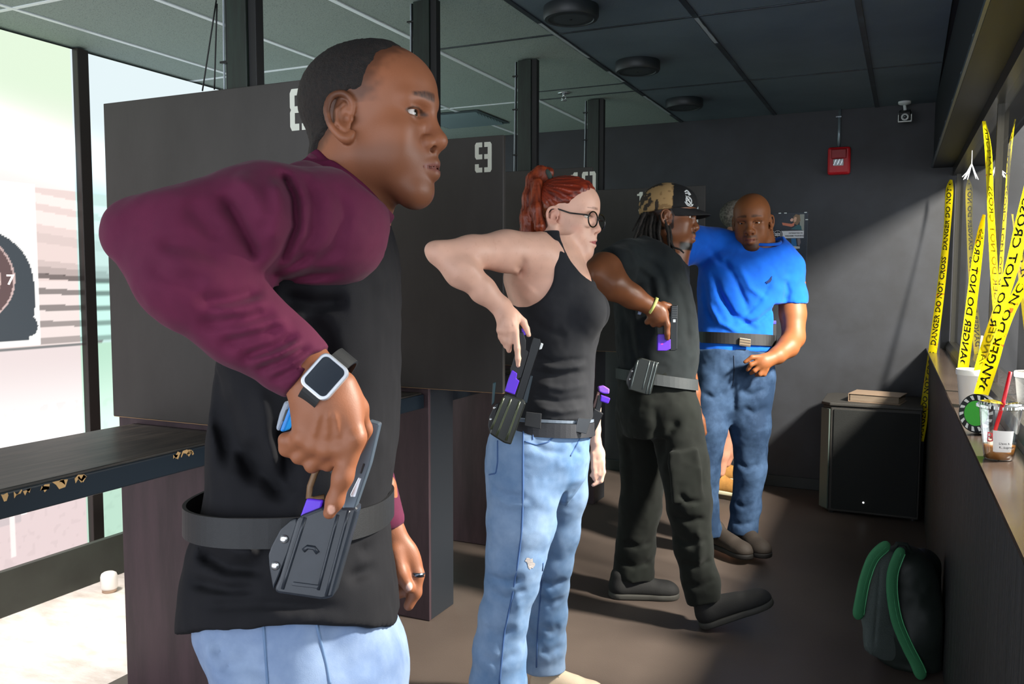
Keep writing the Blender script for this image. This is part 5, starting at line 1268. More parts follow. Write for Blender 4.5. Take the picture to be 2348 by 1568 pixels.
# cap: crown with camouflage rear panels, brim, emblem
def hp(x, y, z): return H3[0] @ np.array([x, y, z])+H3[1]
cp = SDF(); Rh = H3[0]/1.04
cp.ell(hp(.012, .048, 0), np.array((.112, .098, .088))*1.04, Rh, k=.01)
cp.ell(hp(.070, .075, 0), np.array((.050, .045, .06))*1.04, Rh, k=.03)
cp.plane(hp(.0, .030, 0), Rh @ np.array([.16, -1, 0]), .004)
M_cap = mat('cap cloth', '#ffffff', .85, vcol=True, bump=(500, .4, .001))
def capcol(V):
    P = head_local(H3, V); x, y, z = P.T
    n1 = vnoise(P[:, 0], P[:, 1]*.7, P[:, 2], 34); n2 = vnoise(P[:, 0]+1, P[:, 1], P[:, 2], 70)
    C = np.repeat(np.array([srgb('#a8875a')]), len(V), 0)
    C = np.where((n2 > .35)[:, None], srgb('#8a6c46'), C); C = np.where(((n1 > .18) & (x > -.035))[:, None], srgb('#2c241e'), C); C = np.where(((n1+n2*.5 > .40))[:, None], srgb('#3a3128'), C)
    st = (np.abs(((x*0+z*1.0+.5*x)*55) % 1-.5) < .04)[:, None]
    C = np.where((x > .030)[:, None], srgb('#0d0d0f'), C)
    return C
cap_o = sdf_obj('cap', cp, .004, M_cap, cm, color=capcol)
bs = SDF(); M_capb = mat('black cap cloth', '#0e0e11', .8, bump=(500, .4, .001))
V = []; F = []
nu, nv = 20, 8
for i in range(nu+1):
    a = math.radians(-82+164*i/nu)
    for j in range(nv+1):
        t_ = j/nv; ri = .094; x = .012+ri*math.cos(a)*1.06+t_*.068*max(0, math.cos(a))**.7; z = .084*math.sin(a)*(1-.10*t_)
        y = .047-.010*t_-2.0*z*z*(1+.6*t_)-.012*t_*t_
        V.append((x, y, z))
V = np.array(V); top = V+np.array([0, .0035, 0]); n0 = len(V)
for i in range(nu):
    for j in range(nv):
        a = i*(nv+1)+j; b = a+nv+1; F.append((a, b, b+1, a+1)); F.append((n0+a, n0+a+1, n0+b+1, n0+b))
for i in range(nu):
    a = i*(nv+1)+nv; b = a+nv+1; F.append((a, b, n0+b, n0+a))
Vw = to_world((H3[0] @ np.r_[V, top].T).T+H3[1])
mesh_obj('brim', Vw, F, M_capb, cap_o, True)
# anchor, globe and eagle emblem stitched on the front panel
M_emb = mat('silver thread', '#d6d8d8', .6)
bc = bvh_of(cap_o)
for pts, rr in (([(1570, 440), (1574, 436), (1579, 441), (1583, 447)], .0035), ([(1571, 444), (1576, 442), (1581, 448)], .0025), ([(1574, 450), (1572, 458), (1575, 466), (1581, 470), (1586, 467), (1586, 459), (1582, 452), (1576, 450)], .0026), ([(1572, 448), (1580, 460), (1588, 472)], .0022), ([(1570, 462), (1576, 471), (1586, 473), (1589, 468)], .0024), ([(1575, 455), (1583, 466)], .0022), ([(1574, 461), (1582, 455)], .002)):
    seam('emblem', cap_o, pts, rr, M_emb, cap_o, lift=.001, n=12, bvh=bc)
# t-shirt
M_blk3 = cloth_mat('faded black cotton', '#1a2022', '#14181a', sheen=.05)
Ts = SDF()
torso(Ts, Z3, [(545, 1470, 1540, .10), (570, 1432, 1556, .165), (610, 1412, 1566, .19), (660, 1408, 1580, .19), (720, 1410, 1594, .185), (780, 1412, 1600, .18), (830, 1418, 1598, .175), (865, 1424, 1592, .17), (895, 1430, 1580, .165)])
limb(Ts, [(1475, 590, 46, 3.40), (1440, 602, 50, 3.34), (1412, 612, 50, 3.26)], k=.04)
Ts.cut(px(1402, 622, 3.24), (-.82, -.30, .48), w=.14, d=.10)
limb(Ts, [(1490, 590, 44, 3.56), (1535, 640, 42, 3.64), (1555, 720, 40, 3.67)], k=.04)
Ts.cap(px(1536, 615, 3.47), px(1542, 560, 3.47), .078, .066, k=.03); Ts.plane(px(1528, 580, 3.47), (.62, 1, 0), .004)
Ts.ops.append((lambda X, Y, Z: px(0, 868, 3.5)[1]-.10*(X-px(1425, 0, 3.5)[0])-Y, None, None, .004, 'i'))
for pts, dp, wd in [([(1425, 700), (1432, 780), (1440, 850)], .012, .014), ([(1440, 720), (1450, 790), (1462, 850)], .012, .014), ([(1462, 740), (1470, 800), (1480, 840)], .010, .014), ([(1452, 690), (1458, 760), (1470, 830)], -.009, .015), ([(1555, 640), (1572, 720), (1580, 800)], .008, .016), ([(1450, 610), (1490, 640), (1500, 700)], .010, .016), ([(1430, 570), (1470, 585), (1500, 620)], .008, .015), ([(1490, 590), (1520, 640), (1530, 690)], .007, .016)]:
    crease(Ts, [px(x, y, 3.31) for x, y in pts], dp, wd)
wrinkle(Ts, .003, 20, .0015, 50)
sdf_obj('shirt', Ts, .006, M_blk3, cm, pad=.02)
# cargo trousers
Pn = SDF()
torso(Pn, Z3, [(845, 1418, 1590, .172), (900, 1415, 1588, .178), (950, 1418, 1590, .18), (1000, 1430, 1600, .17)])
limb(Pn, [(1545, 950, 62, 3.40), (1568, 1060, 56, 3.38), (1580, 1150, 50, 3.36), (1590, 1250, 42, 3.36), (1606, 1330, 40, 3.36), (1612, 1372, 42, 3.36)], k=.03)
limb(Pn, [(1468, 950, 58, 3.58), (1476, 1060, 52, 3.64), (1468, 1160, 46, 3.68), (1458, 1250, 43, 3.70), (1452, 1322, 46, 3.71)], k=.03)
Pn.cut(px(1614, 1374, 3.36), (.25, -1, 0), w=.12); Pn.cut(px(1452, 1326, 3.71), (0, -1, 0), w=.12)
Pn.box(px(1572, 1090, 3.285), (.062, .10, .012), rotm((0, 0, 1), .12), .006, .008)
for pts, z, dp, wd in [([(1475, 1150), (1530, 1000), (1560, 960)], 3.28, .014, .016), ([(1540, 1180), (1580, 1195), (1620, 1185)], 3.26, .012, .013), ([(1545, 1230), (1585, 1250), (1625, 1230)], 3.27, .012, .013), ([(1560, 1290), (1600, 1300), (1630, 1280)], 3.28, .012, .013), ([(1565, 1340), (1605, 1345), (1640, 1325)], 3.28, .010, .012), ([(1425, 1240), (1460, 1255), (1495, 1240)], 3.62, .012, .013), ([(1420, 1285), (1455, 1300), (1495, 1285)], 3.62, .012, .013), ([(1440, 1000), (1450, 1080), (1450, 1160)], 3.55, .010, .018), ([(1500, 930), (1510, 1000), (1530, 1060)], 3.27, .010, .018), ([(1600, 1200), (1608, 1260), (1600, 1310)], 3.27, -.012, .016), ([(1555, 1130), (1575, 1150), (1610, 1150)], 3.26, .010, .010)]:
    crease(Pn, [px(x, y, z) for x, y in pts], dp, wd)
wrinkle(Pn, .005, 16, .002, 45)
sdf_obj('cargo_trousers', Pn, .0068, cloth_mat('dark olive ripstop', '#101410', '#0c0f0c', sheen=.05), cm, pad=.02)
M_sh3 = mat('black knit trainer', '#121212', .8, bump=(250, .5, .001)); M_so3 = mat('grey sole', '#34332f', .7)
shoe(cm, 1398, 1366, 3.70, 4, .30, M_sh3, M_so3, w_=.048)
shoe(cm, 1608, 1438, 3.36, 6, .30, M_sh3, M_so3, lift=22, laces=M_sh3, w_=.048)
V, F = ring_band(px(1502, 0, 3.48)[0], -3.48, .152, .162, .186, px(0, 880, 3.48)[1], px(0, 856, 3.48)[1], .006, 60, tilt=-.14)
mesh_obj('belt', to_world(V), F, mat('grey webbing belt', '#34383a', .6, bump=(500, .4, .001)), cm)
slab([(1568, 862), (1580, 866), (1574, 884), (1558, 882)], 3.36, .01, .002).build('belt_buckle', Mpoly, cm)
# wristbands
def band(name, c, axis, r, w_, th, m, label, cat):
    c = np.asarray(c); axis = np.asarray(axis, float); axis /= np.linalg.norm(axis); a = np.cross(axis, (0, 0, 1)); a /= np.linalg.norm(a); b = np.cross(axis, a)
    rt = empty(name, tuple(to_world(c)), label, cat); V = []; F = []; n = 32
    for i in range(n):
        t_ = 2*math.pi*i/n; d = a*math.cos(t_)+b*math.sin(t_)
        for dx, dr_ in ((-w_/2, 0), (w_/2, 0), (w_/2, th), (-w_/2, th)): V.append(to_world(c+axis*dx+d*(r+dr_)))
    for i in range(n):
        j = (i+1) % n
        for k in range(4): F.append((i*4+k, i*4+(k+1) % 4, j*4+(k+1) % 4, j*4+k))
    mesh_obj('band', V, F, m, rt, True); return rt
band('wristband', px(1496, 702, 3.23), (.82, -.45, 0), .0335, .011, .004, mat('pale lime silicone', '#c9d07a', .45), 'pale lime silicone wristband on the drawing hand of the capped man', 'wristband')
band('wristband', px(1593, 934, 3.66), (.15, -1, 0), .0255, .008, .003, mat('black silicone', '#141414', .5), 'thin black wristband on the lowered hand of the capped man', 'wristband')
# pistol and holster
g3 = empty('training_pistol', tuple(pw(1530, 760, 3.22)), 'black training pistol with purple block held muzzle down at the capped man\'s chest', 'pistol')
zg = 3.235
slab([(1539, 700), (1554, 700), (1553, 800), (1548, 804), (1537, 804), (1537, 730)], zg, .026, .002).build('slide', mat('black steel slide', '#1f2225', .32, metal=.35), g3)
for k in range(7): slab([(1541, 703+4*k), (1553, 703+4*k), (1553, 704.6+4*k), (1541, 704.6+4*k)], zg-.001, .003, .0003).build('serration', mat('grey serration', '#4a4f54', .4), g3)
slab([(1543, 732), (1549, 732), (1549, 739), (1543, 739)], zg-.001, .003, .0005).build('ejection_port', mat('steel port', '#b8bcc0', .3, metal=.6), g3)
slab([(1507, 745), (1524, 745), (1538, 720), (1538, 770), (1508, 770)], zg+.004, .02, .002).build('frame', Mpoly, g3)
slab([(1509, 766), (1524, 766), (1525, 778), (1538, 778), (1538, 800), (1528, 804), (1508, 804)], zg-.003, .026, .002).build('laser_block', Mpur, g3)
slab([(1515, 788), (1521, 787), (1520, 790), (1515, 790)], zg-.0035, .001, .0002).build('laser_mark', mat('pink mark', '#e0309a', .5), g3)
slab([(1468, 706), (1474, 708), (1470, 722), (1463, 720)], zg+.01, .022, .002).build('magazine_base', mat('pale blue base', '#8fa0c8', .4), g3)
h3 = empty('holster', tuple(pw(1475, 905, 3.25)), 'empty dark holster with pale ribs on the belt of the capped man', 'holster')
slab([(1464, 822), (1472, 820), (1512, 831), (1493, 905), (1483, 906), (1443, 894), (1446, 870), (1458, 835)], 3.245, .045, .004).build('shell', mat('green black kydex', '#121614', .35), h3)
slab([(1455, 838), (1445, 848), (1436, 870), (1437, 880), (1443, 893), (1450, 870)], 3.252, .012, .002).build('wing', Mpoly, h3)
for a, b in (((1490, 827), (1473, 892)), ((1500, 829), (1481, 903)), ((1507, 831), (1488, 904)), ((1463, 826), (1446, 890))):
    MB().tube([pw(a[0]+(b[0]-a[0])*t_, a[1]+(b[1]-a[1])*t_, 3.2455) for t_ in np.linspace(0, 1, 5)], .0026, 6).build('moulded_rib', mat('pale rib', '#4d5658', .3), h3, True)
for x, y in ((1450, 851), (1445, 869)):
    MB().lathe([(.006, 0), (.0055, .0015), (.001, .003)], Matrix.Translation(pw(x, y, 3.252)) @ Vector(-FW).to_track_quat('Z', 'Y').to_matrix().to_4x4(), 12).build('rivet', Mriv, h3, True)
# ================================================================ man in blue t-shirt
Z4 = 4.25
bm = empty('person', tuple(to_world(px(1690, 1150, Z4))[:2])+(0.0,), 'bald man in bright blue t-shirt and dark jeans looking down', 'person')
H4 = head_at(1717, 531, 4.10, 113, -12, 0, 1.13)
B = SDF(); head(B, H4, jaw=1.02, nose=1.15, lips=1.1, brow=1.05, ears=1.0, eyeopen=.18, lid=.004)
limb(B, [(1744, 600, 33, 4.25), (1747, 560, 28, 4.25), (1750, 530, 22, 4.26)], k=.03)
# left arm: hangs, forearm bent across to the belt
limb(B, [(1812, 640, 34, 4.26), (1818, 720, 29, 4.22), (1820, 775, 25, 4.18)], k=.02)
limb(B, [(1820, 772, 25, 4.18), (1806, 795, 25, 4.13), (1782, 815, 19, 4.08), (1764, 824, 16, 4.06)], k=.015)
Zh = 4.05
def h_(x, y, d=0.0): return px(x, y, Zh-d)
limb(B, [(1764, 824, 16, 4.06), (1752, 829, 18, 4.05), (1746, 832, 18, 4.05)], k=.01, flat=.8, side=(0, 0, 1))
for f_ in ([(1744, 818, .01), (1724, 819, .012), (1708, 830, .006)], [(1740, 828, .012), (1722, 836, .012), (1714, 848, 0)], [(1744, 838, .012), (1730, 850, .01), (1722, 856, -.006)], [(1750, 844, .008), (1742, 858, .006), (1734, 860, -.008)], [(1758, 846, .004), (1752, 858, 0), (1746, 860, -.01)]):
    B.chain([h_(*q) for q in f_], [.0125, .0115, .0090], k=.005)
torso(B, Z4, [(570, 1675, 1790, .07), (700, 1640, 1765, .085), (850, 1635, 1750, .095)])
bm4 = cat_mesh(B.mesh(.0046, lo=np.array([px(1680, 0, 4.2)[0], px(0, 610, 4.25)[1], -4.40]), hi=np.array([px(1805, 0, 4.2)[0], px(0, 430, 4.25)[1], -4.06])),
               B.mesh(.0050, lo=np.array([px(1695, 0, 4.1)[0], px(0, 880, 4.1)[1], -4.34]), hi=np.array([px(1870, 0, 4.2)[0], px(0, 640, 4.1)[1], -3.98])),
               B.mesh(.018, lo=np.array([px(1600, 0, 4.2)[0], px(0, 870, 4.2)[1], -4.42]), hi=np.array([px(1815, 0, 4.2)[0], px(0, 560, 4.2)[1], -4.1])))
fc4 = face_color(H4, '#86512f', '#7a4638', '#24150e', None, thick=1.1)
def bcol(V):
    C = fc4(V); P = head_local(H4, V); x, y, z = P[:, 0], P[:, 1], np.abs(P[:, 2])
    m = smoothstep(-.074, -.086, y)*smoothstep(.070, .085, x)*smoothstep(.040, .030, z)*(y > -.125); m = np.maximum(m, (x > .095)*smoothstep(.0065, .0035, np.abs(y+.0475))*smoothstep(.032, .024, z)*.75); m = np.maximum(m, (x > .09)*smoothstep(.004, .002, np.abs(z-.028))*(y < -.047)*(y > -.085)*.5)
    return C*(1-.8*m[:, None])+np.array(srgb('#1c120e'))*.8*m[:, None]
mesh_obj('body', to_world(bm4[0]), bm4[1], skin_mat('skin warm brown', .5), bm, True, vcol=bcol(bm4[0]))
eyes(bm, H4, look=(1, -.35, .1), iris='#1a100a')
M_bl = cloth_mat('bright blue cotton', '#0b5fd0', '#0a52ba', sheen=.1)
Ts = SDF()
torso(Ts, Z4, [(545, 1700, 1788, .045), (562, 1648, 1812, .09), (600, 1606, 1822, .125), (650, 1600, 1812, .135), (700, 1602, 1796, .135), (750, 1602, 1780, .13), (790, 1598, 1776, .132), (830, 1592, 1774, .137)])
limb(Ts, [(1775, 575, 30, 4.26), (1806, 615, 36, 4.26), (1816, 680, 33, 4.24), (1818, 720, 33, 4.22)], k=.04)
Ts.cut(px(1817, 697, 4.23), (.02, -1, 0), w=.12)
limb(Ts, [(1690, 565, 34, 4.27), (1640, 560, 36, 4.28), (1600, 560, 40, 4.26), (1560, 575, 40, 4.2)], k=.04)
Ts.ell(px(1746, 545, 4.22), (.104, .062, .16), k=.006, mode='s')
Ts.ops.append((lambda X, Y, Z: px(0, 806, 4.25)[1]-.03*np.sin((X-px(1600, 0, 4.25)[0])*9)*0-Y, None, None, .004, 'i'))
for pts, dp, wd in [([(1660, 590), (1690, 650), (1720, 720)], .010, .015), ([(1630, 620), (1660, 690), (1690, 750)], .010, .015), ([(1770, 640), (1740, 690), (1700, 730)], .008, .015), ([(1640, 660), (1680, 720), (1740, 760)], .010, .015), ([(1620, 560), (1650, 600), (1680, 620)], .009, .014), ([(1780, 700), (1740, 735), (1690, 750)], .009, .013), ([(1690, 600), (1720, 660), (1760, 690)], -.008, .016), ([(1618, 690), (1650, 740), (1700, 765)], -.008, .014), ([(1800, 640), (1808, 670), (1800, 695)], .006, .012), ([(1610, 640), (1620, 700), (1640, 750)], .008, .014)]:
    crease(Ts, [px(x, y, 4.115) for x, y in pts], dp*1.3, wd)
wrinkle(Ts, .003, 20, .0014, 48)
ts4 = sdf_obj('t_shirt', Ts, .0062, M_bl, bm, pad=.02)
cl = [px(1745, 553, 4.22)+np.array([.088*math.cos(t_), -.022*math.sin(t_)*0-.020*(math.sin(t_)), .092*math.sin(t_)]) for t_ in np.linspace(0, 2*math.pi, 36)]
b4 = bvh_of(ts4); MB().tube([to_world(px(1746, 548, 4.22)+np.array([.096*math.cos(t_), -.030*max(0, math.sin(t_))-.008, .105*math.sin(t_)-.02])) for t_ in np.linspace(0, 2*math.pi, 40)], .008, 8, cap=False).build('collar', M_bl, ts4, True); Mlg = mat('navy logo thread', '#07245a', .7)
for pts in ([(1755, 648), (1764, 642), (1770, 634)], [(1757, 650), (1766, 646), (1769, 638)], [(1760, 648), (1767, 641)]): seam('chest_logo', ts4, pts, .0030, Mlg, ts4, .001, 8, bvh=b4)
V, F = ring_band(px(1690, 0, 4.25)[0], -4.25, .193, .183, .140, px(0, 790, 4.25)[1], px(0, 765, 4.25)[1], .006, 60, tilt=-.05)
mesh_obj('belt', to_world(V), F, mat('black leather belt', '#151517', .5), bm)
slab([(1696, 774), (1722, 778), (1721, 796), (1695, 792)], 4.09, .012, .002).build('belt_buckle', mat('bronze buckle', '#8a7a66', .3, metal=.7), bm)
for k in range(3): slab([(1697, 777+6*k), (1721, 780.5+6*k), (1721, 782+6*k), (1697, 778.5+6*k)], 4.089, .003, .0003).build('buckle_bar', mat('dark bar', '#25211e', .4), bm)
M_jn4 = denim_mat('dark washed denim', '#1e3048', '#445c7c', 6, (.42, .75))
Jn = SDF()
torso(Jn, Z4, [(800, 1592, 1774, .135), (840, 1590, 1772, .138), (890, 1592, 1770, .13), (930, 1600, 1762, .10), (970, 1630, 1735, .05)])
limb(Jn, [(1636, 870, 50, 4.25), (1622, 980, 44, 4.22), (1610, 1080, 38, 4.22), (1612, 1160, 34, 4.25), (1624, 1228, 33, 4.27)], k=.03)
limb(Jn, [(1722, 870, 50, 4.26), (1720, 980, 44, 4.25), (1720, 1080, 35, 4.26), (1710, 1160, 32, 4.28), (1702, 1225, 34, 4.29)], k=.03)
Jn.cut(px(1636, 1228, 4.27), (0, -1, 0), w=.1); Jn.cut(px(1700, 1222, 4.29), (0, -1, 0), w=.1)
for pts, z, dp, wd in [([(1680, 840), (1684, 900), (1682, 960)], 4.12, .012, .014), ([(1695, 890), (1725, 905), (1760, 890)], 4.11, .009, .014), ([(1610, 900), (1640, 915), (1670, 890)], 4.11, .009, .014), ([(1690, 1060), (1715, 1075), (1745, 1060)], 4.15, .009, .013), ([(1685, 1150), (1705, 1165), (1730, 1150)], 4.2, .009, .012), ([(1680, 1195), (1702, 1205), (1728, 1195)], 4.2, .009, .012), ([(1700, 930), (1730, 950), (1760, 930)], 4.13, .007, .014)]:
    crease(Jn, [px(x, y, z) for x, y in pts], dp, wd)
wrinkle(Jn, .004, 18, .0015, 48)
jn4 = sdf_obj('jeans', Jn, .0075, M_jn4, bm, pad=.02)
seam('fly', jn4, [(1683, 815), (1684, 850), (1680, 885)], .003, mat('dark seam', '#1a2c44', .8), bm)
M_sh4 = mat('brown grey trainer', '#2c241d', .75, bump=(200, .5, .001)); M_so4 = mat('dark sole', '#191614', .7)
shoe(bm, 1692, 1240, 4.36, 78, .29, M_sh4, M_so4, laces=mat('brown lace', '#6b5d4c', .8), w_=.050)
shoe(bm, 1628, 1246, 4.34, 62, .29, M_sh4, M_so4, w_=.048)
kn = empty('folding_knife', tuple(pw(1775, 770, 4.18)), 'slim black clip knife with purple cap on the hip of the man in blue', 'knife')
slab([(1771, 742), (1780, 742), (1780, 784), (1770, 786)], 4.16, .02, .002).build('handle', Mpoly, kn)
slab([(1772, 735), (1780, 735), (1780, 743), (1772, 743)], 4.158, .02, .002).build('cap', mat('indigo cap', '#3a34a8', .4), kn)
# ================================================================ man half hidden behind
Z5 = 5.25
hm5 = empty('person', tuple(to_world(px(1655, 1100, Z5))[:2])+(0.0,), 'grey haired man half hidden behind the blue shirt in shorts and tan slip on shoes', 'person')
H5 = head_at(1746, 512, 5.20, 8, 0, 0, 1.0)
H5 = (H5[0], px(1688, 508, 5.28))
B = SDF(); head(B, H5, ears=1.0)
limb(B, [(1680, 590, 26, 5.28), (1686, 540, 23, 5.28)], k=.03)
limb(B, [(1640, 590, 26, 5.12), (1605, 640, 24, 5.05), (1588, 670, 20, 5.0)], k=.02)
limb(B, [(1590, 668, 20, 5.0), (1598, 690, 16, 4.98), (1606, 705, 12, 4.97)], k=.015)
limb(B, [(1606, 705, 12, 4.97), (1612, 718, 13, 4.97)], k=.01)
for q in range(4): limb(B, [(1606+4*q, 718, 4.5, 4.965), (1610+4*q, 732, 4.2, 4.96), (1616+3*q, 738, 3.6, 4.955)], k=.004)
limb(B, [(1666, 920, 24, 5.22), (1668, 980, 21, 5.26), (1656, 1040, 17, 5.3), (1652, 1082, 11, 5.32)], k=.02)
limb(B, [(1690, 920, 24, 5.38), (1690, 980, 21, 5.42), (1672, 1030, 17, 5.46), (1664, 1060, 12, 5.48)], k=.02)
torso(B, Z5+.03, [(560, 1640, 1725, .12), (700, 1630, 1730, .12), (900, 1630, 1735, .13)])
m5 = B.mesh(.0075)
fc5 = face_color(H5, '#c99078', '#a86a60', '#6a5a50', None)
def hcol(V):
    C = fc5(V); w5 = np.linalg.norm(V-px(1606, 630, 4.95), axis=1); C[w5 < .028] = srgb('#33404a'); return C
mesh_obj('body', to_world(m5[0]), m5[1], skin_mat('skin tanned', .45), hm5, True, vcol=hcol(m5[0]))
def hair5(D, X, Y, Z):
    x, y, z = loc_of(H5, X, Y, Z); az = np.abs(z)
    g = np.minimum(np.minimum(.075-.4*np.maximum(.1-y, 0)-x, y+.05+.5*np.minimum(x+.03, 0)*0), np.where(x > -.02, y-.028, .1))
    return D-(-.006+.014*smoothstep(-.006, .014, g+.004*vnoise(X, Y, Z, 80)))+.0015*vnoise(X, Y, Z, 150)
Hh = SDF(); head(Hh, H5, ears=0)
hm_ = Hh.mesh(.006, post=hair5, pad=.03, smooth=0)
mesh_obj('hair', to_world(hm_[0]), hm_[1], mat('grey hair', '#8b8378', .8, noise=70, col2='#4b453f', bump=(200, .8, .003)), hm5, True)
Ts = SDF(); torso(Ts, Z5+.03, [(548, 1660, 1712, .09), (575, 1630, 1730, .16), (650, 1618, 1738, .165), (760, 1616, 1740, .16), (840, 1616, 1742, .16)])
limb(Ts, [(1655, 585, 30, 5.16), (1620, 625, 30, 5.08), (1606, 645, 28, 5.05)], k=.03); Ts.cut(px(1610, 612, 5.06), (-.55, -.75, .2), w=.1)
wrinkle(Ts, .003, 18)
sdf_obj('shirt', Ts, .010, cloth_mat('navy cotton', '#16233a', '#121c30', sheen=.05), hm5)
Pn = SDF(); torso(Pn, Z5+.03, [(820, 1618, 1740, .16), (880, 1620, 1738, .165)])
limb(Pn, [(1665, 860, 36, 5.20), (1668, 930, 32, 5.22)], k=.03); limb(Pn, [(1690, 860, 36, 5.36), (1690, 930, 32, 5.38)], k=.03)
Pn.cut(px(1668, 938, 5.22), (0, -1, 0), w=.14); Pn.cut(px(1690, 938, 5.38), (0, -1, 0), w=.14)
sdf_obj('shorts', Pn, .010, cloth_mat('brown shorts', '#3c2c30', '#332629', sheen=.05), hm5)
M_tan = mat('tan suede', '#a9793c', .85, noise=30, col2='#93672f'); M_ws = mat('white rubber sole', '#d8cfae', .6)
shoe(hm5, 1633, 1126, 5.42, 40, .28, M_tan, M_ws, w_=.050)
shoe(hm5, 1640, 1098, 5.62, 26, .28, M_tan, M_ws, w_=.050)
# ================================================================ fittings and loose things
M_det = mat('black ceiling disc', '#22282b', .45)
for i, (x, y) in enumerate([(-1.24, 3.217), (-1.245, 4.146), (-1.247, 5.121)]):
    rt = empty('ceiling_speaker', (x, y, CEIL), ['round black ceiling disc nearest the viewer', 'round black ceiling disc, middle of the three', 'round black ceiling disc nearest the end wall'][i], 'ceiling disc', 'black ceiling discs')
    T_ = Matrix.Translation((x, y, CEIL))
    smooth_by_angle(MB().lathe([(.108, -.001), (.110, -.010), (.110, -.040), (.104, -.050), (.090, -.052), (.088, -.049)], T_, 48).build('rim', M_det, rt), 35)
    smooth_by_angle(MB().lathe([(.088, -.045), (.088, -.0485), (.05, -.0495), (.006, -.0500), (.005, -.047)], T_, 40).build('grille', mat('dark grille', '#2b3236', .6), rt), 35)
    MB().lathe([(.004, -.0495), (.004, -.052), (.002, -.0525)], T_, 10).build('screw', M_black, rt)
rt = empty('sprinkler', (-1.83, 4.642, CEIL), 'small chrome sprinkler head on the dark ceiling', 'sprinkler'); T_ = Matrix.Translation((-1.83, 4.642, CEIL))
M_chr = mat('chrome', '#d0d5d8', .2, metal=.9)
MB().lathe([(.034, -.001), (.036, -.006), (.020, -.008)], T_, 24).build('escutcheon', M_chr, rt, True)
MB().lathe([(.008, -.008), (.008, -.022), (.005, -.024)], T_, 12).build('body', M_chr, rt, True)
for s in (-1, 1): MB().tube([(-1.83+s*.007, 4.642, CEIL-.02), (-1.83+s*.013, 4.642, CEIL-.032), (-1.83+s*.003, 4.642, CEIL-.044)], .0025, 6).build('arm', M_chr, rt, True)
MB().lathe([(.017, -.044), (.017, -.0465), (.004, -.048)], T_, 16).build('deflector', M_chr, rt, True)
rt = empty('ceiling_vent', (-2.73, 5.1, CEIL), 'dark slatted air vent in the ceiling behind the front man', 'vent')
MB().box((-2.98, 4.86, CEIL-.010), (-2.50, 4.89, CEIL-.0065)).box((-2.98, 5.31, CEIL-.010), (-2.50, 5.34, CEIL-.0065)).box((-2.98, 4.89, CEIL-.010), (-2.95, 5.31, CEIL-.0065)).box((-2.53, 4.89, CEIL-.010), (-2.50, 5.31, CEIL-.0065)).build('frame', mat('vent paint', '#3a484c', .5), rt)
for k in range(9):
    y = 4.905+.045*k; MB().prism([(-2.95, y, CEIL-.007), (-2.95, y+.034, CEIL-.022), (-2.95, y+.037, CEIL-.020), (-2.95, y+.003, CEIL-.005)], (.42, 0, 0)).build('slat', mat('vent slat', '#56686e', .45), rt)
# fire alarm strobe with conduit
rt = empty('alarm_strobe', (-.42, BACK, 2.03), 'red fire alarm strobe on the dark end wall', 'alarm')
M_redp = mat('red alarm plastic', '#b3121c', .35)
MB().box((-.487, BACK-.055, 2.034), (-.353, BACK-.001, 2.205), bev=.014).build('housing', M_redp, rt)
MB().box((-.465, BACK-.068, 2.13), (-.375, BACK-.0545, 2.19), bev=.006).build('horn_cover', mat('dark red plastic', '#8f0d16', .4), rt)
MB().box((-.452, BACK-.072, 2.085), (-.390, BACK-.0545, 2.128), bev=.005).build('strobe_lens', mat('faceted lens', '#d9dde0', .08, metal=.5), rt)
for k in range(3): MB().tube([(-.45+.02*k, BACK-.073, 2.088), (-.435+.02*k, BACK-.073, 2.126)], .0025, 5).build('lens_facet', M_chr, rt)
rt = empty('conduit', (-.425, BACK-.012, 2.206), 'grey metal conduit above the red fire alarm', 'conduit')
MB().tube([(-.425, BACK-.012, 2.2056), (-.425, BACK-.012, 2.3), (-.425, BACK-.012, CEIL-.001)], .0095, 14).build('pipe', mat('galvanised pipe', '#8b979e', .35, metal=.6), rt, True)
MB().box((-.448, BACK-.022, 2.392), (-.413, BACK-.001, 2.400), bev=.001).build('strap', M_chr, rt)
# security camera
rt = empty('security_camera', (-.055, 5.72, CEIL), 'small white and black security camera in the ceiling corner', 'camera'); M_wp = mat('white camera plastic', '#d7dcdc', .4)
smooth_by_angle(MB().lathe([(.036, -.001), (.036, -.012), (.028, -.018), (.010, -.022)], Matrix.Translation((-.055, 5.72, CEIL)), 24).build('mount', M_wp, rt))
MB().tube([(-.055, 5.72, CEIL-.02), (-.052, 5.72, CEIL-.04), (-.05, 5.715, CEIL-.058)], .009, 10).build('arm', M_wp, rt, True)
Mc = Matrix.Translation((-.05, 5.70, CEIL-.085)) @ Matrix.Rotation(math.radians(16), 4, 'X')
MB().box((-.033, -.05, -.028), (.033, .05, .028), Mc, bev=.008).build('body', M_black, rt)
MB().box((-.037, -.056, -.034), (.037, .045, -.026), Mc, bev=.003).build('shell_bottom', M_wp, rt)
for s in (-1, 1): MB().box((s*.035-.003, -.056, -.030), (s*.035+.003, .045, .010), Mc, bev=.002).build('shell_side', M_wp, rt)
MB().lathe([(.019, 0), (.021, .004), (.016, .006), (.015, .002)], Mc @ Matrix.Translation((0, -.05, -.004)) @ Matrix.Rotation(math.pi/2, 4, 'X'), 24).build('lens_ring', M_wp, rt, True)
MB().lathe([(.012, 0), (.010, .004), (.003, .006)], Mc @ Matrix.Translation((0, -.0505, -.004)) @ Matrix.Rotation(math.pi/2, 4, 'X'), 20).build('lens', mat('camera lens', '#14202c', .05, coat=1), rt, True)
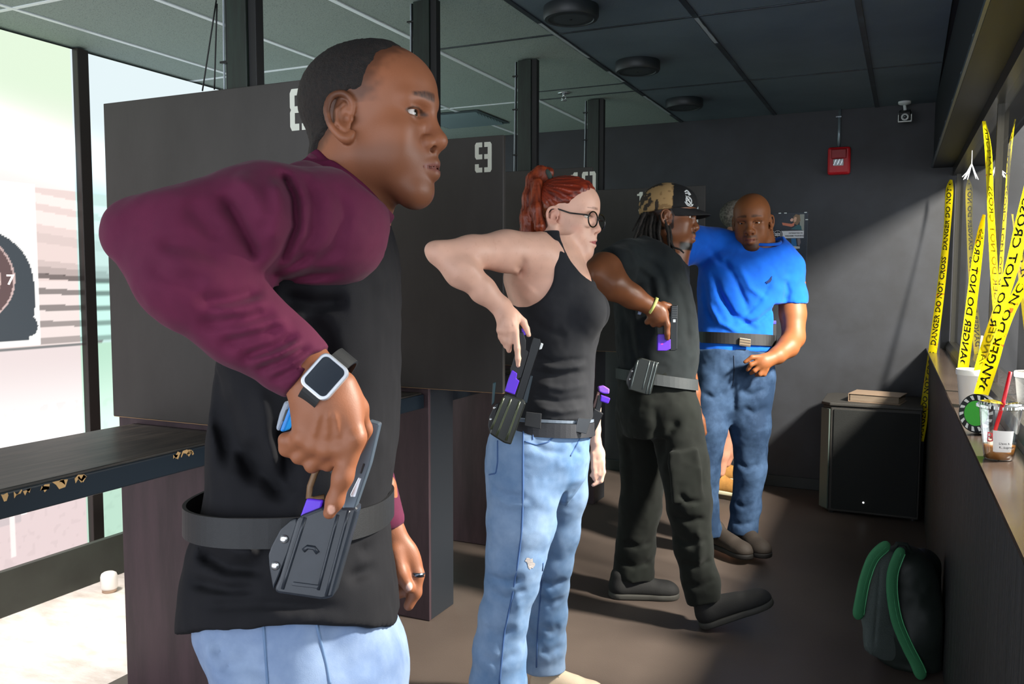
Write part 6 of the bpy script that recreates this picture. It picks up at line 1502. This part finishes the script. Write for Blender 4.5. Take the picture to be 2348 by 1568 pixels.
# poster in a clear sleeve
rt = empty('poster', (-.70, BACK, 1.5), 'framed firearms training poster on the end wall beside the bald man', 'poster')
yb = BACK-.004
MB().box((-.83, BACK-.003, 1.50), (-.600, BACK-.0005, 1.808), bev=.001).build('sheet', mat('poster dark print', '#1d232b', .35, noise=9, col2='#252e3a'), rt)
def pp(poly, col, nm='print', dy=0.0): MB().prism([(x, yb-dy, z) for x, z in poly], (0, -.0004, 0)).build(nm, mat('print '+col, col, .45), rt)
pp([(-.648, 1.70), (-.622, 1.69), (-.622, 1.795), (-.650, 1.795)], '#8b8f88')
pp([(-.664, 1.725), (-.645, 1.755), (-.650, 1.79), (-.675, 1.797), (-.690, 1.78), (-.692, 1.75), (-.68, 1.735)], '#7d6650', dy=.0003)
pp([(-.672, 1.75), (-.668, 1.775), (-.680, 1.78), (-.688, 1.765), (-.684, 1.745)], '#c9a088', dy=.0006)
pp([(-.71, 1.76), (-.70, 1.772), (-.690, 1.768), (-.692, 1.752), (-.704, 1.75)], '#d0a595', dy=.0006)
pp([(-.76, 1.745), (-.70, 1.735), (-.68, 1.745), (-.685, 1.722), (-.70, 1.716), (-.755, 1.728)], '#c0745c', dy=.0006)
pp([(-.705, 1.70), (-.66, 1.73), (-.640, 1.72), (-.636, 1.695)], '#2f5a62', dy=.0005)
pp([(-.70, 1.64), (-.672, 1.64), (-.665, 1.60), (-.68, 1.54), (-.702, 1.53), (-.695, 1.58)], '#1d5f92', dy=.0005)
pp([(-.662, 1.64), (-.645, 1.64), (-.64, 1.615), (-.648, 1.59), (-.658, 1.60)], '#6c6468', dy=.0005)
pp([(-.715, 1.583), (-.690, 1.592), (-.645, 1.588), (-.645, 1.575), (-.70, 1.572), (-.712, 1.565)], '#a9b0b2', dy=.0008)
pp([(-.825, 1.643), (-.622, 1.643), (-.622, 1.690), (-.825, 1.690)], '#c4c6cc', dy=.0010)
pp([(-.80, 1.57), (-.745, 1.57), (-.745, 1.630), (-.80, 1.630)], '#c4c6cc', dy=.0010)
for txt, sz, x, z in (('INTERESTED IN', .0125, -.716, 1.671), ('FIREARMS TRAINING?', .0125, -.738, 1.653), ('SCAN FOR', .009, -.795, 1.617), ('MORE INFO', .009, -.797, 1.603)):
    V, F = text_mesh(txt, sz, True); V = np.c_[V[:, 0]+x, np.full(len(V), yb-.0018), V[:, 1]+z]; setp(mesh_obj('lettering', V, F, M_black, rt), kind='stuff')
for r0, r1_, c_ in ((.0, .031, '#15181c'), (.0, .026, '#c4c6cc'), (.0, .0235, '#15181c')):
    pp([(-.785+r1_*math.cos(t_), 1.668+r1_*math.sin(t_)) for t_ in np.linspace(0, 2*math.pi, 25)[:-1]], c_, 'roundel', .0020+.0006*(.031-r1_)/.0025)
pp([(-.803, 1.659), (-.767, 1.659), (-.767, 1.677), (-.803, 1.677)], '#c4c6cc', 'roundel', .0046)
V, F = text_mesh('KTRO', .014, True); V = np.c_[V[:, 0]-.8015, np.full(len(V), yb-.0054), V[:, 1]+1.663]; setp(mesh_obj('lettering', V, F, M_black, rt), kind='stuff')
for a in ((-.7855, 1.678, -.7845, 1.692), (-.7855, 1.644, -.7845, 1.658)): pp([(a[0], a[1]), (a[2], a[1]), (a[2], a[3]), (a[0], a[3])], '#c4c6cc', 'crosshair', .0046)
for x, z in ((-.775, 1.806), (-.74, 1.806), (-.615, 1.806), (-.607, 1.76)): MB().box((x-.008, BACK-.006, z-.003), (x+.008, BACK-.0005, z+.003), bev=.001).build('tape_tab', mat('clear tape', '#cfd6d6', .2), rt)
# small white notice partly hidden by the cap
rt = empty('notice', (-1.1, 4.83, 1.7), 'small white notice on partition 11 just behind the cap brim', 'notice')
MB().box((-1.118, 4.8285, 1.695), (-1.086, 4.8297, 1.782), bev=.0004).build('sheet', mat('white notice paper', '#c9d2d2', .6), rt)
MB().box((-1.112, 4.8279, 1.715), (-1.092, 4.8284, 1.757)).build('print', mat('notice print', '#3a4248', .6), rt)
# big floor speaker with a book on it
rt = empty('floor_speaker', (-.165, 5.52, 0), 'large dark speaker cabinet on the floor in the corner', 'speaker')
M_cab = mat('textured black cabinet', '#34322f', .6, bump=(180, .6, .002)); M_gri = mat('black speaker mesh', '#161817', .75, bump=(420, 1.0, .002))
MB().prism([(-.385, 5.27, .015), (.095, 5.27, .015), (.095, 5.74, .015), (-.40, 5.74, .015), (-.432, 5.69, .015), (-.432, 5.32, .015)], (0, 0, .625), .006).build('cabinet', M_cab, rt)
MB().box((-.370, 5.262, .03), (.085, 5.2695, .62), bev=.003).build('grille', M_gri, rt)
MB().prism([(-.392, 5.258, .6402), (.098, 5.258, .6402), (.098, 5.745, .6402), (-.40, 5.745, .6402), (-.442, 5.69, .6402), (-.442, 5.31, .6402)], (0, 0, .018), .004).build('top_cap', M_cab, rt)
MB().prism([(-.436, 5.318, .03), (-.389, 5.264, .03), (-.389, 5.264, .62), (-.436, 5.318, .62)], (-.006, -.005, 0)).build('corner_strip', mat('grey green strip', '#4a5550', .5), rt)
for x, y in ((-.37, 5.31), (.07, 5.31), (.07, 5.7), (-.37, 5.7)): MB().lathe([(.02, 0), (.02, .0149)], Matrix.Translation((x, y, 0)), 12).build('foot', M_black, rt)
MB().lathe([(.005, 0), (.004, .003), (.001, .004)], Matrix.Translation((-.195, 5.262, .085)) @ Matrix.Rotation(math.pi/2, 4, 'X'), 10).build('power_lamp', mat('white lamp', '#ffffff', .3, emit=('#ffffff', 4)), rt)
bk = empty('book', (-.15, 5.44, .6584), 'thick tan book lying on the large floor speaker', 'book')
Mb = Matrix.Translation((-.14, 5.43, .6584)) @ Matrix.Rotation(math.radians(-10), 4, 'Z')
MB().box((-.135, -.10, .0045), (.132, .098, .0445), Mb, bev=.002).build('pages', mat('book pages', '#8a7a68', .8, noise=80, col2='#6e6052', stretch=(.1, .1, 8)), bk)
MB().box((-.14, -.105, .045), (.14, .105, .049), Mb, bev=.001).build('cover', mat('tan cover', '#8d7865', .5), bk)
MB().box((-.14, -.105, 0), (.14, .105, .0042), Mb, bev=.001).build('cover', mat('tan cover', '#8d7865', .5), bk)
MB().box((-.143, -.105, .0002), (-.1402, .105, .049), Mb).build('spine', mat('tan cover', '#8d7865', .5), bk)
# backpack
Zb = 3.02
bp = empty('backpack', tuple(to_world(px(2065, 1500, Zb))[:2])+(0.0,), 'dark backpack with green straps leaning on the right wall', 'backpack')
S = SDF()
limb(S, [(2085, 1330, 62, 3.02), (2090, 1430, 76, 3.04), (2086, 1520, 72, 3.06)], k=.05)
limb(S, [(2118, 1300, 40, 3.10), (2125, 1420, 50, 3.12), (2120, 1520, 48, 3.12)], k=.05)
S.ell(px(2070, 1290, 3.02), (.075, .055, .08), k=.05)
S.ops.append((lambda X, Y, Z: -(CAMH+X*CR[2]+Y*CU[2]-Z*FW[2])+.004, None, None, .02, 'i'))
S.ops.append((lambda X, Y, Z: (X*CR[0]+Y*CU[0]-Z*FW[0])-.146, None, None, .01, 'i'))
wrinkle(S, .005, 16, .002, 40)
sdf_obj('bag', S, .006, mat('black green nylon', '#121a16', .6, bump=(300, .4, .001)), bp)
S = SDF(); limb(S, [(2028, 1300, 34, 2.97), (2010, 1400, 38, 2.96), (2010, 1470, 34, 2.97)], k=.04, flat=.45, side=(.3, 0, 1)); limb(S, [(2040, 1290, 26, 2.99), (2042, 1480, 34, 3.0)], k=.04, flat=.6, side=(.3, 0, 1)); wrinkle(S, .002, 20)
S.ops.append((lambda X, Y, Z: -(CAMH+X*CR[2]+Y*CU[2]-Z*FW[2])+.012, None, None, .02, 'i'))
crease(S, [px(2022, 1270, 2.93), px(2012, 1380, 2.925), (px(2003, 1500, 2.93))], .006, .004)
sdf_obj('back_panel', S, .005, mat('grey padded panel', '#454e4b', .8, bump=(220, .7, .002)), bp)
M_grn = mat('green strap mesh', '#2f7048', .75, bump=(420, .8, .001)); M_grn2 = mat('pale green binding', '#4a9a68', .6)
for pts in ([(2030, 1252), (2002, 1280), (1983, 1330), (1973, 1380), (1969, 1408)], [(2064, 1266), (2048, 1310), (2046, 1360), (2056, 1420), (2078, 1475), (2102, 1522), (2112, 1545)]):
    P3 = [px(x, y, 2.925+.0*i) for i, (x, y) in enumerate(pts)]; P3, rr = crspline(P3, [.02]*len(pts), 4)
    S = SDF(); S.chain([np.array(p) for p in P3], [.019]*len(P3), k=.01, flat=.42, side=(.25, 0, 1)); st = sdf_obj('strap', S, .0035, M_grn, bp)
    T3 = np.gradient(np.array(P3), axis=0); T3 /= np.linalg.norm(T3, axis=1)[:, None]; N3 = np.cross(T3, (0, 0, 1.0)); N3 /= np.linalg.norm(N3, axis=1)[:, None]
    for s in (-1, 0, 1): MB().tube(to_world(np.array(P3)+N3*.0165*s+np.array([0, 0, .0075 if s == 0 else .003])), .0026, 6).build('binding', M_grn2, st, True)
MB().tube([pw(x, y, 2.97) for x, y in [(2048, 1262), (2058, 1246), (2078, 1248), (2090, 1268)]], .008, 8).build('haul_loop', mat('black webbing', '#16201b', .7), bp, True)
slab([(2096, 1530), (2112, 1524), (2122, 1544), (2106, 1552)], 2.93, .012, .002).build('strap_buckle', Mpoly, bp)
# foam cup
LZ = .9555
cx, cy = .203, 3.165
rt = empty('foam_cup', (cx, cy, LZ), 'white foam cup with a pale straw on the window ledge', 'cup'); T_ = Matrix.Translation((cx, cy, LZ))
M_foam = mat('white foam', '#e9e6df', .6, bump=(300, .3, .0006))
smooth_by_angle(MB().lathe([(.002, .003), (.034, .0005), (.036, .002), (.0475, .104), (.0505, .106), (.0515, .120), (.050, .124), (.046, .122), (.034, .012), (.002, .010)], T_, 40, cap=False).build('cup_body', M_foam, rt), 50)
MB().tube([(cx+.004, cy, LZ+.012), (cx+.012, cy-.005, LZ+.11), (cx+.020, cy-.01, LZ+.235)], .0038, 10).build('straw', mat('clear white straw', '#dfe3e0', .3), rt, True)
# clear iced drink
cx, cy = .204, 2.255
rt = empty('iced_drink_cup', (cx, cy, LZ), 'clear plastic cup of brown drink with a red straw on the window ledge', 'cup'); T_ = Matrix.Translation((cx, cy, LZ))
M_clr = NT('clear plastic')
tr = M_clr.n('ShaderNodeBsdfTransparent'); tr.inputs[0].default_value = (.93, .95, .95, 1); gl = M_clr.n('ShaderNodeBsdfGlossy', Roughness=.06); lw = M_clr.n('ShaderNodeLayerWeight', Blend=.35); mx = M_clr.n('ShaderNodeMixShader')
M_clr.l(lw.outputs['Facing'], mx.inputs[0]); M_clr.l(tr.outputs[0], mx.inputs[1]); M_clr.l(gl.outputs[0], mx.inputs[2]); M_clr.l(mx.outputs[0], M_clr.nt.nodes['Material Output'].inputs['Surface'])
MB().lathe([(.002, .004), (.029, .0005), (.031, .003), (.0375, .06), (.0385, .063), (.0440, .118), (.0465, .122)], T_, 44, cap=False).build('cup_body', M_clr.m, rt, True)
lid = smooth_by_angle(MB().lathe([(.0470, .119), (.0495, .121), (.0495, .128), (.047, .131), (.044, .1335), (.036, .1345), (.004, .135)], T_, 44, cap=False).build('lid', M_clr.m, rt), 50)
for k in range(36):
    a = 2*math.pi*k/36; MB().tube([(cx+.0495*math.cos(a), cy+.0495*math.sin(a), LZ+.1215), (cx+.0495*math.cos(a), cy+.0495*math.sin(a), LZ+.1275)], .0011, 4).build('lid_ridge', mat('frosted ridge', '#d6dcdc', .3), lid)
MB().lathe([(.002, .0045), (.0285, .0030), (.0335, .034), (.002, .0345)], T_, 36, cap=False).build('drink', mat('iced tea', '#a5672f', .15, noise=40, col2='#c48a50', coat=.5), rt, True)
for k in range(5):
    a = k*1.3; MB().box((-.010, -.009, -.008), (.010, .009, .008), Matrix.Translation((cx+.016*math.cos(a), cy+.016*math.sin(a), LZ+.035)) @ Matrix.Rotation(a, 4, 'X'), bev=.003).build('ice_cube', mat('cloudy ice', '#d9c4ae', .15), rt)
a0 = math.atan2(0-cy, 0-cx)
V = []; F = []
for k in range(13):
    a = a0-.35+1.15*k/12
    for z in (.022, .072): rr = .0312+(z-.003)*.1105+.0007; V.append((cx+rr*math.cos(a), cy+rr*math.sin(a), LZ+z))
for k in range(12): F.append((2*k, 2*k+2, 2*k+3, 2*k+1))
mesh_obj('label', V, F, mat('white paper label', '#e3ddd6', .6), rt, True)
def curved_text(txt, sz, ang, z, m, nm, dr=.0012):
    V, F = text_mesh(txt, sz); rr = .0312+(z-.003)*.1105+dr
    kk = mesh_obj(nm, np.c_[cx+rr*np.cos(ang+V[:, 0]/rr), cy+rr*np.sin(ang+V[:, 0]/rr), LZ+z+V[:, 1]], F, m, rt); kk['kind'] = 'stuff'
curved_text('Dave K  4/20', .008, a0-.02, .040, M_black, 'lettering'); curved_text('K. Espresso', .008, a0+.0, .031, M_black, 'lettering')
curved_text('B', .032, a0-.80, .044, mat('red print', '#b8323a', .5), 'cup_print', .0006)
MB().tube([(cx-.012, cy+.004, LZ+.05), (cx+.004, cy, LZ+.13), (cx+.016, cy-.004, LZ+.205)], .0042, 10).build('straw', mat('red straw', '#d41523', .35), rt, True)
# round patterned tin leaning on the ledge
c_ = np.array([.186, 2.62, LZ+.0535]); ax = np.array([-.62, -.76, .10]); ax /= np.linalg.norm(ax)
rt = empty('patterned_tin', (.186, 2.62, LZ), 'round tin with green centre and black and white patterned rim on the ledge', 'tin')
Mt = Matrix.Translation(c_) @ Vector(ax).to_track_quat('Z', 'Y').to_matrix().to_4x4()
smooth_by_angle(MB().lathe([(.050, -.012), (.053, -.010), (.053, .010), (.050, .012)], Mt, 48).build('drum', mat('black tin', '#17181a', .4), rt), 40)
MB().lathe([(.034, .0122), (.034, .0135), (.001, .0137)], Mt, 40).build('centre', mat('leaf green print', '#3fae35', .5), rt)
for k in range(14):
    a = 2*math.pi*k/14; b = a+.26
    poly = [(.037*math.cos(a), .037*math.sin(a)), (.049*math.cos(a+.08), .049*math.sin(a+.08)), (.049*math.cos(b), .049*math.sin(b)), (.037*math.cos(b-.10), .037*math.sin(b-.10))]
    MB().prism([tuple(Mt @ Vector((x, y, .0121))) for x, y in poly], tuple(Vector(ax)*.0008)).build('rim_print', mat('white rim print', '#dcdcd4', .5), rt)
# frayed white wires under the header
rt = empty('frayed_wire', tuple(pw(2228, 345, 3.6)), 'frayed white wire ends hanging from the window header', 'wire')
for k, (x, y) in enumerate([(2209, 412), (2213, 410), (2218, 412), (2238, 410), (2243, 412), (2206, 406)]):
    P = np.array([pw(2229, 345, 3.6), pw(2228, 375, 3.6), pw((2228+x)/2, 395, 3.59), pw(x, y, 3.58)]); tt = np.linspace(0, 3, 10)
    MB().tube(np.array([np.interp(tt, range(4), P[:, j]) for j in range(3)]).T, .0018, 6).build('strand', mat('white wire', '#cfd2d4', .4), rt, True)
# ---------------------------------------------------------------- hazard tape
M_tape = NT('yellow hazard tape')
def _tp():
    t = M_tape; tc = t.n('ShaderNodeTexCoord'); nz = t.n('ShaderNodeTexNoise', Scale=26, Detail=4, Roughness=.7); t.l(tc.outputs['Object'], nz.inputs['Vector'])
    r = t.n('ShaderNodeValToRGB'); r.color_ramp.elements[0].color = (*srgb('#f2dc12'), 1); r.color_ramp.elements[1].color = (*srgb('#e2571c'), 1); r.color_ramp.elements[0].position = .635; r.color_ramp.elements[1].position = .655
    t.l(nz.outputs['Fac'], r.inputs[0]); t.l(r.outputs[0], t.b.inputs['Base Color']); t.b.inputs['Roughness'].default_value = .3
    tl = t.n('ShaderNodeBsdfTranslucent'); t.l(r.outputs[0], tl.inputs[0]); mx = t.n('ShaderNodeMixShader'); mx.inputs[0].default_value = .45
    t.l(t.b.outputs[0], mx.inputs[1]); t.l(tl.outputs[0], mx.inputs[2]); t.l(mx.outputs[0], t.nt.nodes['Material Output'].inputs['Surface'])
_tp()
TXT = text_mesh('DANGER DO NOT CROSS   DANGER DO NOT CROSS   DANGER DO NOT CROSS', 1.0, True)
M_ink = mat('black ink', '#101008', .5)
def ribbon(pts, label, mirror=False, start=0.0):
    """pts: (x, y, distance, half width in pixels)"""
    A, hw = crspline([px(x, y, z) for x, y, z, w_ in pts], [w_*z/FPX for x, y, z, w_ in pts], 10)
    A = np.array(A); hw = np.minimum(np.array(hw), .0375); n = len(A)
    T3 = np.gradient(A, axis=0); T3 /= np.linalg.norm(T3, axis=1)[:, None]
    side = np.cross(T3, (0, 0, 1.0)); side /= np.linalg.norm(side, axis=1)[:, None]; side[side[:, 0] < 0] *= -1
    dep = np.sqrt(np.maximum(.0378**2-hw**2, 0))
    Wv = side*hw[:, None]-A/np.linalg.norm(A, axis=1)[:, None]*dep[:, None]
    s = np.r_[0, np.cumsum(np.linalg.norm(np.diff(A, axis=0), axis=1))]
    nw = 5; V = []; F = []
    nrm = np.cross(T3, Wv); nrm /= np.linalg.norm(nrm, axis=1)[:, None]; nrm[nrm[:, 2] < 0] *= -1
    bow = lambda q: .004*(1-q*q)
    for i in range(n):
        for j in range(nw): q = -1+2*j/(nw-1); V.append(A[i]+Wv[i]*q+nrm[i]*bow(q))
    for i in range(n-1):
        for j in range(nw-1): a = i*nw+j; F.append((a, a+1, a+nw+1, a+nw))
    W0 = to_world(np.array(V)); rt = empty('hazard_tape', tuple(W0[-1]), label, 'tape', 'yellow hazard tapes')
    mesh_obj('strip', W0, F, M_tape.m, rt, True)
    tv, tf = TXT; k = .045/.72; sx = tv[:, 0]*k*.72+start; ty = (tv[:, 1]-.36)*k/.0378
    keep = set(np.where((sx > .01) & (sx < s[-1]-.01))[0]); tf2 = [f for f in tf if all(i in keep for i in f)]
    if not mirror: ty = -ty
    P = np.array([np.interp(s[-1]-sx, s, A[:, j]) for j in range(3)]).T; W2 = np.array([np.interp(s[-1]-sx, s, Wv[:, j]) for j in range(3)]).T; N2 = np.array([np.interp(s[-1]-sx, s, nrm[:, j]) for j in range(3)]).T
    Vt = P-W2*ty[:, None]*-1.0*(1)+N2*(bow(ty)+.0008)[:, None]
    used = sorted({i for f in tf2 for i in f}); mp2 = {u: i for i, u in enumerate(used)}
    if tf2: setp(mesh_obj('lettering', to_world(Vt[used]), [tuple(mp2[i] for i in f) for f in tf2], M_ink, rt), kind='stuff')
    return rt
ribbon([(2181, 412, 5.0, 3), (2177, 440, 5.0, 9), (2172, 520, 4.98, 8), (2160, 640, 4.95, 9), (2142, 780, 4.92, 10), (2124, 900, 4.88, 9), (2116, 965, 4.84, 10), (2112, 1012, 4.84, 6)], 'yellow hazard tape hanging in the far corner beside the large speaker')
ribbon([(2256, 492, 3.05, 3), (2248, 540, 3.03, 9), (2238, 612, 3.0, 12), (2222, 740, 2.96, 13), (2208, 846, 2.92, 13)], 'yellow hazard tape running down behind the white foam cup', True)
ribbon([(2256, 278, 3.1, 4), (2266, 345, 3.08, 8), (2271, 464, 3.05, 8), (2279, 620, 3.0, 9), (2287, 752, 2.95, 7)], 'narrow twisted yellow hazard tape hanging from the window top', True)
ribbon([(2372, 400, 2.25, 17), (2348, 495, 2.28, 17), (2322, 605, 2.32, 16), (2292, 705, 2.38, 14), (2262, 790, 2.44, 13), (2244, 848, 2.5, 12)], 'broad yellow hazard tape slanting down from the right edge', True)
ribbon([(2352, 640, 2.40, 14), (2318, 705, 2.42, 14), (2290, 770, 2.44, 17), (2272, 830, 2.44, 18), (2248, 908, 2.42, 17)], 'yellow hazard tape reading DANGER DO just above the red straw cup', False, .0)
